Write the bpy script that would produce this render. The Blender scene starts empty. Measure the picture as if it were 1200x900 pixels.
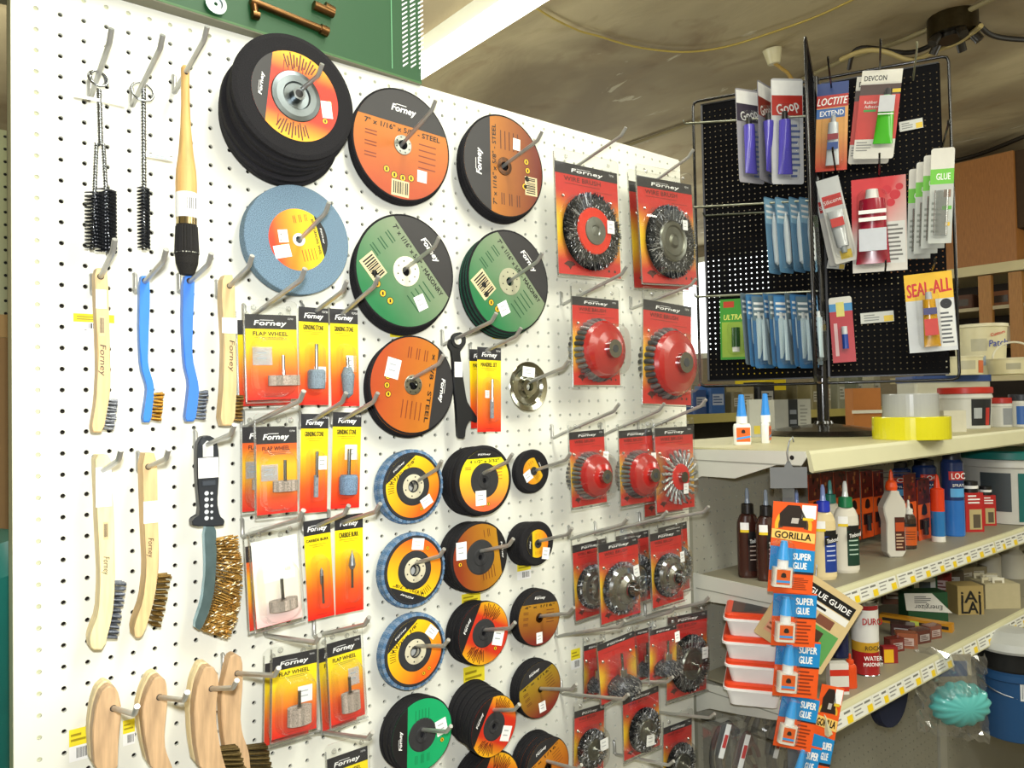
import bpy, math, random
from mathutils import Vector, Matrix, Euler
random.seed(7)
SC = bpy.context.scene
COL = SC.collection
U = 0.0254                      # everything below is measured in inches on the wall's one inch hole grid
PI = math.pi

# ------------------------------------------------------------------ camera
CX, CY, CZ = -5.54087303, 19.05127026, -41.70504399     # inches: right of the first hole column, below the first row, in front (-)
FPX = 902.57
RR = ((7.75048256e-01, 2.01220336e-02, -6.31581590e-01),
      (1.81261594e-04, 9.99485743e-01, 3.20658051e-02),
      (6.31902024e-01, -2.49670278e-02, 7.74646035e-01))
EYE = 1.5
def P(X, Y, Z):                 # grid inches (right, down, away) -> metres
    return Vector((X * U, Z * U, EYE + (CY - Y) * U))
def wv(r):
    return Vector((r[0], r[2], -r[1]))
cam_d = bpy.data.cameras.new('camera'); cam = bpy.data.objects.new('camera', cam_d); COL.objects.link(cam)
cam_d.sensor_width = 36.0; cam_d.lens = FPX / 1200 * 36.0; cam_d.clip_start = 0.02; cam_d.clip_end = 60
r_, u_, b_ = wv(RR[0]), -wv(RR[1]), -wv(RR[2])
M3 = Matrix(((r_.x, u_.x, b_.x), (r_.y, u_.y, b_.y), (r_.z, u_.z, b_.z)))
cam.matrix_world = Matrix.Translation(P(CX, CY, CZ)) @ M3.to_4x4()
SC.camera = cam

# ------------------------------------------------------------------ light and exposure
SC.view_settings.view_transform = 'Standard'; SC.view_settings.look = 'None'
SC.view_settings.gamma = 1.0; SC.view_settings.use_curve_mapping = False
SC.view_settings.exposure = 0.0
W = bpy.data.worlds.new('world'); SC.world = W; W.use_nodes = True
W.node_tree.nodes['Background'].inputs[0].default_value = (0.75, 0.8, 0.85, 1)
W.node_tree.nodes['Background'].inputs[1].default_value = 0.15
try:
    SC.cycles.transparent_max_bounces = 32
    SC.cycles.max_bounces = 6
except Exception: pass
def area(name, loc, sx, sy, power, color, rot=(0, 0, 0)):
    d = bpy.data.lights.new(name, 'AREA'); d.shape = 'RECTANGLE'; d.size = sx; d.size_y = sy; d.energy = power; d.color = color
    o = bpy.data.objects.new(name, d); COL.objects.link(o); o.location = loc; o.rotation_euler = rot
    return o
FLUO = (1.0, 1.0, 0.88)
# ceiling fluorescents of the shop: one beyond the wall (seen), two on the viewer's side
area('ceiling_tube_light', P(64.5, -37.2, 50), 0.12, 2.4, 12, FLUO)
area('ceiling_tube_light', P(20, -36.5, -55), 0.3, 2.4, 42, FLUO)
area('ceiling_tube_light', P(80, -36.5, -95), 0.3, 2.4, 14, FLUO)
def lamp(name, loc, power, size=0.35, color=FLUO):
    d = bpy.data.lights.new(name, 'POINT'); d.energy = power; d.shadow_soft_size = size; d.color = color
    o = bpy.data.objects.new(name, d); COL.objects.link(o); o.location = loc; return o
lamp('fill_light', P(165, -12, -50), 52); lamp('fill_light', P(70, -27, -80), 42, 0.4); lamp('fill_light', P(25, -22, -85), 24); lamp('fill_light', P(20, -10, 70), 75); lamp('fill_light', P(150, -5, 110), 45)  # unseen soft point lights, added to brighten the ceiling and the goods
# the camera's own flash, just above the lens
fl = bpy.data.lights.new('camera_flash', 'SPOT'); fl.energy = 52; fl.shadow_soft_size = 0.02; fl.color = (0.96, 0.98, 1.0)
fl.spot_size = math.radians(112); fl.spot_blend = 0.6
fo = bpy.data.objects.new('camera_flash', fl); COL.objects.link(fo)
fo.matrix_world = Matrix.Translation(P(CX, CY - 2.6, CZ - 0.3)) @ M3.to_4x4()

# ------------------------------------------------------------------ finding points of the wall
def ray(px, py):
    a, b = (px - 600) / FPX, (py - 450) / FPX
    return [a * RR[0][k] + b * RR[1][k] + RR[2][k] for k in range(3)]
def at(px, py, z=0.0):
    d = ray(px, py); t = (z - CZ) / d[2]; return (CX + t * d[0], CY + t * d[1], z)
def at_x(px, py, X):
    d = ray(px, py); t = (X - CX) / d[0]; return (X, CY + t * d[1], CZ + t * d[2])
def at_y(px, py, Y):
    d = ray(px, py); t = (Y - CY) / d[1]; return (CX + t * d[0], Y, CZ + t * d[2])
def at_plane(px, py, X0, Z0, nx, nz):       # an upright plane through (X0, Z0)
    d = ray(px, py); t = ((X0 - CX) * nx + (Z0 - CZ) * nz) / (d[0] * nx + d[2] * nz)
    return (CX + t * d[0], CY + t * d[1], CZ + t * d[2])

# ------------------------------------------------------------------ colours and materials
def hx(s):
    s = s.lstrip('#'); v = [int(s[i:i + 2], 16) / 255 for i in (0, 2, 4)]
    return tuple(((c + 0.055) / 1.055) ** 2.4 if c > 0.04045 else c / 12.92 for c in v)
def mixc(a, b, t):
    t = max(0.0, min(1.0, t)); return tuple(a[i] * (1 - t) + b[i] * t for i in range(3))
MATS = {}
def new_mat(name):
    m = bpy.data.materials.new(name); m.use_nodes = True; MATS[name] = m
    nt = m.node_tree; bs = nt.nodes['Principled BSDF']
    return m, nt, bs
def col_mat(name, rough, metallic=0.0, noise=0.0, nscale=40.0, bump=0.0, coat=0.0, spec=0.5, stretch=None):
    m, nt, bs = new_mat(name)
    at_ = nt.nodes.new('ShaderNodeAttribute'); at_.attribute_name = 'Col'
    bs.inputs['Roughness'].default_value = rough; bs.inputs['Metallic'].default_value = metallic
    bs.inputs['Specular IOR Level'].default_value = spec
    if coat: bs.inputs['Coat Weight'].default_value = coat; bs.inputs['Coat Roughness'].default_value = 0.08
    tc = nt.nodes.new('ShaderNodeTexCoord'); nz = nt.nodes.new('ShaderNodeTexNoise'); nz.inputs['Scale'].default_value = nscale
    nz.inputs['Detail'].default_value = 3
    src = tc.outputs['Object']
    if stretch:
        mp = nt.nodes.new('ShaderNodeMapping'); mp.inputs['Scale'].default_value = stretch
        nt.links.new(src, mp.inputs['Vector']); src = mp.outputs['Vector']
    nt.links.new(src, nz.inputs['Vector'])
    if noise:
        mr = nt.nodes.new('ShaderNodeMapRange'); mr.inputs['From Min'].default_value = 0.3; mr.inputs['From Max'].default_value = 0.7
        mr.inputs['To Min'].default_value = 1 - noise; mr.inputs['To Max'].default_value = 1 + noise
        nt.links.new(nz.outputs['Fac'], mr.inputs['Value'])
        mx = nt.nodes.new('ShaderNodeVectorMath'); mx.operation = 'SCALE'
        nt.links.new(at_.outputs['Color'], mx.inputs[0]); nt.links.new(mr.outputs['Result'], mx.inputs['Scale'])
        nt.links.new(mx.outputs['Vector'], bs.inputs['Base Color'])
    else:
        nt.links.new(at_.outputs['Color'], bs.inputs['Base Color'])
    if bump:
        bp = nt.nodes.new('ShaderNodeBump'); bp.inputs['Strength'].default_value = bump; bp.inputs['Distance'].default_value = 0.001
        nt.links.new(nz.outputs['Fac'], bp.inputs['Height']); nt.links.new(bp.outputs['Normal'], bs.inputs['Normal'])
    return m
col_mat('print', 0.42, noise=0.03, nscale=60)
col_mat('paper', 0.75, noise=0.03, nscale=60)
col_mat('gloss', 0.22, noise=0.02, nscale=20, coat=0.4)
col_mat('plastic', 0.38, noise=0.03, nscale=30)
col_mat('matte', 0.85, noise=0.08, nscale=50, bump=0.2)
col_mat('paint', 0.5, noise=0.035, nscale=9, bump=0.08)
col_mat('metal', 0.32, metallic=1.0, noise=0.10, nscale=60)
col_mat('chrome', 0.16, metallic=1.0, noise=0.04, nscale=30)
col_mat('wood', 0.5, noise=0.16, nscale=45, stretch=(4, 4, 0.5))
col_mat('grit', 0.9, noise=0.5, nscale=900, bump=0.5, spec=0.3)
col_mat('wire', 0.4, metallic=0.7, noise=0.4, nscale=700)
col_mat('cable', 0.6)
col_mat('zinc', 0.3, metallic=0.55, noise=0.06, nscale=60)
col_mat('panel', 0.85, noise=0.1, nscale=40, spec=0.12)
def clear_mat(name, tint, base, rough, edge=1.0):
    m = bpy.data.materials.new(name); m.use_nodes = True; MATS[name] = m; nt = m.node_tree; nt.nodes.clear()
    out = nt.nodes.new('ShaderNodeOutputMaterial'); mix = nt.nodes.new('ShaderNodeMixShader')
    tr = nt.nodes.new('ShaderNodeBsdfTransparent'); tr.inputs[0].default_value = (*tint, 1)
    gl = nt.nodes.new('ShaderNodeBsdfGlossy'); gl.inputs['Roughness'].default_value = rough
    df = nt.nodes.new('ShaderNodeBsdfDiffuse'); df.inputs[0].default_value = (0.5, 0.52, 0.51, 1)
    mg = nt.nodes.new('ShaderNodeMixShader'); mg.inputs[0].default_value = 0.8
    nt.links.new(df.outputs[0], mg.inputs[1]); nt.links.new(gl.outputs[0], mg.inputs[2])
    lw = nt.nodes.new('ShaderNodeLayerWeight'); lw.inputs[0].default_value = 0.35
    nz = nt.nodes.new('ShaderNodeTexNoise'); nz.inputs['Scale'].default_value = 30
    tc = nt.nodes.new('ShaderNodeTexCoord'); nt.links.new(tc.outputs['Object'], nz.inputs['Vector'])
    bp = nt.nodes.new('ShaderNodeBump'); bp.inputs['Strength'].default_value = 0.25; bp.inputs['Distance'].default_value = 0.002
    nt.links.new(nz.outputs['Fac'], bp.inputs['Height']); nt.links.new(bp.outputs['Normal'], gl.inputs['Normal'])
    mr = nt.nodes.new('ShaderNodeMapRange'); mr.inputs['To Min'].default_value = base; mr.inputs['To Max'].default_value = base + 0.45 * edge
    nt.links.new(lw.outputs['Facing'], mr.inputs['Value']); nt.links.new(mr.outputs['Result'], mix.inputs[0])
    nt.links.new(tr.outputs[0], mix.inputs[1]); nt.links.new(mg.outputs[0], mix.inputs[2])
    nt.links.new(mix.outputs[0], out.inputs['Surface'])
clear_mat('clear', (0.98, 0.985, 0.98), 0.04, 0.06, 0.8)
clear_mat('bag', (0.93, 0.95, 0.96), 0.2, 0.1, 0.9)
clear_mat('cloudy', (0.9, 0.92, 0.92), 0.35, 0.2)
m, nt, bs = new_mat('tube_glow'); bs.inputs['Emission Color'].default_value = (1.0, 1.0, 0.82, 1); bs.inputs['Emission Strength'].default_value = 7.0
bs.inputs['Base Color'].default_value = (0.9, 0.9, 0.85, 1)
m, nt, bs = new_mat('window_glow'); bs.inputs['Emission Color'].default_value = (0.95, 1.0, 1.0, 1); bs.inputs['Emission Strength'].default_value = 3.0

WHITE, BLACK = hx('#f4f4f0'), hx('#141414')
CREAM = hx('#dcdccb')
STEEL = hx('#a9adb0')
RED, ORANGE, YELLOW = hx('#cf1414'), hx('#ee7410'), hx('#f7dc12')

# ------------------------------------------------------------------ mesh builder (inches: x right, y away, z up)
TXT = {}
def text_mesh(s):
    if s in TXT: return TXT[s]
    cu = bpy.data.curves.new('text', 'FONT'); cu.body = s; cu.size = 1.0; cu.resolution_u = 2; cu.align_x = 'LEFT'
    o = bpy.data.objects.new('text', cu); COL.objects.link(o)
    dg = bpy.context.evaluated_depsgraph_get(); me = bpy.data.meshes.new_from_object(o.evaluated_get(dg))
    vs = [(v.co.x, v.co.y) for v in me.vertices]; fs = [tuple(p.vertices) for p in me.polygons]
    bpy.data.objects.remove(o); bpy.data.curves.remove(cu); bpy.data.meshes.remove(me)
    if vs:
        x0 = min(v[0] for v in vs); x1 = max(v[0] for v in vs); y0 = min(v[1] for v in vs); y1 = max(v[1] for v in vs)
    else: x0 = x1 = y0 = y1 = 0
    TXT[s] = (vs, fs, x0, x1, y0, y1); return TXT[s]
class MB:
    def __init__(s): s.v = []; s.f = []; s.m = []; s.c = []; s.mats = []; s.T = Matrix.Identity(4); s.smooth = []
    def mi(s, name):
        if name not in s.mats: s.mats.append(name)
        return s.mats.index(name)
    def add(s, vs, fs, mat, col, smooth=False, cfn=None):
        b = len(s.v); k = s.mi(mat)
        s.v += [s.T @ Vector(v) for v in vs]
        for f in fs:
            s.f.append([b + i for i in f]); s.m.append(k); s.smooth.append(smooth)
            s.c.append([cfn(vs[i]) for i in f] if cfn else [col] * len(f))
        return s
    def box(s, x0, x1, y0, y1, z0, z1, col, mat='plastic'):
        vs = [(x, y, z) for x in (x0, x1) for y in (y0, y1) for z in (z0, z1)]
        fs = [(0, 1, 3, 2), (4, 6, 7, 5), (0, 4, 5, 1), (2, 3, 7, 6), (0, 2, 6, 4), (1, 5, 7, 3)]
        return s.add(vs, fs, mat, col)
    def bbox_(s, x0, x1, y0, y1, z0, z1, col, mat='plastic', r=0.08):      # box with rounded upright edges
        w, d = x1 - x0, y1 - y0; cx, cy = (x0 + x1) / 2, (y0 + y1) / 2
        o = rrect(w, d, min(r, w / 2.01, d / 2.01)); n = len(o)
        vs = [(cx + a, cy + b, z0) for a, b in o] + [(cx + a, cy + b, z1) for a, b in o]
        fs = [(i, (i + 1) % n, n + (i + 1) % n, n + i) for i in range(n)] + [tuple(range(n))[::-1], tuple(range(n, 2 * n))]
        return s.add(vs, fs, mat, col)
    def prism(s, o, y0, y1, col, mat='plastic', side=None, bev=0.0):
        n = len(o)
        a = sum(o[i][0] * o[(i + 1) % n][1] - o[(i + 1) % n][0] * o[i][1] for i in range(n))
        if a < 0: o = o[::-1]
        if bev:
            cx = sum(p[0] for p in o) / n; cz = sum(p[1] for p in o) / n
            def ins(p):
                d = math.hypot(p[0] - cx, p[1] - cz) or 1; k = max(0.0, 1 - bev / d); return (cx + (p[0] - cx) * k, cz + (p[1] - cz) * k)
            i_ = [ins(p) for p in o]
            vs = [(a, y0, b) for a, b in i_] + [(a, y0 + bev, b) for a, b in o] + [(a, y1 - bev, b) for a, b in o] + [(a, y1, b) for a, b in i_]
            L = 4
        else:
            vs = [(a, y0, b) for a, b in o] + [(a, y1, b) for a, b in o]; L = 2
        s.add(vs, [tuple(range(n)), tuple(range((L - 1) * n, L * n))[::-1]], mat, col)
        s.add(vs, [(k * n + i, (k + 1) * n + i, (k + 1) * n + (i + 1) % n, k * n + (i + 1) % n) for k in range(L - 1) for i in range(n)], mat, side or col)
        return s
    def lathe(s, prof, n=32, axis='z', c=(0, 0, 0), col=WHITE, mat='plastic', cols=None, smooth=True):
        vs = []
        for r, t in prof:
            for k in range(n):
                a = 2 * PI * k / n; p, q = r * math.cos(a), r * math.sin(a)
                v = (p, q, t) if axis == 'z' else ((p, t, q) if axis == 'y' else (t, p, q))
                vs.append((v[0] + c[0], v[1] + c[1], v[2] + c[2]))
        for i in range(len(prof) - 1):
            fs = [(i * n + k, i * n + (k + 1) % n, (i + 1) * n + (k + 1) % n, (i + 1) * n + k) for k in range(n)]
            b = len(s.v)
            s.add([vs[j] for j in range(i * n, (i + 2) * n)], [tuple(j - i * n for j in f) for f in fs], mat, cols[i] if cols else col, smooth)
        return s
    def cyl(s, p, q, r, col, mat='plastic', n=12, r2=None, caps=True, smooth=True):
        p, q = Vector(p), Vector(q); d = (q - p).normalized(); r2 = r if r2 is None else r2
        a = d.orthogonal().normalized(); b = d.cross(a)
        vs = [tuple(p + (a * math.cos(2 * PI * k / n) + b * math.sin(2 * PI * k / n)) * r) for k in range(n)]
        vs += [tuple(q + (a * math.cos(2 * PI * k / n) + b * math.sin(2 * PI * k / n)) * r2) for k in range(n)]
        s.add(vs, [(k, (k + 1) % n, n + (k + 1) % n, n + k) for k in range(n)], mat, col, smooth)
        if caps: s.add(vs, [tuple(range(n))[::-1], tuple(range(n, 2 * n))], mat, col)
        return s
    def tube(s, pts, r, col, mat='metal', n=8, rs=None):
        pts = [Vector(p) for p in pts]; m = len(pts); vs = []; a = None
        for i, p in enumerate(pts):
            d = (pts[min(i + 1, m - 1)] - pts[max(i - 1, 0)]).normalized()
            if a is None: a = d.orthogonal().normalized()
            a = (a - d * a.dot(d)); a = a.normalized() if a.length > 1e-6 else d.orthogonal().normalized()
            b = d.cross(a); rr = rs[i] if rs else r
            vs += [tuple(p + (a * math.cos(2 * PI * k / n) + b * math.sin(2 * PI * k / n)) * rr) for k in range(n)]
        s.add(vs, [(i * n + k, i * n + (k + 1) % n, (i + 1) * n + (k + 1) % n, (i + 1) * n + k) for i in range(m - 1) for k in range(n)], mat, col, True)
        s.add(vs, [tuple(range(n))[::-1], tuple(range((m - 1) * n, m * n))], mat, col)
        return s
    def grad(s, x0, x1, z0, z1, y, fn, nx=2, nz=8, mat='print', col=None):
        vs = [(x0 + (x1 - x0) * i / nx, y, z0 + (z1 - z0) * j / nz) for j in range(nz + 1) for i in range(nx + 1)]
        fs = [(j * (nx + 1) + i, j * (nx + 1) + i + 1, (j + 1) * (nx + 1) + i + 1, (j + 1) * (nx + 1) + i) for j in range(nz) for i in range(nx)]
        return s.add(vs, fs, mat, col, cfn=(lambda v: fn((v[0] - x0) / (x1 - x0), (v[2] - z0) / (z1 - z0))) if fn else None)
    def rect(s, x0, x1, z0, z1, y, col, mat='print'):
        return s.add([(x0, y, z0), (x1, y, z0), (x1, y, z1), (x0, y, z1)], [(0, 1, 2, 3)], mat, col)
    def ring(s, r0, r1, y, col=None, mat='print', n=48, nr=1, cfn=None, a0=0, a1=2 * PI):
        full = abs(a1 - a0 - 2 * PI) < 1e-6; m = n if full else n + 1; vs = []
        for j in range(nr + 1):
            r = r0 + (r1 - r0) * j / nr
            vs += [(r * math.cos(a0 + (a1 - a0) * k / n), y, r * math.sin(a0 + (a1 - a0) * k / n)) for k in range(m)]
        fs = [(j * m + k, (j + 1) * m + k, (j + 1) * m + (k + 1) % m, j * m + (k + 1) % m) for j in range(nr) for k in range(n)]
        return s.add(vs, fs, mat, col, cfn=cfn)
    def poly(s, pts, y, col, mat='print'):
        return s.add([(a, y, b) for a, b in pts], [tuple(range(len(pts)))], mat, col)
    def text(s, t, h, cx, cz, y, col, rot=0.0, w=None, mat='print', shear=0.0, bold=0.0):
        vs, fs, x0, x1, y0, y1 = text_mesh(t)
        if not vs: return s
        k = h / 0.72; kx = k if w is None else w / max(1e-6, x1 - x0); mx, my = (x0 + x1) / 2, 0.36
        ca, sa = math.cos(rot), math.sin(rot); out = []
        for a, b in vs:
            p, q = (a - mx) * kx + (b - my) * k * shear, (b - my) * k
            out.append((cx + p * ca - q * sa, y, cz + p * sa + q * ca))
        s.add(out, fs, mat, col)
        if bold:
            s.add([(a + bold * ca, b - 0.0015, c + bold * sa) for a, b, c in out], fs, mat, col)
            s.add([(a - bold * sa, b - 0.0030, c + bold * ca) for a, b, c in out], fs, mat, col)
        return s
    def lines(s, x0, x1, z0, z1, n, y, col, rot=0.0, seed=1):
        rg = random.Random(seed); h = (z1 - z0) / n; ca, sa = math.cos(rot), math.sin(rot)
        for i in range(n):
            e = x0 + (x1 - x0) * rg.uniform(0.6, 1.0); zz = z1 - h * (i + 0.5)
            q = [(x0, zz - h * .22), (e, zz - h * .22), (e, zz + h * .22), (x0, zz + h * .22)]
            s.poly([(a * ca - b * sa, a * sa + b * ca) for a, b in q], y, col)
        return s
    def bars(s, x0, x1, z0, z1, y, seed=1, bg=WHITE):
        s.rect(x0, x1, z0, z1, y, bg); rg = random.Random(seed); x = x0 + (x1 - x0) * .1
        while x < x1 - (x1 - x0) * .1:
            w = (x1 - x0) * rg.choice((.02, .04, .06)); s.rect(x, x + w, z0 + (z1 - z0) * .15, z1 - (z1 - z0) * .1, y - .003, BLACK); x += w + (x1 - x0) * rg.choice((.03, .05))
        return s
    def build(s, name, parent=None, loc=None, rot=None):
        me = bpy.data.meshes.new(name)
        me.from_pydata([tuple(Vector(v) * U) for v in s.v], [], s.f)
        ca = me.color_attributes.new('Col', 'FLOAT_COLOR', 'CORNER')
        flat = []
        for c in s.c:
            for q in c: flat += [q[0], q[1], q[2], 1.0]
        ca.data.foreach_set('color', flat)
        for n in s.mats: me.materials.append(MATS[n])
        me.polygons.foreach_set('material_index', s.m); me.polygons.foreach_set('use_smooth', s.smooth)
        me.update()
        o = bpy.data.objects.new(name, me); COL.objects.link(o)
        if parent: o.parent = parent
        if loc: o.location = P(*loc)
        if rot: o.rotation_euler = rot
        return o
def rrect(w, h, r, n=5):
    out = []
    for cx, cy, a in ((w / 2 - r, h / 2 - r, 0), (-w / 2 + r, h / 2 - r, 90), (-w / 2 + r, -h / 2 + r, 180), (w / 2 - r, -h / 2 + r, 270)):
        for k in range(n): t = math.radians(a + 90 * k / (n - 1)); out.append((cx + r * math.cos(t), cy + r * math.sin(t)))
    return out
def tag(o, label=None, cat=None, group=None, kind=None):
    if label: o['label'] = label
    if cat: o['category'] = cat
    if group: o['group'] = group
    if kind: o['kind'] = kind
    return o
def empty(name, loc, label, cat, group=None, rot=(0, 0, 0)):
    o = bpy.data.objects.new(name, None); COL.objects.link(o); o.location = P(*loc); o.rotation_euler = rot
    o.empty_display_size = 0.02
    return tag(o, label, cat, group)
def struct(mb, name, loc=(0, CY + EYE / U, 0)):
    o = mb.build(name, None, loc); o['kind'] = 'structure'; return o
FY = CY + EYE / U        # the floor, in grid inches down
def copy_tree(o, parent=None):
    c = o.copy(); COL.objects.link(c)
    if parent: c.parent = parent
    for ch in list(o.children): copy_tree(ch, c)
    return c
# ================================================================== the setting
def pegpanel(mb, xs, ys, r, th, col, mat, pitch=1.0, y=0.0, n=8, wallcol=None):
    h = pitch / 2; vs0 = [(h, h), (-h, h), (-h, -h), (h, -h)] + [(r * math.cos(PI / 4 * k), r * math.sin(PI / 4 * k)) for k in range(8)]
    fs0 = [(0, 1, 7, 6, 5), (1, 2, 9, 8, 7), (2, 3, 11, 10, 9), (3, 0, 5, 4, 11)]
    vs = []; fs = []; ws = []
    for cx in xs:
        for cz in ys:
            b = len(vs); vs += [(cx + a, y, cz + c) for a, c in vs0] + [(cx + a, y + th, cz + c) for a, c in vs0[4:]]
            fs += [tuple(b + i for i in f) for f in fs0]
            ws += [(b + 4 + k, b + 4 + (k + 1) % 8, b + 12 + (k + 1) % 8, b + 12 + k) for k in range(8)]
    mb.add(vs, fs, mat, col); mb.add(vs, ws, mat, wallcol or col)
GW = hx('#e9e9dc'); FRM = hx('#c9caa6')
b = MB()
pegpanel(b, range(0, 48), [-j for j in range(-1, 50)], 0.115, 0.2, GW, 'paint')
b.rect(-1.0, -0.5, -76, 1.55, 0, GW, 'paint'); b.rect(47.5, 47.65, -76, 1.5, 0, GW, 'paint')
b.rect(-0.5, 47.5, 1.5, 1.6, 0, GW, 'paint'); b.rect(-0.5, 47.5, -76, -49.5, 0, GW, 'paint')
b.box(-1.0, 0.65, 0.2, 1.5, -76, 1.55, FRM, 'paint'); b.box(46.9, 47.65, 0.2, 1.5, -76, 1.55, FRM, 'paint')
b.box(0.65, 46.9, 0.2, 1.5, 0.6, 1.55, FRM, 'paint')
b.box(-1.0, 47.65, 1.5, 1.6, -76, 1.55, hx('#3a3328'), 'matte')
b.rect(-1.0, -0.99, -76, 1.55, 0.1, FRM, 'paint')
struct(b, 'wall_left', (0, 0, 0))

GREY = hx('#a5a496')
b = MB()
pegpanel(b, range(49, 96), [-j for j in range(24, 66)], 0.10, 0.2, GREY, 'paint')
pegpanel(b, range(98, 146), [-j for j in range(24, 66)], 0.10, 0.2, GREY, 'paint')
b.box(47.7, 48.5, 0, 0.6, -76, -23.4, hx('#8f8f80'), 'paint'); b.box(95.6, 97.5, -0.3, 0.6, -76, -23.4, hx('#b9b9ad'), 'paint')
b.rect(48.5, 145, -76, -65.5, 0, GREY, 'paint')
b.box(48.4, 146, 1.6, 1.8, -76, -23.4, hx('#2a2822'), 'matte')
struct(b, 'wall_right', (0, 0, 0.3))

# ceiling, floor and far walls
m, nt, bs = new_mat('ceiling_mat'); bs.inputs['Roughness'].default_value = 0.8
tc = nt.nodes.new('ShaderNodeTexCoord')
def noise(scale, detail, stretch=(1, 1, 1), dist=0.0):
    mp = nt.nodes.new('ShaderNodeMapping'); mp.inputs['Scale'].default_value = stretch; nt.links.new(tc.outputs['Object'], mp.inputs['Vector'])
    n = nt.nodes.new('ShaderNodeTexNoise'); n.inputs['Scale'].default_value = scale; n.inputs['Detail'].default_value = detail
    n.inputs['Distortion'].default_value = dist; nt.links.new(mp.outputs['Vector'], n.inputs['Vector']); return n.outputs['Fac']
def ramp(src, pts):
    r = nt.nodes.new('ShaderNodeValToRGB'); e = r.color_ramp.elements
    e[0].position, e[0].color = pts[0][0], (*pts[0][1], 1); e[1].position, e[1].color = pts[1][0], (*pts[1][1], 1)
    for p_, c_ in pts[2:]: q = e.new(p_); q.color = (*c_, 1)
    nt.links.new(src, r.inputs[0]); return r.outputs['Color']
def mixn(f, a, b_):
    mx = nt.nodes.new('ShaderNodeMix'); mx.data_type = 'RGBA'; nt.links.new(f, mx.inputs[0]); nt.links.new(a, mx.inputs[6]); nt.links.new(b_, mx.inputs[7]); return mx.outputs[2]
base = ramp(noise(1.1, 4, (1.6, .8, 1), 0.6), [(0.35, hx('#8c7d60')), (0.65, hx('#b8aa86'))])
dirt = ramp(noise(3.2, 6, (1.2, .7, 1), 1.0), [(0.56, (0, 0, 0)), (0.74, (1, 1, 1))])
peel = ramp(noise(2.6, 7, (1.6, .6, 1), 1.6), [(0.66, (0, 0, 0)), (0.68, (1, 1, 1))])
c1 = mixn(dirt, base, ramp(noise(9, 3), [(0.3, hx('#7c684b')), (0.7, hx('#9c8967'))]))
c2 = mixn(peel, c1, ramp(noise(5, 3), [(0.3, hx('#b9ae90')), (0.7, hx('#cfc8ae'))]))
nt.links.new(c2, bs.inputs['Base Color'])
bp = nt.nodes.new('ShaderNodeBump'); bp.inputs['Strength'].default_value = 0.5; bp.inputs['Distance'].default_value = 0.02
nt.links.new(noise(3, 7, (1.4, .7, 1), 1.0), bp.inputs['Height']); nt.links.new(bp.outputs['Normal'], bs.inputs['Normal'])
CEIL = -40.0
b = MB(); b.box(-70, 243, -110, 175, -CEIL, -CEIL + 3, WHITE, 'ceiling_mat'); struct(b, 'ceiling', (0, 0, 0))
m, nt, bs = new_mat('floor_mat'); bs.inputs['Roughness'].default_value = 0.5
tc = nt.nodes.new('ShaderNodeTexCoord')
nt.links.new(ramp(noise(6, 5), [(0.3, hx('#6b6458')), (0.7, hx('#8a8375'))]), bs.inputs['Base Color'])
b = MB(); b.box(-70, 243, -110, 175, -3, 0, WHITE, 'floor_mat'); struct(b, 'floor')
H = FY + 40
b = MB(); b.box(-70, 243, 175, 178, 0, H, hx('#4c3f2c'), 'matte'); struct(b, 'wall_back')
b = MB(); b.box(-70, 243, -113, -110, 0, H, hx('#a79e88'), 'matte'); struct(b, 'wall_front')
b = MB(); b.box(240, 243, -110, 175, 0, H, hx('#8d8168'), 'matte'); struct(b, 'wall_far_right')
b = MB(); b.box(-73, -70, -110, 175, 0, H, hx('#a79e88'), 'matte'); struct(b, 'wall_far_left')
# bright shop window in the back wall, seen past the peg wall's right edge and through the rack's holes
p0, p1 = at_x(800, 312, 239.4), at_x(905, 408, 239.4)
b = MB(); w_, h_ = p0[2] - p1[2], p1[1] - p0[1]
b.box(-2, w_ + 2, -1.0, 0.2, -h_ - 2, -h_, CREAM, 'paint'); b.box(-2, w_ + 2, -1.0, 0.2, 0, 2, CREAM, 'paint')
b.box(-2, 0, -1, 0.2, -h_, 0, CREAM, 'paint'); b.box(w_, w_ + 2, -1, 0.2, -h_, 0, CREAM, 'paint')
b.box(w_ / 2 - 1, w_ / 2 + 1, -1, 0.2, -h_, 0, CREAM, 'paint'); b.box(0, w_, 0, 0.1, -h_, 0, WHITE, 'window_glow')
o_ = struct(b, 'window_1', p0); o_.rotation_euler = (0, 0, -PI / 2)
# beam where the ceiling meets the far wall
b = MB(); q0, q1 = at_x(1104, 188, 205), at_x(1203, 150, 205)
b.tube([(205, q0[2], -q0[1]), (205, q1[2] - 20, -(q1[1] - 0.5))], 1.6, hx('#a59b78'), 'paint', 10); struct(b, 'trim_1', (0, 0, 0))

# ------------------------------------------------------------------ fluorescent light over the wall
r = empty('ceiling_light', (64.5, CEIL, 50), 'bright fluorescent tube light on the stained ceiling above the white peg wall', 'ceiling light')
b = MB(); b.prism([(-3.2, 0), (3.2, 0), (2.0, -1.6), (-2.0, -1.6)], -48, 48, hx('#d9d8c2'), 'paint'); b.build('housing', r)
for x in (-1.3, 1.3):
    b = MB(); b.cyl((x, -46, -2.4), (x, 46, -2.4), 0.75, WHITE, 'tube_glow', 14); t = b.build('tube', r); t['label'] = 'glowing white tube'
b = MB()
for y in (-47, 46): b.box(-3, 3, y, y + 1, -3.2, -1.4, hx('#d9d8c2'), 'paint')
b.build('lamp_holder', r)
fl2 = [(46, 60), (47, 78)]
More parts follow.
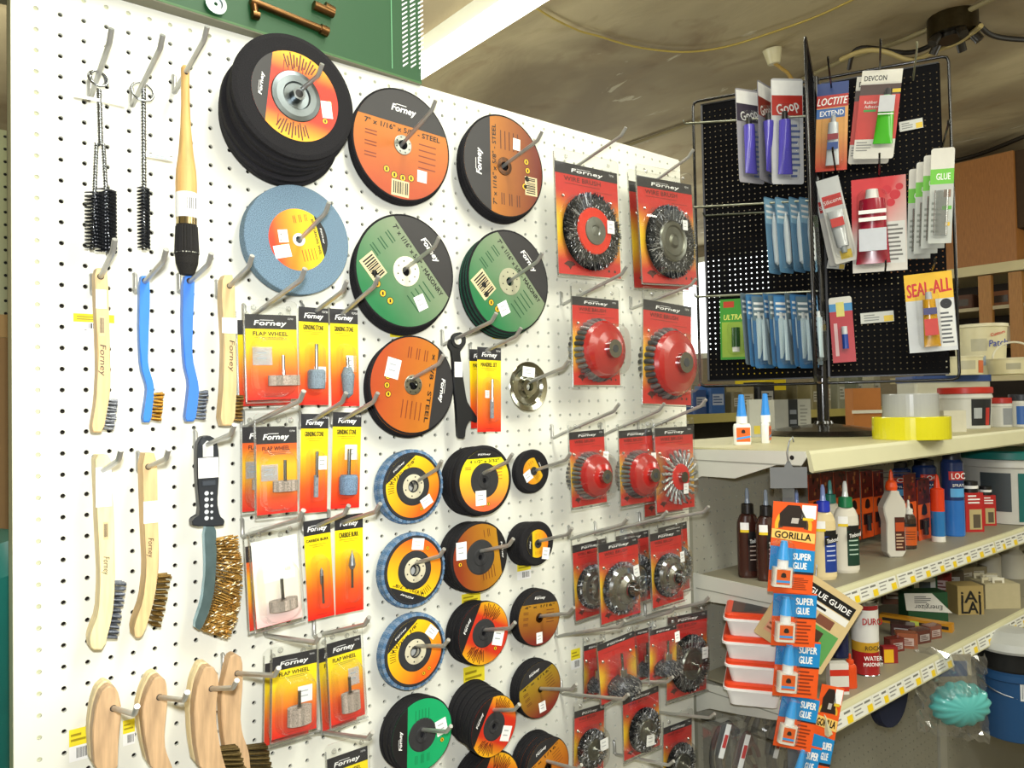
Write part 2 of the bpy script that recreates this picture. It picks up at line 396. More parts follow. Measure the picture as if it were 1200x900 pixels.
# far bright lamp beyond the rack
q = at_x(815, 268, 225)
b = MB(); b.cyl((0, 0, 0), (0, 0, 2.2), 2.2, hx('#cfcfc0'), 'paint', 16, r2=1.0); b.tube([(0, 0, 2), (0, 0, q[1] - CEIL)], 0.25, BLACK, 'cable')
r = empty('pendant_lamp', q, 'small bright lamp far off between the white peg wall and the black rack', 'lamp')
b.build('lamp_cap', r); b = MB(); b.lathe([(0.1, -3), (1.6, -2.6), (2.4, -1.2), (2.3, 0)], 16, col=WHITE, mat='window_glow'); b.build('bulb', r)

# ------------------------------------------------------------------ wires on the ceiling
def ceil_wire(name, label, pts, rad, col, dy=0.5, cat='wire'):
    W_ = [at_y(x, y, CEIL + dy) for x, y in pts]; o = W_[0]
    b = MB(); ps = [(w[0] - o[0], w[2] - o[2], -(w[1] - o[1])) for w in W_]
    sm = []
    for i in range(len(ps) - 1):
        for k in range(4):
            t = k / 4; p0 = ps[max(i - 1, 0)]; p1 = ps[i]; p2 = ps[i + 1]; p3 = ps[min(i + 2, len(ps) - 1)]
            sm.append(tuple(0.5 * (2 * p1[j] + (p2[j] - p0[j]) * t + (2 * p0[j] - 5 * p1[j] + 4 * p2[j] - p3[j]) * t * t + (-p0[j] + 3 * p1[j] - 3 * p2[j] + p3[j]) * t ** 3) for j in range(3)))
    sm.append(ps[-1]); b.tube(sm, rad, col, 'cable', 6)
    return tag(b.build(name, None, o), label, cat)
ceil_wire('yellow_wire', 'thin yellow wire strung across the ceiling from the bright tube light', [(622, 5), (645, 20), (678, 36), (700, 42), (745, 55), (800, 61), (850, 55), (905, 38), (960, 18), (1015, -8)], 0.17, hx('#b09a4a'))
ceil_wire('grey_conduit', 'long thin conduit on the ceiling running behind the black glue rack', [(690, 187), (790, 152), (860, 128), (905, 110), (985, 72), (1050, 50), (1110, 24), (1180, -10)], 0.42, hx('#8f8460'), 0.6, 'conduit')
ceil_wire('black_cable', 'black cable drooping along the ceiling right of the round ceiling box', [(1146, 28), (1160, 40), (1180, 45), (1215, 47)], 0.42, hx('#1c1812'), 1.2, 'cable')
ceil_wire('looped_cable', 'black cable looping over the top of the black rack to the round ceiling box', [(995, 80), (1000, 62), (1015, 56), (1060, 62), (1085, 56), (1098, 46)], 0.4, hx('#1c1812'), 2.2, 'cable')
ceil_wire('cream_cable', 'cream cable looping above the black rack to the round ceiling box', [(985, 70), (1010, 60), (1035, 60), (1068, 70), (1100, 58), (1125, 48), (1150, 30)], 0.4, hx('#b5a36b'), 3.4, 'cable')
ceil_wire('wall_cable', 'dark cable lying along the edge of the ceiling over the brown cabinet', [(1112, 190), (1150, 180), (1205, 158)], 0.5, hx('#2c2418'), 1.4, 'cable')
q = at_y(1116, 20, CEIL)
r = empty('junction_box', q, 'round dark junction box with cables on the ceiling above the black rack', 'junction box')
b = MB(); b.cyl((0, 0, 0), (0, 0, -3.0), 3.6, hx('#4c4431'), 'metal', 20); b.cyl((0, 0, -3), (0, 0, -3.6), 2.2, hx('#191510'), 'plastic', 16); b.build('box_body', r)
b = MB()
for a in range(5):
    t = a * 1.3; b = MB(); b.cyl((math.cos(t) * 2.6, math.sin(t) * 2.6, -3.0), (math.cos(t) * 3.6, math.sin(t) * 3.6, -4.4), 0.7, hx('#252019'), 'plastic', 8); b.build('wire_nut', r)
q = at_y(905, 58, CEIL)
r = empty('bare_bulb_socket', q, 'small pale socket with a short wire on the ceiling above the purple glue packs', 'lamp socket')
b = MB(); b.cyl((0, 0, 0), (0.4, 0, -2.4), 1.6, hx('#cfc8a4'), 'plastic', 14, r2=1.0); b.build('socket', r)
b = MB(); b.tube([(0.4, 0, -2.2), (2.0, -1.5, -4.0), (3.2, -2.5, -6.5), (3.8, -3.0, -9)], 0.3, hx('#a3843c'), 'cable', 6); b.build('lead', r)

# ------------------------------------------------------------------ what shows past the wall's left edge
b = MB(); p0 = at(-60, 155, 30); p1 = at(16, 480, 30)
pegpanel(b, [k for k in range(-24, 6)], [-k for k in range(0, 30)], 0.13, 0.1, hx('#a9ab7c'), 'paint', 1.0)
b.rect(-24.5, 5.5, -29.5, 0.5, 0.6, hx('#2a2a20'), 'matte')
tag(b.build('pegboard_panel', None, (at(6, 160, 30)[0], at(6, 160, 30)[1], 30)), 'olive pegboard in the next aisle behind the left edge of the white wall', 'pegboard')
q = at(6, 560, 22)
r = empty('cardboard_carton', (q[0] - 5, q[1], 22), 'brown cardboard carton just left of the white peg wall', 'carton')
b = MB(); b.box(-12, 6.8, -3, 3, -6, 9.5, hx('#8f6c3c'), 'paper'); b.text('FRAGILE', 1.2, 3.4, 3.0, -3.02, hx('#4a2a14'), PI / 2, None); b.build('carton_box', r)
b = MB(); b.poly([(-12, 9.5), (6.8, 9.5), (7.4, 11), (-12, 11)], -3.2, hx('#a8844c'), 'paper'); b.build('flap', r)
q = at(4, 640, 12)
b = MB(); pr_ = [(0.1, 0), (6, 0.2), (6.6, -1.5), (6.0, -9), (5.8, -24), (0.1, -24)]
b.lathe(pr_, 28, col=hx('#2c8f80'), mat='plastic')
tag(b.build('plastic_drum', None, (q[0] - 5.2, q[1] - 0.5, 12)), 'teal plastic drum at the lower left beside the white peg wall', 'drum')
b = MB(); b.box(-14, 5.8, 0, 10, -12, 0, hx('#3b2f22'), 'matte'); q = at(6, 545, 34)
for k in range(4): b.box(-14, 5.8, -0.2, 0, -2.2 - k * 2.6, -1.4 - k * 2.6, hx('#6b4d2a'), 'wood')
tag(b.build('wooden_crate', None, (q[0] - 4, q[1] + 1, 34)), 'dark slatted wooden crate under the carton left of the white wall', 'crate')

# ------------------------------------------------------------------ green display box on top of the wall
TL = at_y(126, 6, -1.62)
r = empty('display_sign_box', (22, -1.62, 0), 'dark green tool display box lying on top of the white peg wall', 'display box', rot=(0, 0, math.radians(2.6)))
GRN = hx('#1c4d28'); Bx = 4.2
b = MB(); x0, x1 = -34, -0.7
xm = -2.9
b.box(x0, x1, -0.15, 5.0, 0, 16, GRN, 'paint'); b.rect(x0, x1, 0, 0.12, -0.18, hx('#3f6a38'), 'paint')
b.rect(xm - .06, xm, 0.4, 16, -0.18, hx('#6fae80'), 'paint'); b.box(x0, x1, -0.16, 5.0, -0.06, 0.0, hx('#6d6b55'), 'paint')
b.build('box_body', r)
BR = hx('#866440')
BRX = at(300, 40, -1.5)
def gb(px, py, e=-0.35): p = at(px, py, -1.3); return (p[0] - 22, e, -1.62 - p[1])
b = MB()                      # picture of brass fittings, printed on the box
b.cyl(gb(296, -3), gb(388, 32), 0.22, BR, 'metal', 12); b.cyl(gb(380, 29), gb(389, 33), 0.3, BR, 'metal', 12)
b.cyl(gb(372, 1), gb(396, 11), 0.27, BR, 'metal', 12); b.cyl(gb(300, 2), gb(302, 14), 0.22, BR, 'metal', 12); b.cyl(gb(298, 13), gb(306, 15), 0.26, BR, 'metal', 6); b.cyl(gb(385, 3), gb(396, 9), 0.33, BR, 'metal', 6)
t = b.build('brass_torch', r); t['label'] = 'brass torch tubes'
g_ = gb(255, 1)
b = MB(); b.lathe([(0.5, -0.3), (0.56, -0.38), (0.34, -0.4), (0.3, -0.3), (0.1, -0.3)], 24, 'y', (g_[0], 0, g_[2]), hx('#b9c4c9'), 'metal')
t = b.build('gauge', r); t['label'] = 'round chrome gauge'
b = MB()
for k in range(3):
    for j in range(26):
        z = 0.7 + j * 0.3 + k * 0.1; xa = xm + 0.75 + k * 0.62
        if z < 9.5: b.poly([(xa, z), (xa + .4, z + .34), (xa + .4, z + .44), (xa, z + .13)], -0.2, WHITE)
t = b.build('drill_bit_picture', r); t['label'] = 'white spiral drill bits printed on green'
# ================================================================== gondola shelves right of the wall
SHX0, SHX1, SHF = 48.5, 146.0, -10.45
LIPC = hx('#c8c5a0')
def shelf(Y, label, zb, brk_px, tickets, dz=0.0):
    zf = SHF + dz
    r = empty('gondola_shelf', (SHX0, Y, 0), label, 'shelf')
    for (a, c) in ((0, 47.9), (48.1, 97.5)):
        b = MB(); b.box(a + .05, c, zf, zb, -0.15, 0, hx('#bdb78f') if Y < 30 else hx('#8b8570'), 'paint')  # shade on the lower decks is put into their darker colour
        b.build('deck', r)
        b = MB()
        prof = [(zf, 0.06), (zf - 0.25, 0.04), (zf - 0.35, -0.2), (zf - 0.62, -1.45), (zf - 0.5, -1.6), (zf - 0.25, -1.5), (zf - .05, -0.2)]
        n = len(prof); vs = [(a, y, z) for y, z in prof] + [(c, y, z) for y, z in prof]
        b.add(vs, [tuple(range(n)), tuple(range(n, 2 * n))[::-1]] + [(i, n + i, n + (i + 1) % n, (i + 1) % n) for i in range(n)], 'paint', LIPC)
        b.build('price_rail', r)
    pts = [at_x(x, y, SHX0) for x, y in brk_px]
    o = [(p[2], -(p[1] - Y)) for p in pts]
    b = MB(); n = len(o); vs = [(-0.1, a, c) for a, c in o] + [(0.05, a, c) for a, c in o]
    b.add(vs, [tuple(range(n)), tuple(range(n, 2 * n))[::-1]] + [(i, n + i, n + (i + 1) % n, (i + 1) % n) for i in range(n)], 'paint', hx('#cfcfc3'))
    zz = min(p[0] for p in o)
    b.box(-0.13, -0.1, zz + .4, 0, -1.12, -1.04, hx('#8f8f84'), 'paint')
    b.cyl((-0.14, zz + 1.2, -.5), (-0.09, zz + 1.2, -.5), 0.18, BLACK, 'plastic', 10)
    b.build('bracket', r)
    rg = random.Random(int(Y))
    x = 0.6
    while tickets and x < 60:
        w = rg.uniform(2.5, 3.5)
        z0, z1 = -0.32, -1.36; ya, yb = zf - 0.375, zf - 0.6
        b = MB()
        def q(xa, xb, ta, tb, col, e):
            f = lambda t: (ya + (yb - ya) * t - e, z0 + (z1 - z0) * t)
            (y1_, z1_), (y2_, z2_) = f(ta), f(tb)
            b.add([(xa, y2_, z2_), (xb, y2_, z2_), (xb, y1_, z1_), (xa, y1_, z1_)], [(0, 1, 2, 3)], 'print', col)
        q(x, x + w, 0, 1, hx('#dfe0d6'), 0.01)
        q(x + w * .7, x + w * .97, .5, 1, hx('#e8c81c'), 0.02)
        for k in range(3): q(x + w * .08, x + w * rg.uniform(.4, .55), .15 + k * .26, .25 + k * .26, hx('#8b8b86'), 0.02)
        q(x + w * .6, x + w * .9, .15, .3, hx('#77776f'), .02)
        b.build('price_ticket', r); x += w + rg.choice((0.03, 0.03, 0.3, 0.05))
    return r
S1, S2, S3 = 23.15, 34.1, 42.6
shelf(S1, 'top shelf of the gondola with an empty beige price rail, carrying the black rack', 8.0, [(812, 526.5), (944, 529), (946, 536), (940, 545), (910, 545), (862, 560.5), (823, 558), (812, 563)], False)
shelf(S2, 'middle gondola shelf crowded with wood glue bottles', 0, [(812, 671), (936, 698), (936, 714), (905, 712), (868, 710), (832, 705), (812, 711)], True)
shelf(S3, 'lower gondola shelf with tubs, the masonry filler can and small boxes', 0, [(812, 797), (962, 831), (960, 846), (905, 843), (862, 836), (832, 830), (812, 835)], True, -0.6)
# deep base shelf of the next bay, lower right
r = empty('base_shelf', (97.6, 53.5, 0), 'deep white base shelf at the lower right holding the blue bucket', 'shelf')
b = MB(); b.box(0, 50, -20, 0, -0.2, 0, hx('#a8a79c'), 'paint'); b.build('deck', r)
b = MB(); b.box(-0.1, 0.05, -20, 0, -2.4, 0.02, hx('#c2c1b6'), 'paint'); b.build('side_panel', r)
b = MB(); b.box(0.05, 50, -20.2, -20, -2.4, 0.02, hx('#b5b4a9'), 'paint'); b.build('front_panel', r)
# ================================================================== hooks and brushes on the white wall
def hook(label, ex, ey, ze, tx, ty, cat='peg hook', group='steel peg hooks on the white wall', col=hx('#b4b4ae'), r=0.12, lmin=2.6, lmax=8.0, mat='zinc'):
    E_ = at(ex, ey, ze); T_ = at_x(tx, ty, E_[0])
    zt = max(-lmax, min(T_[2], ze - 0.5)); sl = (T_[1] - E_[1]) / (T_[2] - E_[2]) if abs(T_[2] - E_[2]) > .05 else 0.2
    sl = max(-0.05, min(0.55, sl)); yt = E_[1] + sl * (zt - ze); y0 = E_[1] - sl * ze
    y0 += -0.0
    b = MB(); L = -zt; t = 0.62
    ya, yb = 0.0, -(L - t) ; f = lambda y: (-(y) ) * 0 + (-sl * y)
    # the shaft leaves the board at the origin, rises outward and turns up at its end
    up = 0.2
    pts = [(0, 0.55, 1.0 + 0.15), (0, 0.12, 1.0), (0, -0.1, 0.9), (0, -0.12, 0.16), (0, -0.25, 0.02)]
    n_ = 6
    for k in range(1, n_ + 1): y = -0.25 + (-(L - t) + 0.25) * k / n_; pts.append((0, y, sl * (-y)))
    zE = sl * (L - t)
    pts += [(0, -(L - t) - 0.16, zE + sl * .16 + 0.03), (0, -(L - t) - 0.36, zE + 0.2 + sl * .3), (0, -L + 0.02, zE + up + 0.22 + sl * t * .5)]
    b.tube(pts, r, col, mat, 9)
    b.tube([(0, -0.1, 0.1), (0, 0.12, 0.03)], r * .8, col, mat, 7)
    return tag(b.build('peg_hook', None, (E_[0], y0 + 0.0, 0)), label, cat, group)
def poly_at(pts, z):            # outline on the wall -> local outline (inches) round its own centre
    q = [at(x, y, z) for x, y in pts]
    cx = sum(p[0] for p in q) / len(q); cy = sum(p[1] for p in q) / len(q)
    return [(p[0] - cx, cy - p[1]) for p in q], (cx, cy, z), q
def tufts(b, A, Q, n, ys, r, col, mat='wire', jit=0.05, rg=random, bend=0.0):
    for i in range(n):
        t = (i + .5) / n
        for y in ys:
            a = (A[0][0] + (A[1][0] - A[0][0]) * t, A[0][1] + (A[1][1] - A[0][1]) * t); q = (Q[0][0] + (Q[1][0] - Q[0][0]) * t, Q[0][1] + (Q[1][1] - Q[0][1]) * t)
            for s_ in range(3):
                j = [rg.uniform(-jit, jit) for _ in range(3)]; c = mixc(col, (0, 0, 0), rg.uniform(0, .35))
                b.cyl((a[0], y + j[0] * .5, a[1]), (q[0] + j[0], y + j[1], q[1] + j[2]), r * .7, c, mat, 5, r2=r * .75)
WD = hx('#d8b883'); WD2 = hx('#c4a27a')
SM = lambda o: chaikin(o, 1)
def chaikin(o, it=1):
    for _ in range(it):
        r = []
        for i in range(len(o)):
            p, q = o[i], o[(i + 1) % len(o)]
            r += [(p[0] * .82 + q[0] * .18, p[1] * .82 + q[1] * .18), (p[0] * .18 + q[0] * .82, p[1] * .18 + q[1] * .82)]
        o = r
    return o
def handle_brush(name, label, out, z, th, col, mat, A, Q, n, bcol, group=None, hole=None, marks=None, dz=0.0, ys=3, br=0.085, bname='bristles', cat='brush'):
    o, c, _ = poly_at(out, z); o = chaikin(o, 1)
    r = empty(name, (c[0], c[1], z + dz), label, cat, group)
    b = MB(); b.prism(o, 0, th, col, mat, bev=0.06)
    loc = lambda x, y: (at(x, y, z)[0] - c[0], c[1] - at(x, y, z)[1])
    if hole: h = loc(*hole); b.ring(0, 0.13, -0.012, BLACK, 'plastic', 14) if False else b.lathe([(0.001, -0.012), (0.15, -0.012)], 14, 'y', (h[0], 0, h[1]), hx('#2a2018'), 'matte')
    if marks: marks(b, loc)
    b.build('handle', r)
    if A:
        b = MB(); a = [loc(*p) for p in A]; q = [loc(*p) for p in Q]
        tufts(b, a, q, n, [th * (k + .6) / ys for k in range(ys)], br, bcol); b.build(bname, r)
    return r
BZ = -2.0
def wood_marks(lx, y0, y1, st=None, bar=None, txt=None):
    def f(b, loc):
        if st: (x0, a, x1, c) = st; p, q = loc(x0, a), loc(x1, c); b.rect(p[0], q[0], q[1], p[1], -0.02, WHITE, 'paper')
        if bar: (x0, a, x1, c) = bar; p, q = loc(x0, a), loc(x1, c); b.bars(p[0], q[0], q[1], p[1], -0.02, 3, hx('#d9bd8c'))
        if txt:
            p, q = loc(lx, y0), loc(lx, y1); ang = math.atan2(q[1] - p[1], q[0] - p[0])
            b.text('Forney', 0.26, (p[0] + q[0]) / 2, (p[1] + q[1]) / 2, -0.02, hx('#3a2a1a'), ang, abs(math.hypot(q[0] - p[0], q[1] - p[1])) * .8, shear=.2)
    return f
handle_brush('wire_brush', 'wooden wire brush with grey bristles under the black double tube brush', [(111, 314), (125, 314), (127, 330), (129, 400), (130, 450), (128, 470), (121, 507), (107, 507), (113, 470), (115, 430), (112, 350)], BZ, 0.75, WD, 'wood', [(126, 466), (122, 504)], [(139, 468), (134, 504)], 9, hx('#8a8d92'), 'straight wooden wire brushes', (118, 324), wood_marks(121, 400, 445, (112, 339, 125, 362), (116, 370, 123, 394), True))
BLUE = hx('#2f7fe0')
handle_brush('small_wire_brush', 'blue plastic handled brush with brass bristles', [(164, 323), (175, 323), (176, 345), (174, 400), (174, 430), (181, 452), (180, 470), (177, 495), (167, 495), (171, 470), (173, 455), (165, 430), (163, 390)], BZ, 0.5, BLUE, 'plastic', [(180, 460), (176, 492)], [(193, 459), (189, 494)], 8, hx('#b8862e'), 'blue handled wire brushes', (170, 329))
handle_brush('small_wire_brush', 'blue plastic handled brush with grey steel bristles', [(215, 323), (228, 323), (228, 340), (226, 380), (226, 420), (234, 455), (232, 475), (229, 494), (217, 494), (220, 470), (222, 450), (216, 425), (214, 380)], BZ, 0.5, hx('#3a7bd9'), 'plastic', [(233, 458), (230, 492)], [(245, 457), (240, 492)], 8, hx('#6e7684'), 'blue handled wire brushes', (222, 329))
handle_brush('wire_brush', 'wooden wire brush with bronze bristles, right of the blue brushes', [(261, 322), (275, 322), (277, 400), (278, 450), (275, 499), (258, 499), (262, 450), (263, 400), (260, 350)], BZ, 0.75, WD, 'wood', [(277, 462), (275, 494)], [(286, 462), (284, 494)], 8, hx('#8a6c36'), 'straight wooden wire brushes', (269, 335), wood_marks(272, 395, 440, (260, 372, 278, 391), None, True))
handle_brush('scratch_brush', 'long curved wooden brush with grey bristles at the far left', [(112, 533), (130, 533), (131, 570), (134, 600), (135, 690), (132, 722), (122, 762), (107, 762), (105, 748), (116, 720), (118, 680), (115, 620), (113, 560)], BZ, 1.0, hx('#ecd8a2'), 'wood', [(134, 682), (124, 751)], [(149, 682), (138, 752)], 11, hx('#6a6f78'), 'curved wooden scratch brushes', (121, 551), wood_marks(125, 650, 676, (112, 548, 131, 593), (121, 612, 127, 632), True))
handle_brush('scratch_brush', 'long curved wooden brush with bronze bristles beside the black handled chipping brush', [(167, 531), (184, 531), (185, 590), (187, 660), (182, 700), (172, 735), (166, 748), (158, 748), (157, 735), (168, 705), (172, 670), (169, 600)], BZ, 1.0, WD, 'wood', [(187, 674), (178, 736)], [(202, 673), (190, 738)], 10, hx('#7a5f2c'), 'curved wooden scratch brushes', (174, 547), wood_marks(177, 628, 656, (168, 588, 185, 612), None, True))
# bottom row: wooden shoe handle brushes, two to a hook
bot = [([(111, 905), (108, 860), (112, 830), (118, 812), (128, 803), (138, 808), (143, 832), (139, 870), (138, 905)], (133, 830), 'first from the left of the bottom row', None),
       ([(178, 905), (170, 870), (166, 835), (172, 812), (180, 796), (188, 792), (195, 798), (197, 820), (193, 860), (194, 880), (204, 905)], (187, 817), 'second from the left of the bottom row', None),
       ([(235, 905), (229, 870), (227, 830), (232, 800), (240, 782), (250, 781), (257, 793), (254, 825), (254, 850), (260, 885), (266, 905)], (248, 807), 'third from the left of the bottom row', [(258, 878), (264, 905)]),
       ([(268, 905), (260, 850), (259, 815), (264, 790), (269, 770), (276, 766), (284, 771), (285, 800), (282, 840), (284, 860), (292, 882), (294, 905)], (278, 789), 'fourth from the left of the bottom row', [(292, 876), (294, 905)])]
for i, (o, h, w, br) in enumerate(bot):
    for k in (0, 1):
        if k and i == 3: continue
        lab = 'short curved wooden brush handle, %s%s' % (w, '' if not k else ', behind its twin')
        z = -2.9 if k == 0 else -2.0
        if i == 3: z = -2.2
        oo = [(x + (6 if x < h[0] else 0) * 0, y) for x, y in o]
        zz = z
        c_ = WD2 if k == 0 else hx('#e6d2a0')
        A = br; Q = [(br[0][0] + 22, br[0][1] - 2), (br[1][0] + 26, br[1][1])] if br else None
        rr_ = handle_brush('scratch_brush', lab, oo, -2.9 if i < 3 else -2.2, 0.7, c_, 'wood', A if k == 0 else None, Q, 5, hx('#6b5a34'), 'short wooden brushes in the bottom row', h if k == 0 else None, None, dz=(0.85 if k else 0.0), ys=3, br=0.1)
# black handled chipping brush
o, c, _ = poly_at([(231, 522), (236, 512), (245, 510), (254, 515), (257, 530), (257, 560), (255, 590), (258, 606), (264, 611), (262, 617), (226, 617), (225, 610), (235, 604), (231, 560)], BZ)
loc = lambda x, y: (at(x, y, BZ)[0] - c[0], c[1] - at(x, y, BZ)[1])
r = empty('chipping_brush', (c[0], c[1], BZ), 'black ring handled steel brush with curved shank and brass bristles', 'brush')
b = MB(); b.prism(chaikin(o), 0, 0.6, hx('#22262c'), 'plastic', bev=0.06); p, q = loc(232, 537), loc(256, 559); b.rect(p[0], q[0], q[1], p[1], -0.03, WHITE, 'paper')
p, q = loc(235, 517), loc(251, 535); b.prism([(p[0] + .1, q[1]), (q[0] - .05, q[1]), (q[0] - .05, p[1] - .2), (q[0] - .3, p[1]), (p[0] + .3, p[1]), (p[0] + .1, p[1] - .2)], -0.03, -0.02, hx('#e2e2d8'), 'paint')
p, q = loc(237, 564), loc(252, 568); b.prism([(p[0], q[1]), (q[0], q[1]), (q[0], p[1]), (p[0], p[1])], -0.06, 0, hx('#3a4048'), 'plastic')
for k in range(5):
    for j in (0, 1):
        x, y = 242 + j * 6, 578 + k * 7.3; t = loc(x, y); b.lathe([(0.001, -0.02), (0.11 - .04 * j, -0.02)], 10, 'y', (t[0], 0, t[1]), hx('#c9cdd0'), 'paint')
b.build('handle', r)
sh = [loc(*p) for p in [(240, 616), (254, 616), (255, 650), (253, 690), (246, 718), (236, 740), (228, 735), (238, 705), (242, 670)]]
b = MB(); b.prism(chaikin(sh), 0.1, 0.5, hx('#8fb0bf'), 'metal', bev=.03); t = b.build('shank', r); t['label'] = 'curved steel shank'
b = MB(); rg = random.Random(5)
L_ = [loc(*p) for p in [(253, 632), (256, 660), (254, 695), (246, 722), (238, 740)]]; R_ = [loc(*p) for p in [(277, 628), (283, 665), (281, 705), (275, 730), (266, 747)]]
for i in range(4):
    tufts(b, [L_[i], L_[i + 1]], [R_[i], R_[i + 1]], 9, [0.0, 0.2, 0.4, 0.6], 0.05, hx('#c49a50'), 'wire', 0.1, rg)
    for k in range(40):
        t = rg.random(); u = rg.random(); A = [L_[i][j] * (1 - t) + L_[i + 1][j] * t for j in (0, 1)]; Q = [R_[i][j] * (1 - t) + R_[i + 1][j] * t for j in (0, 1)]
        c_ = rg.choice((hx('#e8cf98'), hx('#a8752c'), hx('#5c4520'), hx('#f4ead0'))); x, z = A[0] * (1 - u) + Q[0] * u, A[1] * (1 - u) + Q[1] * u
        b.tube([(x - .08, -0.06, z - .03), (x, -0.16, z + .02), (x + .09, -0.04, z + .02)], 0.035, c_, 'wire', 4)
t = b.build('bristles', r); t['label'] = 'crimped brass bristles'
# tube brushes, top left
def twist(b, p, q, r, n, col, turns):
    for s in (0, PI):
        pts = []
        for i in range(n + 1):
            t = i / n; a = s + t * turns * 2 * PI; pts.append((p[0] + (q[0] - p[0]) * t + r * math.cos(a), p[1] + (q[1] - p[1]) * t + r * math.sin(a), p[2] + (q[2] - p[2]) * t))
        b.tube(pts, r * .95, col, 'chrome', 5)
def spiral_bristles(b, x, y, z0, z1, rad, n, col):
    for i in range(n):
        t = i / n; a = t * 2 * PI * (z0 - z1) / 0.34; z = z0 + (z1 - z0) * t
        for s in (0, PI):
            e = Vector((math.cos(a + s), math.sin(a + s), 0)); q = Vector((x, y, z)) + e * rad
            b.cyl((x, y, z + .05), (q.x, q.y, z - .05), 0.05, col, 'plastic', 4, r2=0.035)
BLK = hx('#16181c')
z = -1.9; c = at(115, 92, z); lo = lambda x, y: (at(x, y, z)[0] - c[0], c[1] - at(x, y, z)[1])
r = empty('tube_brush', c, 'twin black bristle tube brush with a looped twisted wire top', 'tube brush')
b = MB()
for k in range(3):
    b.tube([(0.42 * math.cos(t / 16 * 2 * PI) * (1 - .1 * k), 0.2 * math.sin(t / 16 * 2 * PI + k), 0.42 * math.sin(t / 16 * 2 * PI) * (1 - .12 * k)) for t in range(17)], 0.05, STEEL, 'chrome', 6)
p, q = lo(116, 105), lo(118, 170); twist(b, (p[0], 0, p[1]), (q[0], 0, q[1]), .07, 60, STEEL, 12)
for a, bb in (((113, 168), (108, 292)), ((121, 168), (128, 292))): p, q = lo(*a), lo(*bb); twist(b, (p[0], 0, p[1]), (q[0], 0, q[1]), .06, 80, STEEL, 18)
b.build('twisted_wire', r)
for (a, bb) in (((112, 226), (108, 290)), ((124, 222), (126, 296))):
    p, q = lo(*a), lo(*bb); b = MB(); spiral_bristles(b, 0, 0, 0, q[1] - p[1], 0.46, 210, BLK); o = b.build('bristles', r); o.location = Vector((p[0], 0, p[1])) * U; o['label'] = 'black spiral bristles'
b = MB(); p, q = lo(85, 111), lo(116, 121); b.rect(p[0], q[0], q[1], p[1], -0.2, WHITE, 'paper'); b.bars(p[0] + .15, q[0] - .15, q[1] + .08, p[1] - .08, -0.21, 2); p, q = lo(118, 117), lo(145, 126); b.rect(p[0], q[0], q[1], p[1], -0.15, WHITE, 'paper'); b.lines(p[0] + .1, q[0] - .1, q[1], p[1], 2, -0.16, hx('#8899a0')); b.build('tag', r)
z = -1.9; c = at(167, 105, z)
r = empty('tube_brush', c, 'single black bristle tube brush with a round wire ring', 'tube brush')
b = MB(); b.tube([(0.5 * math.cos(t / 24 * 2 * PI), 0.15 * math.sin(t / 24 * 2 * PI), -0.1 + 0.5 * math.sin(t / 24 * 2 * PI)) for t in range(25)], 0.06, STEEL, 'chrome', 6)
p, q = lo(168, 98), lo(169, 292); twist(b, (p[0], 0, p[1]), (q[0], 0, q[1]), .07, 140, STEEL, 26); b.build('twisted_wire', r)
b = MB(); p, q = lo(168, 220), lo(169, 290); spiral_bristles(b, 0, 0, 0, q[1] - p[1], 0.29, 230, BLK); o = b.build('bristles', r); o.location = Vector((p[0], 0, p[1])) * U; o['label'] = 'black spiral bristles'
b = MB(); p, q = lo(170, 180), lo(202, 190); b.rect(p[0], q[0], q[1], p[1], -0.15, WHITE, 'paper'); b.lines(p[0] + .1, q[0], q[1], p[1], 2, -0.16, hx('#8899a0')); b.build('tag', r)
# wooden handled parts brush
z = -2.0; c = at(217, 90, z); p = lambda y: c[1] - at(220, y, z)[1]
r = empty('parts_brush', c, 'long turned wooden handled brush with a round black bristle head', 'brush')
X = lambda y: at(215 + (y - 80) * 0.035, y, z)[0] - c[0]
b = MB(); prof = []
for y, w in ((78, .12), (81, .2), (100, .2), (125, .21), (150, .25), (180, .35), (200, .47), (215, .5), (228, .5)): prof.append((w, p(y)))
b.lathe([(0.001, p(77))] + prof, 20, 'z', (0, 0, 0), hx('#d8ac68'), 'wood'); b.cyl((0, -.21, p(88)), (0, .21, p(88)), .08, hx('#2a2018'), 'matte', 8); b.build('handle', r)
b = MB(); b.cyl((0, 0, p(227)), (0, 0, p(256)), .505, WHITE, 'paper', 24); b.bars(-.3, .35, p(250), p(232), -.53, 4); b.build('paper_label', r)
b = MB(); b.cyl((0, 0, p(256)), (0, 0, p(264)), .49, hx('#c9b68a'), 'chrome', 24); b.build('ferrule', r)
b = MB(); b.lathe([(0.48, p(263)), (0.53, p(280)), (0.55, p(300)), (0.52, p(309)), (0.34, p(322)), (0.001, p(323))], 24, col=hx('#24221f'), mat='grit')
b.tube([(0.55 * math.cos(t / 20 * 2 * PI), 0.55 * math.sin(t / 20 * 2 * PI), p(297)) for t in range(21)], .03, hx('#c9c9b8'), 'plastic', 5)
rg = random.Random(3)
for k in range(90):
    a = rg.uniform(0, 2 * PI); b.cyl((.5 * math.cos(a), .5 * math.sin(a), p(266)), (.56 * math.cos(a), .56 * math.sin(a), p(298)), .03, hx('#1c1a18'), 'matte', 4)
b.build('bristle_head', r)
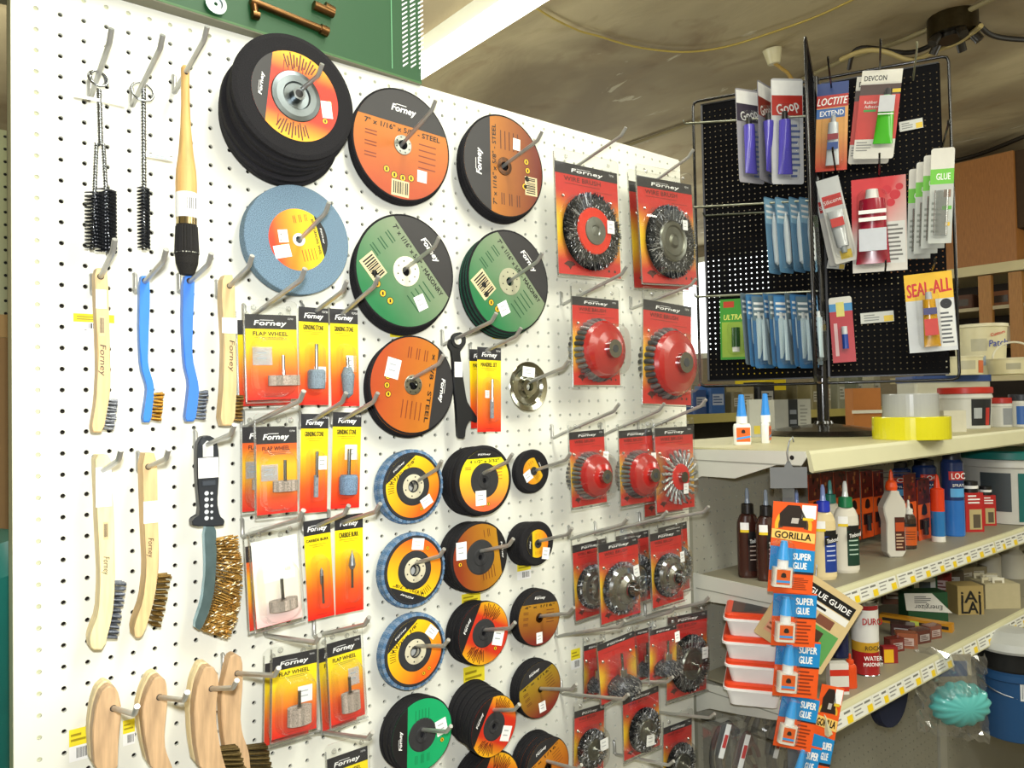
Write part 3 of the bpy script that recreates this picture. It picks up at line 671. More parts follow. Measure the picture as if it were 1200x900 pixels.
HK = [('holding the twin tube brush', 115, 88, -2.0, 131, 42), ('holding the ringed tube brush', 166, 101, -2.0, 191, 50), ('through the long turned wooden brush', 217, 86, -2.0, 243, 40),
      ('through the wooden brush under the twin tube brush', 118, 324, BZ, 135, 289), ('through the blue brush with brass bristles', 170, 330, BZ, 195, 302),
      ('through the blue brush with steel bristles', 223, 330, BZ, 248, 306), ('through the wooden brush right of the blue brushes', 269, 335, BZ, 296, 308),
      ('through the long curved brush at the far left', 121, 551, BZ, 142, 537), ('through the long curved brush with bronze bristles', 174, 547, BZ, 198, 536),
      ('in the ring of the black chipping brush', 243, 521, BZ, 275, 507), ('through the first pair of short wooden brushes', 133, 830, -2.9, 161, 838),
      ('through the second pair of short wooden brushes', 187, 817, -2.9, 220, 821), ('through the third pair of short wooden brushes', 248, 807, -2.9, 278, 806), ('through the fourth short wooden brush', 278, 789, -2.2, 327, 792)]
for t in HK: hook('bent steel peg hook ' + t[0], *t[1:])
# ================================================================== abrasive discs
def rotp(x, z, a): return (x * math.cos(a) - z * math.sin(a), x * math.sin(a) + z * math.cos(a))
def seg(b, rad, d, rot, y, col, mat='print', n=28):          # the part of a disc beyond a chord
    t = math.acos(d / rad); pts = [rotp(rad * math.sin(-t + 2 * t * k / n), rad * math.cos(-t + 2 * t * k / n), rot) for k in range(n + 1)]
    b.poly(pts, y, col, mat)
def logo(b, cx, cz, w, h, y, rot=0, col=WHITE):
    b.text('Forney', h, cx, cz, y, col, rot, w, shear=.25, bold=h * .07)
    p = rotp(-w * .33, h * .62, rot); q = rotp(w * .1, h * .62, rot); m_ = rotp(0, h * .1, rot)
    b.poly([(cx + p[0], cz + p[1]), (cx + q[0], cz + q[1]), (cx + q[0] - m_[0], cz + q[1] - m_[1]), (cx + p[0] - m_[0], cz + p[1] - m_[1])], y - .002, col)
def icons(b, n, r, a0, da, s, y):
    for k in range(n):
        a = a0 + da * k; x, z = r * math.cos(a), r * math.sin(a)
        b.add([(x + s * math.cos(t / 10 * 2 * PI), y, z + s * math.sin(t / 10 * 2 * PI)) for t in range(10)], [tuple(range(10))], 'print', BLACK)
        b.add([(x + s * .82 * math.cos(t / 10 * 2 * PI), y - .004, z + s * .82 * math.sin(t / 10 * 2 * PI)) for t in range(10)], [tuple(range(10))], 'print', hx('#f0b81c'))
        b.rect(x - s * .25, x + s * .25, z - s * .45, z + s * .45, y - .008, BLACK)
def disc_label(b, ri, ro, rot, d, cA, cB, title, y, tcol=BLACK, blk=hx('#2b2a2c'), sticker=None, nic=4, lettering=True, icr=None, barc=None):
    up = (-math.sin(rot), math.cos(rot))
    b.ring(ri, ro, y, None, 'print', 64, 6, cfn=lambda v: mixc(cB, cA, ((v[0] * up[0] + v[2] * up[1]) / ro + 1) / 2 * 1.25 - .1))
    if cA[0] > .5 and cA[1] < .1:        # red rings turn yellow at both ends and carry fine print there
        sd = (math.cos(rot), math.sin(rot)); yl = hx('#eeb01c')
        b.ring(ri, ro, y - .003, None, 'print', 64, 6, cfn=lambda v: mixc(mixc(cB, cA, .5), yl, (abs(v[0] * sd[0] + v[2] * sd[1]) / ro - .45) * 2.0 if True else 0))
        for e in (0, PI):
            for k in range(11):
                a = rot + e + (k - 5) * .085; rr_ = (ri + ro) / 2; w_ = (ro - ri) * (.25 + .1 * ((k * 7) % 3))
                b.poly([(rr_ * math.cos(a) + p * math.cos(a) - q * math.sin(a), rr_ * math.sin(a) + p * math.sin(a) + q * math.cos(a)) for p, q in ((-w_, -.018 * ro), (w_, -.018 * ro), (w_, .014 * ro), (-w_, .014 * ro))], y - .006, hx('#5a2a10'))
    seg(b, ro, d, rot, y - .009, blk)
    c = rotp(0, d + (ro - d) * .45, rot); logo(b, c[0], c[1], ro * .5, (ro - d) * .2, y - .012, rot)
    if title:
        c = rotp(0, d - ro * .095, rot); b.text(title, ro * .095, c[0], c[1], y - .010, tcol, rot, 1.72 * math.sqrt(ro * ro - d * d), bold=ro * .006)
    if lettering:
        for sx in (-1, 1):
            for k in range(3 if sx < 0 else 5):
                x0 = -ro * .78 if sx < 0 else ro * .34; c0 = d - ro * (.28 + (.2 if sx < 0 else .11) * k)
                for j in range(2 if sx < 0 else 1):
                    zz = c0 - j * ro * .06; w = ro * (.24 if sx < 0 else .38)
                    if math.hypot(x0 + w, zz) > ri * 1.1 and math.hypot(x0, zz) < ro * .95:
                        b.poly([rotp(*p, rot) for p in [(x0, zz), (x0 + w, zz), (x0 + w, zz + ro * .022), (x0, zz + ro * .022)]], y - .006, mixc(cB, BLACK, .55))
    if nic: icons(b, nic, icr or (ri + ro) * .52, rot - PI / 2 - .28 * nic / 2, .28 * 1.05, ro * .07, y - .008)
    if barc: p = barc; b.T = Matrix.Rotation(-rot, 4, 'Y'); b.bars(p[0] - p[2] / 2, p[0] + p[2] / 2, p[1] - p[3] / 2, p[1] + p[3] / 2, y - .012, 5, hx('#d8c89c')); b.T = Matrix.Identity(4)
def sticker(b, x, z, w, h, rot, y, lines=True):
    b.poly([(x + rotp(p, q, rot)[0], z + rotp(p, q, rot)[1]) for p, q in ((-w / 2, -h / 2), (w / 2, -h / 2), (w / 2, h / 2), (-w / 2, h / 2))], y, hx('#f4f5f2'), 'paper')
    if lines:
        for k in range(2):
            q0 = h * (.15 - .3 * k); b.poly([(x + rotp(p, q, rot)[0], z + rotp(p, q, rot)[1]) for p, q in ((-w * .3, q0), (w * .2, q0), (w * .2, q0 + h * .07), (-w * .3, q0 + h * .07))], y - .004, hx('#a9adb0'))
def stick_on(o, stk, y, lines=True):
    if stk: b = MB(); sticker(b, *stk, y, lines); b.build('price_sticker', o)
def hub_flat(b, r0, r1, y, col, dots=0, mat='metal', dome=0.0):
    b.lathe([(r1, y + .01), (r1, y - .03), (r1 * .96, y - .04 - dome * .1), (r0 * 1.3, y - .05 - dome), (r0, y - .05 - dome), (r0, y + .15)], 28, 'y', (0, 0, 0), col, mat)
    for k in range(dots):
        a = k * 2 * PI / dots + .3; rr = (r0 + r1) * .52; b.add([(rr * math.cos(a) + .05 * math.cos(t / 8 * 2 * PI), y - .052 - dome * .5, rr * math.sin(a) + .05 * math.sin(t / 8 * 2 * PI)) for t in range(8)], [tuple(range(8))], 'print', BLACK)
DK = hx('#1d1c1e')
def body(b, R, th, col, mat='grit', hole=.22, y0=0.0):
    b.lathe([(hole, y0), (R * .985, y0), (R, y0 + min(.03, th / 3)), (R, y0 + th - min(.03, th / 3)), (R * .985, y0 + th), (hole, y0 + th), (hole, y0)], 72, 'y', (0, 0, 0), col, mat, smooth=False)
GR = 'abrasive discs hanging on the white wall'
def disc_thing(kind, label, px, z, R, th, spec, group=GR, off=(0, 0), tilt=(0, 0)):
    c = at(px[0], px[1], z)
    r = empty(kind, (c[0] + off[0], c[1] + off[1], z), label, 'disc', group, (tilt[0], 0, tilt[1]))
    spec(r, R, th); return r
def sp_cut(rot, d, cA, cB, title, hub=hx('#8a8c86'), stk=None, nic=4, barc=None, hr=.62, hole=.42, dots=8, blk=hx('#2b2a2c'), edge=DK, hmat='metal'):
    def f(r, R, th):
        b = MB(); body(b, R, th, edge, 'grit', hole); b.build('abrasive_disc', r)
        b = MB(); disc_label(b, hr * .95, R * .965, rot, d * R, cA, cB, title, -.012, blk=blk, nic=nic, barc=barc)
        stick_on(b.build('label', r), stk, -.035)
        b = MB(); hub_flat(b, hole * .72, hr, -.012, hub, dots, hmat); b.build('hub_ring', r)
    return f
def sp_grind(rot, d, cA, cB, ro, ri, title=None, metalhub=False, stk=None, nic=3, body_c=DK, blk=hx('#1c1b1d'), cmat='matte', ccol=hx('#2b2b2c')):
    def f(r, R, th):
        b = MB(); b.lathe([(.2, .1), (ro * 1.02, 0), (R * .93, 0), (R, .08), (R, th), (R * .97, th + .01), (.2, th + .01)], 72, 'y', (0, 0, 0), body_c, 'grit', smooth=False)
        b.ring(.2, ro * 1.02, -.001, body_c, 'grit'); b.build('abrasive_disc', r)
        b = MB(); disc_label(b, ri, ro, rot, d * ro, cA, cB, title, -.014, blk=blk, nic=nic, icr=(ri + ro) / 2)
        stick_on(b.build('label', r), stk, -.04)
        b = MB()
        if metalhub:
            b.lathe([(ri, -.01), (ri * .97, -.06), (ri * .8, -.12), (ri * .55, -.14), (ri * .5, -.05), (.34, -.02)], 36, 'y', (0, 0, 0), hx('#737b7e'), 'metal')
            b.cyl((0, .05, 0), (0, -.42, 0), .4, hx('#7d8385'), 'metal', 6, r2=.36); b.cyl((0, -.42, 0), (0, -.43, 0), .22, BLACK, 'plastic', 16)
        else:
            b.lathe([(ri, -.01), (ri * .92, .02), (ri * .55, .06), (ri * .5, .03), (.24, .03), (.2, .1)], 36, 'y', (0, 0, 0), ccol, cmat)
            b.ring(.16, ri, -.004, ccol, cmat)
            b.lathe([(ri * .97, -.01), (ri * .93, -.03), (ri * .5, -.03), (ri * .45, -.07), (.3, -.07), (.24, -.02)], 36, 'y', (0, 0, 0), ccol, cmat)
        b.build('hub', r)
    return f
def sp_flap(rot, stk, blueish=hx('#56789a'), lab=(hx('#f5d21c'), hx('#e8641c'))):
    def f(r, R, th):
        b = MB(); n = 46                              # overlapping blue cloth flaps round the rim
        for k in range(n):
            a, a2 = 2 * PI * k / n, 2 * PI * (k + 1.35) / n
            vs = [(R * .80 * math.cos(a), .02, R * .80 * math.sin(a)), (R * math.cos(a), .05, R * math.sin(a)), (R * math.cos(a2), .13, R * math.sin(a2)), (R * .8 * math.cos(a2), .10, R * .8 * math.sin(a2)),
                  (R * math.cos(a), th, R * math.sin(a)), (R * math.cos(a2), th, R * math.sin(a2)), (R * .8 * math.cos(a), th, R * .8 * math.sin(a)), (R * .8 * math.cos(a2), th, R * .8 * math.sin(a2))]
            b.add(vs, [(0, 1, 2, 3), (1, 4, 5, 2), (0, 6, 4, 1), (6, 7, 5, 4)], 'grit', mixc(blueish, WHITE, .12 * (k % 2)))
        t = b.build('flap_ring', r); t['label'] = 'blue abrasive flaps'
        b = MB(); b.lathe([(.3, 0), (R * .9, 0), (R * .92, .05), (R * .8, .12)], 60, 'y', (0, 0, 0), hx('#26272b'), 'matte'); b.build('backing_plate', r)
        b = MB(); disc_label(b, R * .52, R * .84, rot, R * .60, *lab, '4 1/2" x 7/8"', -.012, blk=hx('#26272b'), nic=2, icr=R * .68, lettering=False)
        for k in range(9):
            a = rot + PI * .62 + k * .09; x, z = R * .69 * math.cos(a), R * .69 * math.sin(a)
            b.poly([(x + rotp(p, q, a)[0], z + rotp(p, q, a)[1]) for p, q in ((-.22, -.02), (.2, -.02), (.2, .02), (-.22, .02))], -.02, hx('#6b4a10'))
        stick_on(b.build('label', r), stk, -.035)
        b = MB(); b.lathe([(R * .5, -.012), (R * .47, -.03), (R * .32, -.05), (R * .28, -.02), (R * .22, .02)], 40, 'y', (0, 0, 0), hx('#2a2b2d'), 'matte'); b.build('centre_plate', r)
        b = MB(); hub_flat(b, R * .17, R * .33, -.03, hx('#cfc8ac'), 6, 'paper'); b.build('hub_ring', r)
    return f
def sp_plain(col=DK, rim=None):
    def f(r, R, th):
        b = MB(); body(b, R, th, col, 'grit', .3); b.ring(.4, R * .9, -.004, rim or mixc(col, WHITE, .05), 'print'); b.build('abrasive_disc', r)
    return f
ORG, BRN, OR2 = hx('#c07a1c'), hx('#6c2818'), hx('#b0461c')
GRN_, GRL = hx('#157240'), hx('#8d9478')
TI = '7" x 1/16" x 5/8" - '
def stack(kind, label, px, zf, R, th, spec, n, rear, tiltf=(0, 0), seed=0, drop=0.05, gap=0.02, off=0.05, rth=None):
    disc_thing(kind, label + (', front one of its stack' if n else ''), px, zf, R, th, spec, tilt=tiltf)
    rg = random.Random(seed + 11); z = zf + th + gap; words = ['second', 'third', 'fourth', 'fifth', 'sixth', 'seventh', 'eighth', 'ninth']
    c = at(px[0], px[1], zf)
    for k in range(n):
        t_ = rth or th
        if z + t_ > -0.12: break
        rr = empty(kind, (c[0] + rg.uniform(-off, off), c[1] + drop * (k + 1) + rg.uniform(0, off), z), '%s, %s from its stack front' % (label, words[k]), 'disc', GR, (tiltf[0], 0, tiltf[1]))
        (rear[k % len(rear)])(rr, R, t_); z += t_ + gap
# 7 inch wheels
stack('grinding_wheel', 'thick black grinding wheel with domed metal hub', (347, 113), -2.75, 3.42, 0.34, sp_grind(math.radians(82), .62, hx('#cc2414'), hx('#c83414'), 2.45, 1.4, None, True, (1.75, -.35, .62, .95, .1), 3), 5, [sp_plain(), sp_plain(hx('#222124'))], (math.radians(-3), 0), 1, 0.17, 0.05, 0.16, 0.36)
stack('cutting_wheel', 'large orange and black steel cutting wheel', (472, 170), -0.95, 3.5, 0.09, sp_cut(math.radians(-3), .36, ORG, OR2, TI + 'STEEL', stk=(1.35, -1.75, .7, .75, -.05), barc=(-.1, -2.75, 1.25, 1.0)), 3, [sp_plain()], (0, 0), 2, 0.06, .04, .05)
stack('cutting_wheel', 'large brown and black steel cutting wheel', (591, 195), -1.35, 3.5, 0.09, sp_cut(math.radians(90), .34, ORG, BRN, TI + 'STEEL', stk=(1.1, 1.7, .62, .8, -.05), hub=hx('#5a4030'), barc=(-1.0, -2.35, 1.3, 1.1)), 5, [sp_plain()], (0, 0), 3, 0.05, .03, .05)
def sp_bench(r, R, th):
    b = MB(); body(b, R, th, hx('#6c8496'), 'grit', .3); b.build('abrasive_disc', r)
    b = MB(); disc_label(b, .3, 1.72, math.radians(-75), 1.25, hx('#f7dc12'), hx('#ea3a1c'), 'BENCH GRINDING WHEEL', -.014, nic=3, blk=BLACK); o = b.build('label', r); stick_on(o, (-.9, .1, .55, .7, .15), -.03); stick_on(o, (-.95, -.75, .95, .7, .25), -.034, False)
    b = MB(); hub_flat(b, .2, .36, -.02, WHITE, 0, 'plastic'); b.build('hub_ring', r)
disc_thing('grinding_wheel', 'thick blue grey bench grinding wheel with a red and yellow label', (350, 281), -1.35, 3.05, 0.75, sp_bench)
stack('cutting_wheel', 'large green and black masonry cutting wheel, left of the two', (476, 318), -1.45, 3.5, 0.1, sp_cut(math.radians(-50), .42, GRL, GRN_, TI + 'MASONRY', hub=hx('#ece6cc'), stk=(1.0, -1.85, .75, .95, .45), barc=(-1.5, -1.7, 1.6, 1.1), hr=.92, hmat='paper'), 5, [sp_plain()], (0, 0), 4, 0.06, .03, .06)
stack('cutting_wheel', 'large green and black masonry cutting wheel, right of the two', (597, 330), -1.6, 3.5, 0.1, sp_cut(math.radians(-48), .42, GRL, GRN_, TI + 'MASONRY', hub=hx('#a9a88c'), stk=(-.55, -1.85, .85, .9, .45), barc=(-1.2, -1.9, 1.7, 1.3), hr=.92, hmat='paper'), 6, [sp_plain(hx('#1f4a38')), sp_plain()], (0, 0), 5, 0.05, .05, .06)
stack('cutting_wheel', 'medium orange steel cutting wheel, black on its right', (484, 451), -1.5, 3.02, 0.09, sp_cut(math.radians(-100), .5, ORG, OR2, 'x 7/8 - STEEL', hub=hx('#9a9a8e'), stk=(-1.4, 1.0, .95, 1.2, -.25), nic=5), 4, [sp_cut(math.radians(60), .5, ORG, BRN, None, nic=0), sp_plain(hx('#7a2418')), sp_plain()], (0, 0), 6, 0.05, .08, .1)
# 4 1/2 inch flap discs
FL = [((484, 570), -0.95, 38, (.95, -1.0, .8, .62, .5), 'top of the three'), ((486, 668), -1.25, 158, (.25, 1.55, .85, .7, -.15), 'middle of the three'), ((486.5, 763.5), -1.4, 38, (1.2, .95, .8, .65, -.75), 'bottom of the three')]
for i, (px, z, rot, stk, w) in enumerate(FL):
    stack('flap_disc', 'blue rimmed flap disc with yellow label, ' + w, px, z, 2.27, 0.42, sp_flap(math.radians(rot), stk), 1, [sp_flap(math.radians(rot + 60), None)], (0, 0), 7 + i, .05, .05, .06, .3)
EM = hx('#0fa060')
stack('masonry_wheel', 'small green masonry grinding wheel at the bottom', (495, 861), -2.0, 2.2, 0.25, sp_grind(math.radians(88), .5, EM, hx('#18a868'), 2.1, .98, None, False, (1.35, .1, .8, .95, .2), 3), 3, [sp_grind(math.radians(80), .5, EM, EM, 2.1, .98, None, False, None, 0), sp_plain()], (0, 0), 10, .03, .05, .05, .28)
stack('grinding_wheel', 'small black grinding wheel with yellow ring label', (568, 563), -2.0, 2.25, 0.26, sp_grind(math.radians(0), .72, hx('#f4ee1c'), hx('#f06a3c'), 1.98, 1.12, '4 1/2" x 3/32"', False, (-.35, -1.1, .85, .95, 0), 3), 5, [sp_plain()], (0, 0), 11, .03, .04, .05, .28)
stack('grinding_wheel', 'small dark brown grinding wheel with a rusty label', (563, 653), -1.9, 2.25, 0.26, sp_grind(math.radians(-82), .72, hx('#b8841e'), hx('#8a341a'), 2.12, 1.12, None, False, (-1.5, .6, .8, 1.1, 0), 2), 4, [sp_plain()], (0, 0), 12, .03, .04, .05, .28)
stack('grinding_wheel', 'small red ringed grinding wheel, evenly stacked', (567, 742), -1.6, 2.02, 0.22, sp_grind(math.radians(62), .55, hx('#d02a1c'), hx('#c83a1c'), 1.98, .92, None, False, (1.15, -.45, .85, 1.1, -.3), 3), 4, [sp_plain()], (0, 0), 13, .03, .04, .05, .26)
stack('grinding_wheel', 'small red ringed wheel on the slumping black stack', (579, 851), -3.0, 1.9, 0.22, sp_grind(math.radians(60), .55, hx('#d02c1c'), hx('#d0341c'), 1.86, .9, None, False, (1.0, -.75, .8, .95, -.35), 3), 6, [sp_plain()], (math.radians(3), math.radians(4)), 14, -.07, .1, .05, .36)
stack('grinding_wheel', 'small red and black grinding wheel at the photo bottom', (578, 922), -1.8, 2.2, 0.26, sp_grind(math.radians(62), .5, hx('#d02a1c'), hx('#d0341c'), 2.1, .95, None, False, None, 3), 4, [sp_plain()], (0, 0), 15, .03, .04, .05, .28)
# 3 and 4 inch discs, third column
stack('cutoff_disc', 'little black cutoff disc, top of the third column', (625, 552), -1.0, 1.5, 0.12, sp_grind(math.radians(-60), .6, hx('#e8b81c'), hx('#d8881c'), .92, .26, None, False, (-.5, -.3, .7, .7, .5), 0), 3, [sp_plain()], (0, 0), 16, .02, .02, .03, .12)
stack('cutoff_disc', 'little black cutoff disc, second pile of the third column', (630, 637), -1.7, 1.5, 0.12, sp_grind(math.radians(90), .5, hx('#e8d01c'), hx('#e8801c'), .95, .26, None, False, (.7, -.75, .65, .8, -.2), 0), 8, [sp_plain()], (0, 0), 17, .02, .02, .03, .16)
stack('cutoff_disc', 'brown gold cutoff disc, third pile of the third column', (632, 724), -1.25, 1.93, 0.12, sp_cut(math.radians(-4), .5, hx('#b8891e'), hx('#7a2a22'), '4" x 1/16"', hub=hx('#5a3a20'), hr=.32, hole=.2, stk=(-.05, -1.35, .55, .75, 0), nic=0, dots=0), 5, [sp_plain()], (0, 0), 18, .0, .03, .04, .12)
stack('cutoff_disc', 'brown gold cutoff disc, fourth pile of the third column', (633, 808), -1.4, 1.93, 0.12, sp_cut(math.radians(22), .5, hx('#a8901e'), hx('#7a2a22'), '4" x 1/16"', hub=hx('#4a4428'), hr=.2, hole=.15, stk=(.15, -1.2, .6, .7, .15), nic=0, dots=0), 6, [sp_plain()], (0, 0), 19, .0, .03, .04, .12)
stack('cutoff_disc', 'orange brown cutoff disc, bottom pile of the third column', (642, 899), -1.9, 1.98, 0.12, sp_cut(math.radians(25), .5, hx('#c8841e'), hx('#a8501e'), '4" x 1/16"', hub=hx('#4a3428'), hr=.3, hole=.2, nic=0, dots=0), 6, [sp_cut(math.radians(50), .5, hx('#c8601e'), hx('#a8501e'), None, hr=.3, hole=.2, nic=0, dots=0), sp_plain()], (0, 0), 20, .0, .05, .04, .2)
# flat metal arbor plate
c = at(620, 453, -1.3)
r = empty('metal_saucer', c, 'shiny metal saucer shaped flange hanging left of the red cup brush packs', 'flange')
b = MB(); b.lathe([(.3, -.1), (.62, -.14), (.7, .02), (.85, .2), (1.2, .24), (1.35, .1), (1.68, 0), (1.72, .03), (1.66, .08), (1.3, .3), (.3, .3)], 44, 'y', (0, 0, 0), hx('#b5b6a6'), 'chrome'); b.build('dish', r)
b = MB(); sticker(b, -.05, 1.0, 1.1, .7, -.1, -.06); b.build('price_sticker', r)
# black spanner
z = -1.6; pts = [(531, 396), (534, 390), (541, 389), (546, 394), (546, 402), (541, 409), (539, 412), (543, 440), (547, 470), (553, 480), (560, 490), (559, 496), (551, 492), (546, 502), (545, 514), (537, 514), (536, 500), (535, 480), (532, 450), (530, 412), (526, 405), (527, 398)]
o, c, _ = poly_at(pts, z); lo = lambda x, y: (at(x, y, z)[0] - c[0], c[1] - at(x, y, z)[1])
r = empty('pin_spanner', c, 'black pin spanner wrench hanging between the orange and green discs', 'spanner')
b = MB(); b.prism(chaikin(o), 0, .25, hx('#1b1d20'), 'plastic', bev=.04); b.build('handle', r)
b = MB(); q = lo(536, 399); b.lathe([(.26, -.06), (.48, -.06), (.5, .1), (.26, .1)], 20, 'y', (q[0], 0, q[1]), hx('#1b1d20'), 'plastic'); b.lathe([(.001, -.07), (.27, -.07)], 16, 'y', (q[0], 0, q[1]), hx('#dfdfd2'), 'paint')
b.build('ring_end', r)
b = MB(); p, q = lo(532, 424), lo(540, 442); b.rect(p[0], q[0] + .1, q[1], p[1], -.05, WHITE, 'paper'); b.build('sticker', r)
DH = [('through the top left steel cutting wheels', 472, 168, -.95, 511, 124), ('through the brown steel cutting wheels', 592, 193, -1.35, 636, 160), ('through the blue grey bench wheel', 352, 280, -1.35, 386, 245),
      ('through the left masonry wheels', 476, 314, -1.45, 515, 285), ('through the right masonry wheels', 599, 328, -1.6, 636, 302), ('through the orange steel wheels', 483, 444, -1.5, 520, 423),
      ('through the top flap discs', 490, 563, -.95, 518, 546), ('through the middle flap discs', 487, 660, -1.25, 521, 650), ('through the bottom flap discs', 488, 757, -1.4, 526, 757), ('through the green masonry grinding wheels', 495, 855, -2.0, 529, 858),
      ('through the yellow ringed black grinding wheels', 566, 555, -2.0, 601, 538), ('through the rusty brown grinding wheels', 563, 646, -1.9, 602, 638), ('through the red ringed grinding wheels', 568, 738, -1.6, 604, 736), ('through the tilted red ringed grinding wheels', 578, 832, -3.0, 609, 832),
      ('through the top little cutoff discs', 628, 551, -1.0, 669, 537), ('through the second little cutoff discs', 632, 634, -1.7, 671, 625), ('through the third column brown discs with level caps', 633, 722, -1.25, 673, 718), ('through the third column brown discs with slanting caps', 633, 807, -1.4, 676, 808), ('through the bottom discs of the third column', 641, 892, -1.9, 682, 903),
      ('in the ring of the black spanner', 534, 397, -1.6, 582, 374), ('through the shiny metal saucer', 622, 447, -1.3, 667, 428), ('through the thick black grinding wheels', 352, 106, -2.75, 378, 84)]
for t in DH: hook('bent steel peg hook ' + t[0], *t[1:])
# ================================================================== blister packs on the white wall
def blend(st, t):
    t = max(0, min(1, t))
    for i in range(len(st) - 1):
        if t <= st[i + 1][0]: return mixc(st[i][1], st[i + 1][1], (t - st[i][0]) / (st[i + 1][0] - st[i][0]))
    return st[-1][1]
def shell(r, w, h, top, side, bot, dome=None, th=.1, mat='clear'):
    b = MB(); W_, H_ = w + 2 * side, h + top + bot
    o = rrect(W_, H_, min(.35, W_ * .12)); zc = (top - bot) / 2
    o = [(a, c + zc) for a, c in o]
    n = len(o)
    vs = [(a, -.05, c) for a, c in o] + [(a, .08, c) for a, c in o]
    b.add(vs, [tuple(range(n))], mat, WHITE)
    b.add(vs, [(i, n + i, n + (i + 1) % n, (i + 1) % n) for i in range(n)], mat, WHITE)
    # raised edge beads along the shell
    b.box(-W_ / 2, W_ / 2, -.14, -.02, zc - H_ / 2, zc - H_ / 2 + .07, WHITE, 'cloudy'); b.box(-W_ / 2, -W_ / 2 + .05, -.1, -.02, zc - H_ / 2, zc + H_ / 2 - .3, WHITE, 'cloudy')
    if dome:
        dx, dz, dw, dh, dd = dome
        q = rrect(dw, dh, min(dw, dh) * .3); q = [(a + dx, c + dz) for a, c in q]; q2 = [((a - dx) * .86 + dx, (c - dz) * .86 + dz) for a, c in q]; m_ = len(q)
        vs = [(a, -.06, c) for a, c in q] + [(a, -dd, c) for a, c in q2]
        b.add(vs, [tuple(range(m_, 2 * m_))[::-1]], mat, WHITE); b.add(vs, [(i, (i + 1) % m_, m_ + (i + 1) % m_, m_ + i) for i in range(m_)], mat, WHITE, True)
    o_ = b.build('clear_shell', r); o_['label'] = 'clear plastic shell'
    if top > .35:
        for x in (-.34 * w, .34 * w):
            b = MB(); b.lathe([(.04, -.16), (.1, -.16), (.16, -.06)], 10, 'y', (x, 0, h / 2 + top * .45), WHITE, 'cloudy'); b.build('snap_stud', o_)
def card(r, w, h, fn, title, tcol, sub=None, band=.13, num='72730', sk=None, small=True, name='card', back=None):
    b = MB()
    b.grad(-w / 2, w / 2, -h / 2, h / 2, 0, fn, 6, 16); b.rect(-w / 2, w / 2, -h / 2, h / 2, .03, hx('#c9c4b4'))
    zb = h / 2 - h * band; b.box(-w / 2, w / 2, -.012, 0.02, zb, h / 2, hx('#26262a'), 'print')
    logo(b, 0 if w < 2 else -w * .02, zb + h * band * .42, w * (.62 if w > 1.6 else .7), h * band * .34, -.02)
    if w > 1.6: b.text(num, h * .02, w * .38, zb + h * band * .75, -.02, WHITE)
    if title: b.text(title, h * .05 if w > 1.6 else h * .028, -w * .02, zb - h * .055, -.012, tcol, 0, w * (.68 if w > 1.6 else .84), bold=h * .003)
    if small:
        b.rect(-w * .34, w * .3, zb - h * .105, zb - h * .097, -.01, mixc(fn(.5, .8), BLACK, .5)); b.rect(-w * .2, w * .22, zb - h * .125, zb - h * .118, -.01, mixc(fn(.5, .8), BLACK, .5))
        b.rect(-w * .18, w * .22, -h * .465, -h * .458, -.01, mixc(fn(.5, .05), BLACK, .4))
    o = b.build(name, r); stick_on(o, sk, -.05); return o
def fitquad(q, zl):
    c = [at(x, y, zl) for x, y in q]; cx = sum(p[0] for p in c) / 4; cy = sum(p[1] for p in c) / 4
    TL, TR, BR_, BL = c; d = lambda a, b_: math.hypot(a[0] - b_[0], a[1] - b_[1])
    w = (d(TL, TR) + d(BL, BR_)) / 2; h = (d(TL, BL) + d(TR, BR_)) / 2
    a1 = math.atan2(-(TR[1] - TL[1]), TR[0] - TL[0]); a2 = math.atan2(-(BR_[1] - BL[1]), BR_[0] - BL[0]); a3 = math.atan2(BL[0] - TL[0], BL[1] - TL[1]) ; a4 = math.atan2(BR_[0] - TR[0], BR_[1] - TR[1])
    return (cx, cy, zl), w, h, (a1 + a2 + a3 + a4) / 4
YR = [(0, hx('#e01c14')), (.28, hx('#ee5a14')), (.5, hx('#f8a818')), (.64, hx('#fbd814')), (1, hx('#fae80c'))]
RY = [(0, hx('#e01c14')), (.2, hx('#ee5a14')), (.38, hx('#f8b018')), (.55, hx('#f9c818')), (.75, hx('#ee6a1c')), (1, hx('#e02a1c'))]
fYR = lambda u, v: blend(YR, v)
fRY = lambda u, v: blend(RY, v)
def fRB(u, v):        # wire brush cards: red with a yellow glow at both sides
    g = max(0, 1 - abs(v - .42) / .3) * max(0, (abs(u - .5) - .22) / .28); return mixc(hx('#c4221c'), hx('#f4cc20'), min(1, g * 1.25))
def pack_empty(label, q, z, cat='blister pack', group=None, name='blister_pack', yaw=0):
    c, w, h, a = fitquad(q, z); r = empty(name, c, label, cat, group, (0, -a, yaw)); return r, w, h
SG = hx('#8f8c84')
def stem(b, x, z0, z1, r=.1, y=-.3, col=STEEL, mat='chrome'): b.cyl((x, y, z0), (x, y, z1), r, col, mat, 12)
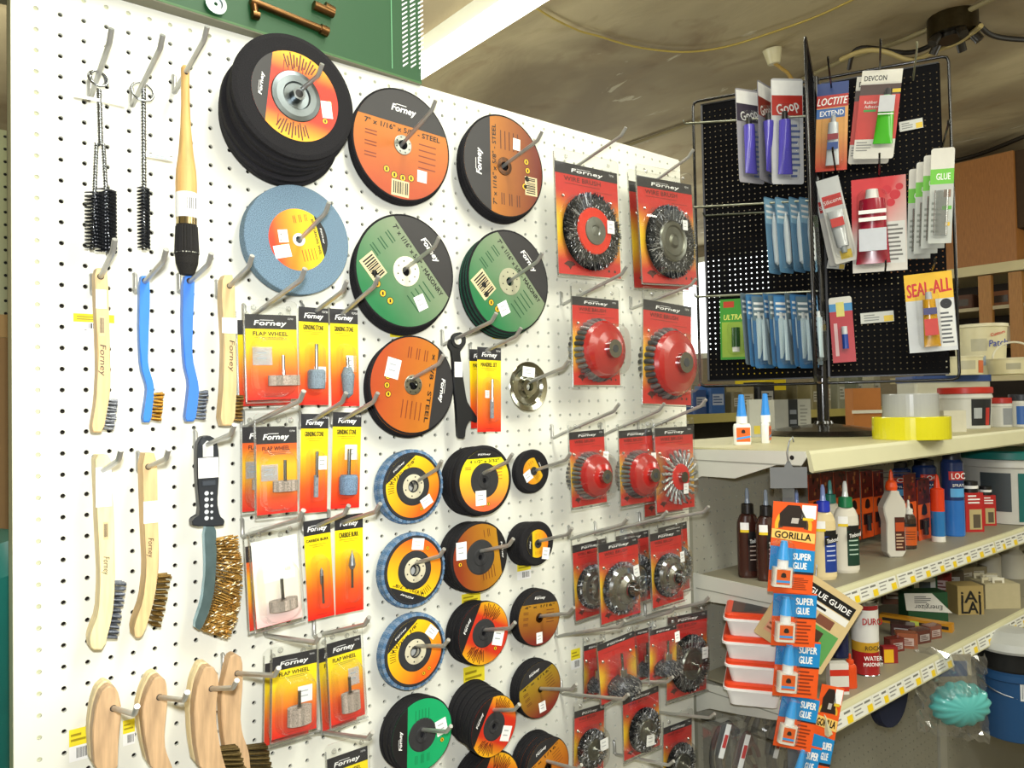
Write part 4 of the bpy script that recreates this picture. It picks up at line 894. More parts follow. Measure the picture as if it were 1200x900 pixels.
def flapwheel(r, w, h, x, z, hor=True, s=1.0):
    b = MB(); stem(b, x, z, z + h * .3, .09); b.cyl((x, -.3, z + .1), (x, -.3, z - .05), .17, hx('#c9ccce'), 'chrome', 12); b.build('shank', r)
    b = MB(); R_, H_ = (.72 * s, .75 * s) if hor else (.55 * s, .5 * s)
    R_ = w * (.31 if hor else .27); H_ = h * (.12 if hor else .22); n = 40; y = -.34
    for k in range(n):
        a = 2 * PI * k / n; a2 = a + .2; c = mixc(hx('#8e8478'), hx('#b9aa9c'), random.random())
        b.add([(x + .2 * math.cos(a), y + .1 * math.sin(a), z - H_ / 2), (x + R_ * math.cos(a2), y + R_ * .5 * math.sin(a2), z - H_ / 2), (x + R_ * math.cos(a2), y + R_ * .5 * math.sin(a2), z + H_ / 2), (x + .2 * math.cos(a), y + .1 * math.sin(a), z + H_ / 2),
               (x + R_ * math.cos(a2 + .15), y + R_ * .5 * math.sin(a2 + .15), z - H_ / 2), (x + R_ * math.cos(a2 + .15), y + R_ * .5 * math.sin(a2 + .15), z + H_ / 2)], [(0, 1, 2, 3), (1, 4, 5, 2)], 'grit', c)
    b.cyl((x, y, z - H_ / 2 + .03), (x, y, z + H_ / 2 - .03), R_ * .45, hx('#6a5f52'), 'grit', 16)
    b.build('flap_wheel', r)
def stone(r, w, h, kind):
    b = MB(); x = .02
    if kind == 'cyl': stem(b, x, -h * .2, h * .12, .1); b.build('shank', r); b = MB(); b.lathe([(.01, -h * .34), (w * .26, -h * .335), (w * .28, -h * .3), (w * .28, -h * .16), (w * .22, -h * .14), (.01, -h * .135)], 20, 'z', (x, -.3, 0), hx('#7f8e98'), 'grit')
    elif kind == 'thin': stem(b, x, -h * .14, h * .12, .09); b.build('shank', r); b = MB(); b.cyl((x, -.25, -h * .34), (x, -.25, -h * .12), .13, hx('#8c959c'), 'grit', 12)
    elif kind == 'cone': stem(b, x, -h * .2, h * .0, .1); b.build('shank', r); b = MB(); b.lathe([(.01, -h * .42), (w * .16, -h * .38), (w * .22, -h * .18), (w * .12, -h * .1), (.01, -h * .1)], 18, 'z', (x, -.3, 0), hx('#7f8e98'), 'grit')
    elif kind == 'wide': stem(b, x, -h * .2, h * .12, .11); b.build('shank', r); b = MB(); b.lathe([(.01, -h * .36), (w * .27, -h * .35), (w * .3, -h * .3), (w * .3, -h * .18), (w * .25, -h * .15), (.01, -h * .15)], 20, 'z', (x, -.3, 0), hx('#7088a0'), 'grit')
    elif kind == 'burr': stem(b, x, -h * .34, -h * .06, .07); b.build('shank', r); b = MB(); b.lathe([(.01, h * .02), (.09, -.05), (.11, -h * .06), (.1, -h * .14), (.06, -h * .16)], 14, 'z', (x, -.25, 0), hx('#8d9296'), 'wire')
    elif kind == 'pointburr': stem(b, x, -h * .24, -h * .04, .08); b.build('shank', r); b = MB(); b.lathe([(.01, h * .14), (.14, h * .06), (.2, -h * .01), (.12, -h * .05), (.06, -h * .05)], 14, 'z', (x, -.3, 0), hx('#8d9296'), 'wire')
    b.build('grinding_bit', r)
def bits_pack(label, q, z, title, kind, sk=None, fn=fYR, group='narrow yellow and red packs'):
    r, w, h = pack_empty(label, q, z, group=group); card(r, w, h, fn, title, BLACK, band=.15, sk=sk); 
    if kind: stone(r, w, h, kind)
    b = MB(); dw, dh = w * .6, h * .55; o = rrect(dw, dh, dw * .4); n = len(o); vs = [(a, -.02, c - h * .13) for a, c in o] + [(a * .8, -.62, c * .9 - h * .13) for a, c in o]
    b.add(vs, [tuple(range(n, 2 * n))[::-1]] + [(i, (i + 1) % n, n + (i + 1) % n, n + i) for i in range(n)], 'clear', WHITE); b.build('clear_bubble', r)
    return r
def shift(q, dx, dy): return [(x + dx, y + dy) for x, y in q]
def flap_pack(label, q, z, hor, fn, sk=None, x=.15, zz=-.2, top=.75, group='flap wheel blister packs', content=True):
    r, w, h = pack_empty(label, q, z, group=group); card(r, w, h, fn, 'FLAP WHEEL', BLACK, sk=sk, band=.17 if fn is fYR else .19)
    if content: flapwheel(r, w, h, x * w, zz * h, hor)
    shell(r, w, h, top, .12, .18, (0, -h * .12, w * .9, h * .72, .75)); return r
Z1 = -1.9
Q1 = [(290, 369), (344, 369), (353, 468), (287, 468)]
flap_pack('flap wheel pack with yellow card, top left of the packs', Q1, Z1 - .4, True, fYR, (-.55, .05, 1.05, .95, 0), .17, -.28)
flap_pack('flap wheel pack tucked behind the top left flap wheel pack', shift(Q1, -9, 7), Z1 + .9, True, fYR, None, .17, -.28, group='flap wheel blister packs', content=False)
Q4 = [(296, 500), (343, 502), (353, 601), (305.5, 601)]
flap_pack('flap wheel pack with red card, second row, leaning at the front', Q4, Z1 - .7, True, fRY, (-.42, -.1, .9, .85, 0), .14, -.18)
flap_pack('flap wheel pack behind the leaning red flap wheel pack', [(283, 500), (330, 500), (337, 597), (285, 598)], Z1 + .8, True, fRY, (-.6, -.05, .8, .9, 0), -.02, -.18)
Q7 = [(294, 634), (343, 629), (359, 722), (301, 737)]
bl = [(0, hx('#f6c4c0')), (.2, hx('#f9e6dc')), (.45, hx('#faf4dc')), (1, hx('#f8f8f4'))]  # glare on this pack is put into its whitened card colours
r, w, h = pack_empty('flap wheel pack whitened by painted glare, third row, with a large white front', Q7, Z1 - 1.0, group='flap wheel blister packs'); b = MB(); b.grad(-w / 2, w / 2, -h / 2, h / 2, 0, lambda u, v: blend(bl, v), 4, 12); b.rect(-w * .3, w * .4, 0, h * .4, -.02, hx('#f6f6f2'), 'paper'); b.text('LES', .15, w * .25, h * .12, -.03, hx('#c9b070')); b.build('card', r); flapwheel(r, w, h, .05 * w, -.27 * h, True); shell(r, w, h, .75, .14, .2, (0, -h * .12, w * .9, h * .72, .75))
flap_pack('flap wheel pack behind the one whitened by painted glare', [(284, 640), (335, 634), (342, 728), (296, 738)], Z1 + .8, True, fRY, None, .05, -.27, content=False)
Q10 = [(317.5, 771), (371, 761), (371, 854), (320.5, 866)]
flap_pack('flap wheel pack with block shaped wheel, fourth row, left one', Q10, Z1 - 1.0, False, fYR, (.55, -.1, .8, .85, 0), .05, -.25)
flap_pack('flap wheel pack behind the left block shaped one', shift(Q10, -9, 7), Z1 + .5, False, fYR, None, .05, -.25, content=False)
Q11 = [(381, 755), (420.5, 745), (430, 837.5), (390, 849)]
flap_pack('flap wheel pack with block shaped wheel, fourth row, right one', Q11, Z1 - .8, False, fYR, (.45, .1, .65, .95, 0), .02, -.25)
flap_pack('flap wheel pack behind the right block shaped one', shift(Q11, -10, 6), Z1 + .6, False, fYR, None, .02, -.25, content=False)
Q12 = [(381, 890), (427.5, 876), (436, 968), (388, 984)]
flap_pack('flap wheel pack at the bottom edge, only its top showing', Q12, Z1 - .6, False, fYR, None, .02, -.25)
GS = 'GRINDING STONE'
bits_pack('narrow grinding stone pack, top row, left, with a blue grey stone', [(349.5, 360.5), (384.5, 360.5), (385, 476), (351, 473)], Z1, GS, 'cyl', (.35, -1.0, .7, .85, 0))
bits_pack('narrow grinding stone pack, top row, right, with a tapered stone', [(387, 362.5), (420, 362.5), (420, 476), (388, 476)], Z1 + .2, GS, 'cone', (.3, -.35, .45, .95, 0))
bits_pack('narrow grinding stone pack, second row, left, with a thin stone', [(351, 485), (385, 485), (383, 600), (353, 601)], Z1, GS, 'thin', (.45, -.0, .55, .75, 0))
bits_pack('narrow grinding stone pack, second row, right, with a wide blue stone', [(389, 482.5), (422.5, 484), (422, 595), (389, 596)], Z1 + .2, GS, 'wide', (.25, .45, .75, .85, 0))
bits_pack('narrow carbide burr pack, third row, left, with a straight burr', [(354, 612), (387.5, 606), (391, 721), (362.5, 727.5)], Z1 - .1, 'CARBIDE BURR', 'burr')
bits_pack('narrow carbide burr pack, third row, right, with a pointed burr', [(391, 604), (424, 602), (427, 714), (394.5, 720.5)], Z1 + .1, 'CARBIDE BURR', 'pointburr')
bits_pack('small yellow mandrel set pack right of the black spanner', [(560, 405.5), (586, 409), (588, 505), (559, 507)], Z1, 'MANDREL SET', 'thin', (-.2, -.3, .35, .5, 0), fn=lambda u, v: blend([(0, hx('#e01c14')), (.45, hx('#f08a18')), (.7, hx('#fbd814')), (1, hx('#fae80c'))], v))
bits_pack('small yellow pack behind the mandrel set pack', [(551, 409), (577, 410), (578, 500), (551, 503)], Z1 + .7, 'MANDREL SET', None)
# ---- wire brush packs
def rad_wire(b, R0, R1, y, th, n, col, jit=.06, rg=random, mat='wire'):
    for k in range(n):
        a = 2 * PI * rg.random(); r0 = R0 + (R1 - R0) * rg.uniform(-.05, .4); r1 = R0 + (R1 - R0) * rg.uniform(.86, 1.0); y0 = y + rg.uniform(0, th); da = rg.uniform(-.1, .1); c = mixc(col, rg.choice((BLACK, BLACK, hx('#c9c9c4'))), rg.uniform(0, .5))
        b.cyl((r0 * math.cos(a), y0, r0 * math.sin(a)), (r1 * math.cos(a + da), y + rg.uniform(0, th), r1 * math.sin(a + da)), .03, c, mat, 3, caps=False, smooth=False)
    b.ring(R0 * .8, R1 * .97, y + th, mixc(col, BLACK, .6), 'wire', 48); b.ring(R0 * .8, R1 * .95, y + th * .45, mixc(col, BLACK, .4), 'wire', 48)
    for k in range(int(n * .5)):
        a = 2 * PI * rg.random(); r0 = rg.uniform(R0, R1 * .97); x, z = r0 * math.cos(a), r0 * math.sin(a); q = rg.uniform(0, PI); c = mixc(col, hx('#e0e0dc'), rg.uniform(.1, .7)); s_ = rg.uniform(.04, .1)
        b.cyl((x - s_ * math.cos(q), y - .02, z - s_ * math.sin(q)), (x + s_ * math.cos(q), y - .04, z + s_ * math.sin(q)), .018, c, mat, 3, caps=False, smooth=False)
def brush_item(r, w, h, kind):
    off = -h * .1; rg = random.Random(int(w * 977)); T = Matrix.Translation((0, 0, off))
    R = min(w * .46, h * .36)
    def mk(): b = MB(); b.T = T; return b
    if kind in ('wheel', 'wheelplain', 'smallwheel'):
        b = mk(); rad_wire(b, R * .5, R, -.55, .4, 620, hx('#26282c') if kind != 'wheelplain' else hx('#3c4044'), rg=rg); b.build('wire_ring', r)
        b = mk()
        if kind == 'wheel':
            b.lathe([(R * .6, -.5), (R * .58, -.6), (R * .35, -.62), (.3, -.6)], 40, 'y', (0, 0, 0), hx('#d8301c'), 'gloss'); b.build('red_flange', r); b = mk(); b.lathe([(R * .36, -.62), (R * .35, -.68), (R * .15, -.7), (R * .12, -.64), (.01, -.66)], 30, 'y', (0, 0, 0), hx('#8e928c'), 'metal')
        else:
            b.lathe([(R * .56, -.5), (R * .52, -.62), (R * .42, -.66), (R * .38, -.58), (R * .2, -.6), (R * .12, -.7), (.01, -.7)], 36, 'y', (0, 0, 0), hx('#77796f'), 'metal')
        if kind == 'smallwheel': b.cyl((0, -.6, 0), (.1, -1.2, 0), .12, hx('#d8d8d4'), 'chrome', 12)
        b.build('hub', r)
    elif kind == 'cup':
        b = mk()
        n = 32
        for k in range(n):       # knotted wire tufts round the rim, reaching back through the card
            a = 2 * PI * k / n; e = (math.cos(a), math.sin(a)); t = mixc(hx('#4a4c4e'), hx('#9a9c9a'), rg.random())
            b.tube([(e[0] * R * .86, -.75, e[1] * R * .86), (e[0] * R * .98, -.35, e[1] * R * .98), (e[0] * R * 1.0, .2, e[1] * R * 1.0), (e[0] * R * .98, .6, e[1] * R * .98)], R * .075, t, 'wire', 7)
        b.build('wire_knots', r)
        b = mk(); b.lathe([(R * .93, -.55), (R * .95, -.8), (R * .86, -1.05), (R * .6, -1.35), (R * .36, -1.5), (.3, -1.52)], 44, 'y', (0, 0, 0), hx('#aa1c1a'), 'gloss')
        t = b.build('cup', r); t['label'] = 'red domed cup'
        b = mk(); b.cyl((0, -1.45, 0), (0, -1.85, 0), R * .3, hx('#b9bcbc'), 'chrome', 16); b.cyl((0, -1.85, 0), (0, -1.87, 0), R * .13, hx('#3a3c3c'), 'plastic', 12); b.build('hub', r)
    elif kind == 'knotwheel':
        b = mk(); n = 22
        for k in range(n):
            a = 2 * PI * k / n; e = (math.cos(a), math.sin(a)); f = (math.cos(a + .12), math.sin(a + .12))
            for s in (0, PI):
                b.tube([(R * (.42 + .58 * i / 8) * (e[0] * (1 - i / 8) + f[0] * i / 8) + .06 * math.cos(i * 1.1 + s) * -e[1], -.45 + .06 * math.sin(i * 1.1 + s), R * (.42 + .58 * i / 8) * (e[1] * (1 - i / 8) + f[1] * i / 8) + .06 * math.cos(i * 1.1 + s) * e[0]) for i in range(9)], R * .045, mixc(hx('#77797a'), hx('#d0d2d0'), rg.random()), 'wire', 5)
        b.build('wire_knots', r)
        b = mk(); b.lathe([(R * .5, -.5), (R * .47, -.6), (R * .2, -.64), (R * .16, -.6)], 36, 'y', (0, 0, 0), hx('#c8201c'), 'gloss'); t = b.build('red_flange', r)
        b = mk(); b.cyl((0, -.6, 0), (0, -.95, 0), R * .2, hx('#a9acac'), 'chrome', 14); b.build('hub', r)
    elif kind == 'bevel':
        b = mk(); rad_wire(b, R * .7, R, -.4, .35, 420, hx('#5a5e62'), rg=rg); b.build('wire_ring', r)
        b = mk(); b.lathe([(R * .86, -.42), (R * .78, -.62), (R * .6, -.7), (R * .56, -.9), (R * .38, -1.1), (R * .3, -1.12)], 40, 'y', (0, 0, 0), hx('#b9bcbe'), 'chrome'); b.build('metal_cup', r)
        b = mk(); b.cyl((0, -1.0, 0), (.1, -1.5, 0), R * .22, hx('#9da0a2'), 'chrome', 12); b.cyl((.1, -1.4, 0), (.35, -2.0, .02), .09, hx('#d0d2d4'), 'chrome', 10); b.build('shank', r)
    elif kind == 'end':
        b = mk(); stem(b, 0, 0, h * .36, .1, -.45); b.cyl((0, -.45, -.1), (0, -.45, .45), .3, hx('#d4d6d8'), 'chrome', 16); b.build('shank', r)
        b = mk()
        b.lathe([(.2, -.05), (.55 * R, -h * .06), (.8 * R, -h * .13), (.84 * R, -h * .25), (.01, -h * .26)], 24, 'z', (0, -.3, 0), hx('#55565a'), 'wire')
        for k in range(620):
            a = 2 * PI * rg.random(); z_ = -h * rg.uniform(.04, .27); rz = R * (.84 if z_ < -h * .13 else .4 + .44 * (-z_ / h - .04) / .09); x_, y_ = rz * math.cos(a), -.3 + rz * math.sin(a)
            if y_ < -.2: b.cyl((x_ - .08, y_ - .02, z_ + .06), (x_ + rg.uniform(-.05, .12), y_ - .05, z_ - .06), .03, mixc(hx('#8d8f90'), rg.choice((BLACK, WHITE)), rg.uniform(.1, .7)), 'wire', 3, caps=False, smooth=False)
        for k in range(0):
            a = 2 * PI * rg.random(); u = rg.random() ** .5; e = R * .85 * u; zz = -h * .26
            b.cyl((.24 * u * math.cos(a), -.45 + .24 * u * math.sin(a), -.08), (e * math.cos(a), -.45 + e * .55 * math.sin(a), zz + .18 * u * u + rg.uniform(-.06, .06)), .03, mixc(hx('#6d6f70'), rg.choice((BLACK, WHITE)), rg.uniform(0, .5)), 'wire', 3, caps=False, smooth=False)
        b.build('wire_tip', r)
def brush_pack(label, q, z, kind, sk=None, top=.9, num='72730', dd=1.1, yaw=0, title='WIRE BRUSH', content=True):
    r, w, h = pack_empty(label, q, z, group='red wire brush packs', yaw=yaw)
    b = MB(); o = rrect(w, h, .12); b.grad(-w / 2, w / 2, -h / 2, h / 2, 0, fRB, 10, 16); b.rect(-w / 2, w / 2, -h / 2, h / 2, .03, hx('#bdb8a8'))
    b.box(-w / 2, w / 2, -.012, .02, h * .4, h / 2, hx('#232327'), 'print'); logo(b, 0, h * .442, w * .5, h * .033, -.02); b.text(num, h * .018, w * .4, h * .465, -.02, WHITE)
    if title: b.text(title, h * .042, -w * .08, h * .362, -.012, hx('#5a1010'), 0, w * .58, bold=h * .002)
    b.rect(-w * .36, w * .2, h * .315, h * .322, -.01, hx('#8e1812')); b.rect(w * .1, w * .4, h * .28, h * .286, -.01, hx('#8e1812'))
    b.poly([(-w * .42, -h * .41), (-w * .36, -h * .38), (-w * .28, -h * .385), (-w * .24, -h * .41), (-w * .3, -h * .43), (-w * .32, -h * .46), (-w * .35, -h * .43)], -.012, hx('#4a1410'))
    for x in (.3, .4): b.add([(w * x + h * .014 * math.cos(t / 8 * 2 * PI), -.012, -h * .44 + h * .014 * math.sin(t / 8 * 2 * PI)) for t in range(8)], [tuple(range(8))], 'print', hx('#3a2420'))
    for x in (-.4, .36): b.lathe([(.01, -.14), (.08, -.12), (.12, -.05)], 10, 'y', (w * x, 0, h * .2), WHITE, 'chrome')
    stick_on(b.build('card', r), sk, -.75 if kind else -.05)
    if content and kind: brush_item(r, w, h, kind)
    shell(r, w, h, top, .16, .16, (0, -h * .1, min(w * 1.02, h * .68), h * .66, dd)); return r
P1 = [(650, 187), (722.5, 204), (728, 326.5), (655, 320.5)]
brush_pack('large wire wheel pack with red centre, top row, left', P1, -2.2, 'wheel', (1.5, -.4, .75, .95, 0), .9, '72762', .8)
P2 = [(746.5, 205), (810, 217), (816.6, 333), (752.6, 332)]
brush_pack('large wire wheel pack with silver centre, top row, right', P2, -2.4, 'wheelplain', (1.3, .5, .6, .8, 0), .9, '72760', .8)
brush_pack('second large wire wheel pack close behind the silver centred one', shift(P2, -9.5, 6), -1.2, 'wheelplain', None, .9, '72760', .7, content=False)
P3 = [(670.5, 345.8), (722.4, 353), (729, 452.4), (672.3, 449.8)]
brush_pack('red cup brush pack, second row, left, with a dark hub', P3, -2.6, 'cup', (1.35, .7, .6, .7, .2), 1.0, '72753', 1.6)
P4 = [(755.9, 352.9), (811.7, 358.2), (808, 473), (751.4, 474.3)]
brush_pack('large red cup brush pack, second row, right', P4, -2.8, 'cup', (1.5, .3, .6, .9, .05), 1.0, '72758', 1.6)
P5 = [(665.8, 505.3), (705.8, 504.7), (713, 588.7), (671.7, 593.7)]
brush_pack('smaller red cup brush pack, third row, left', P5, -2.6, 'cup', (1.05, .7, .55, .8, -.1), .8, '72754', 1.4)
P6 = [(724, 503.8), (762.5, 503.3), (768, 587.5), (729, 592)]
brush_pack('smaller red cup brush pack, third row, middle', P6, -2.4, 'cup', (1.1, .6, .55, .8, 0), .8, '72755', 1.4)
P7 = [(767, 501.3), (810.3, 500), (815, 594), (770, 600)]
brush_pack('twisted knot wheel pack with red centre, third row, right', P7, -2.8, 'knotwheel', (.35, -1.55, .6, .8, 0), .7, '72759', .8)
brush_pack('pack tucked behind the twisted knot wheel pack', shift(P7, -14, 5), -1.4, 'knotwheel', None, .7, '72759', .7, content=False)
P8 = [(669.7, 640), (711, 630), (714, 716), (676, 726.7)]
brush_pack('silver conical brush pack, fourth row, leftmost', P8, -1.6, 'bevel', None, .8, '72738', .9)
P9 = [(698.7, 637.5), (744.7, 631), (753, 720), (707.5, 728)]
brush_pack('silver conical brush pack, fourth row, middle, at the front', P9, -3.4, 'bevel', (.95, .55, .6, .85, .1), .8, '72738', 1.1)
brush_pack('pack behind the middle conical brush pack, its edge showing right', [(721, 628), (759, 622), (763, 702), (726, 712)], -1.6, 'smallwheel', None, .8, '72740', .7)
P10 = [(761, 626), (796.3, 619), (802.5, 703), (766, 711)]
brush_pack('silver conical brush pack, fourth row, right, with a long shank', P10, -3.0, 'bevel', (.95, .75, .5, .8, .05), .7, '72739', 1.1)
brush_pack('pack behind the right conical brush pack', [(771, 619), (805, 611), (808, 689), (776, 700)], -1.6, 'smallwheel', None, .7, '72741', .6)
P12 = [(697, 754), (738, 745.5), (752, 810), (708, 818)]
brush_pack('end brush pack with a flared wire tip, fifth row, left, tilted', P12, -3.8, 'end', None, .55, '72737', .9, title=None)
brush_pack('clear end brush pack behind the tilted one, at the left', [(683, 757), (706, 752), (708, 812), (686, 817)], -2.0, 'end', None, .9, '72737', .8, title=None)
brush_pack('narrow end brush pack between the tilted pack and its right neighbour', [(741, 740), (763, 735), (765, 793), (744, 799)], -2.2, 'end', None, .7, '72736', .8, title=None)
P14 = [(760, 739), (792, 732), (793, 791), (763, 797)]
brush_pack('end brush pack with a round wire tip, fifth row, middle', P14, -4.2, 'end', (.7, 1.2, .55, .75, .1), .6, '72736', .9, title=None)
P15 = [(782, 724), (828, 715.5), (828, 808), (782, 820)]
brush_pack('wide wire wheel pack, fifth row, right, against the grey pegboard', P15, -2.2, 'smallwheel', (1.3, .1, .75, .9, 0), .5, '72735', .8)
P16 = [(672, 834), (706, 825.5), (709, 902), (674, 910)]
brush_pack('small wire wheel pack, bottom row, left', P16, -2.4, 'smallwheel', (.75, -.2, .8, .8, .1), .7, '72733', .8)
P17 = [(727, 818), (769, 807), (775.5, 876), (734.5, 885.6)]
brush_pack('small wire wheel pack, bottom row, middle', P17, -2.6, 'smallwheel', (.1, -1.1, .9, .8, -.1), .7, '72734', .8)
P18 = [(776, 853), (809, 843), (812, 918), (779, 928)]
brush_pack('small wire wheel pack, bottom row, right, cut off by the edge', P18, -1.8, 'smallwheel', None, .8, '72732', .8)
PH = [('of the top left flap wheel packs', 304, 364, -2.3, 363, 320), ('of the top row left grinding stone pack', 371, 364, Z1, 407, 337), ('of the top row right grinding stone pack', 403, 366, Z1, 444, 331),
      ('of the second row flap wheel packs', 305, 492, -2.6, 372, 460), ('of the second row left grinding stone pack', 368, 492, Z1, 406, 468), ('of the second row right grinding stone pack', 405, 490, Z1, 443, 468),
      ('of the third row flap wheel packs', 307, 622, -2.9, 359, 606), ('of the left carbide burr pack', 371, 617, Z1, 409, 600), ('of the right carbide burr pack', 402, 612, Z1, 446, 598),
      ('of the fourth row left flap wheel packs', 335, 748, -2.9, 375, 754), ('of the fourth row right flap wheel packs', 392, 740, -2.7, 433, 731), ('of the bottom flap wheel pack', 391, 860, -2.5, 437, 866), ('of the mandrel set packs', 570, 411, Z1, 611, 391),
      ('of the red centred wire wheel pack', 684, 189, -2.2, 734, 155), ('of the silver centred wire wheel packs', 772, 209, -2.4, 813, 180), ('of the second row left cup brush pack', 686, 343, -2.6, 735, 318), ('of the large cup brush pack', 770, 350, -2.8, 816, 332),
      ('of the third row left cup brush pack', 675, 501, -2.6, 726, 479), ('of the third row middle cup brush pack', 731, 499, -2.4, 779, 478), ('of the twisted knot wheel packs', 779, 494, -2.8, 828, 473),
      ('of the leftmost conical brush pack', 684, 627, -1.6, 736, 613), ('of the middle conical brush packs', 731, 618, -3.0, 782, 605), ('of the right conical brush packs', 783, 608, -3.0, 831, 599),
      ('of the tilted end brush packs', 680, 741, -2.6, 733, 733), ('of the round tipped end brush pack', 757, 725, -3.0, 793, 715), ('of the wide wire wheel pack', 780, 716, -2.2, 832, 704),
      ('of the bottom left small wheel pack', 684, 815, -2.4, 737, 820), ('of the bottom middle small wheel pack', 742, 799, -2.6, 789, 799), ('of the bottom right small wheel pack', 783, 836, -1.8, 838, 842), ('sticking out below the bottom row packs', 742, 888, -2.0, 790, 898)]
for t in PH: hook('bent steel peg hook ' + t[0], *t[1:])
# ---- price tags stuck on the wall
def price_tag(label, x0, y0, x1, y1, z=-.03, bar=True):
    p, q = at(x0, y0, z), at(x1, y1, z); w, h = q[0] - p[0], abs(q[1] - p[1]); b = MB()
    b.box(0, w, -.005, .005, -h, 0, hx('#f3e02a'), 'paper'); b.lines(w * .08, w * .9, -h * .8, -h * .2, 2, -.012, hx('#a89418'))
    if bar: b.box(0, w, -.004, .005, -h * 1.9, -h, WHITE, 'paper'); b.bars(w * .3, w * .95, -h * 1.85, -h * 1.05, -.01, int(x0))
    tag(b.build('price_tag', None, p), label, 'price tag', 'yellow price tags stuck on the white wall')
price_tag('yellow price tag beside the leftmost straight wooden brush', 86, 367, 134, 379)
price_tag('yellow price tag left of the first short wooden brush', 81, 856, 104, 870)
price_tag('yellow price tag between the first two pairs of short wooden brushes', 144, 845, 158, 857)
price_tag('pale yellow price tag under the left green masonry wheels', 457, 388, 482, 396, bar=False)
price_tag('pale yellow price tag under the right green masonry wheels', 577, 391, 598, 398, bar=False)
price_tag('yellow price tag under the second pile of little cutoff discs', 606, 659, 622, 667)
price_tag('yellow price tag above the red ringed grinding wheels', 541, 697, 563, 705)
price_tag('yellow price tag above the slumping black wheel stack', 543, 783, 568, 797, bar=False)
price_tag('yellow price tag left of the tilted end brush pack', 669, 762, 680, 771)
# ================================================================== helpers for things standing on shelves
def depth(c): return RR[2][0] * (c[0] - CX) + RR[2][1] * (c[1] - CY) + RR[2][2] * (c[2] - CZ)
def S(px, pb, pt, wpx, Y):
    c = at_y(px, pb, Y); d = depth(c); return c, (pb - pt) * d / FPX, wpx * d / FPX
FACE = -math.radians(39.2)          # turned square to somebody standing where the photo was taken
def ell(b, sx, sy): b.T = Matrix.Diagonal((sx, sy, 1, 1)); return b
def front_label(b, R, z0, z1, a0, a1, col, mat='print', sx=1, sy=.7, n=10, eps=.015, cols=None):
    R += eps; vs = [(R * sx * math.sin(a0 + (a1 - a0) * k / n), -R * sy * math.cos(a0 + (a1 - a0) * k / n), z) for z in (z0, z1) for k in range(n + 1)]
    b.add(vs, [(k, k + 1, n + 2 + k, n + 1 + k) for k in range(n)], mat, col, True)
def glue_bottle(label, px, pb, pt, wpx, Y, body_c, cap_c, tip_c, lab=None, cat='glue bottle', group=None, name='glue_bottle', txt=None, labc=(-.2, 1.1), price=True, rot=FACE, flat=.62):
    c, h, w = S(px, pb, pt, wpx, Y); R = w / 2; r = empty(name, c, label, cat, group, (0, 0, rot))
    b = ell(MB(), 1, flat); b.lathe([(.01, 0), (R * .9, 0), (R, h * .03), (R, h * .55), (R * .96, h * .62), (R * .75, h * .69), (R * .45, h * .73), (.01, h * .73)], 28, col=body_c, mat='gloss'); b.T = Matrix.Identity(4); b.build('bottle_body', r)
    b = MB(); b.lathe([(R * .5, h * .71), (R * .55, h * .72), (R * .52, h * .82), (R * .3, h * .83), (.01, h * .83)], 18, col=cap_c, mat='plastic')
    for k in range(18): a = k * PI / 9; b.box(R * .5 * math.cos(a) - .02, R * .5 * math.cos(a) + .02, R * .5 * math.sin(a) - .02, R * .5 * math.sin(a) + .02, h * .73, h * .81, cap_c, 'plastic')
    b.build('cap', r)
    b = MB(); b.lathe([(R * .26, h * .82), (R * .2, h * .88), (R * .18, h * .96), (R * .1, h), (.01, h)], 14, col=tip_c, mat='gloss'); b.build('nozzle', r)
    if lab:
        b = MB(); front_label(b, R, h * .08, h * .52, labc[0], labc[1], lab[0], sy=flat); am = (labc[0] + labc[1]) / 2
        for k in range(4): z = h * (.2 + .05 * k); front_label(b, R, z, z + h * .012, labc[0] + .15, labc[1] - .3, lab[1], sy=flat, eps=.03, n=5)
        front_label(b, R, h * .46, h * .52, labc[0], labc[1], BLACK, sy=flat, eps=.022)
        if txt:
            x = R * math.sin(am); b.T = Matrix.Translation((x, -(R * math.cos(am)) * flat - .05, h * .42)) @ Matrix.Rotation(am * .8, 4, 'Z'); b.poly([(-R * .75, -h * .05), (R * .6, -h * .02), (R * .6, h * .06), (-R * .75, h * .03)], 0.0, BLACK); b.text(txt, h * .045, 0, 0, -.02, WHITE, .12, R * 1.15, shear=.1, bold=.01); b.T = Matrix.Identity(4)
        b.build('label', r)
    if price:
        b = MB(); front_label(b, R, h * .52, h * .62, -.9, -.1, WHITE, sy=flat, eps=.03); front_label(b, R, h * .51, h * .54, -.9, -.1, hx('#e8c81c'), sy=flat, eps=.035); b.build('price_sticker', r)
    return r
BRN_ = hx('#3c1f18')
glue_bottle('dark brown wood glue bottle at the left end of the middle shelf', 878, 676, 572, 26, S2, BRN_, hx('#1c1714'), hx('#8b98a8'), (hx('#241410'), hx('#b8a89c')), txt='Titebond', group='wood glue bottles')
glue_bottle('second dark brown wood glue bottle, beside the hanging super glue strip', 900, 680, 574, 26, S2, BRN_, hx('#1c1714'), hx('#8b98a8'), (hx('#241410'), hx('#b8a89c')), txt='Titebond', group='wood glue bottles')
glue_bottle('brown glue bottle mostly hidden behind the orange super glue card', 936, 672, 574, 24, S2, BRN_, hx('#1c1714'), hx('#7d92c8'), None, group='wood glue bottles')
glue_bottle('cream wood glue bottle with a blue cap', 967, 678, 568, 28, S2, hx('#dfcc9c'), hx('#2438b8'), hx('#7f92c8'), (hx('#1c3a8c'), hx('#c8d0e8')), txt='Titebond', group='wood glue bottles')
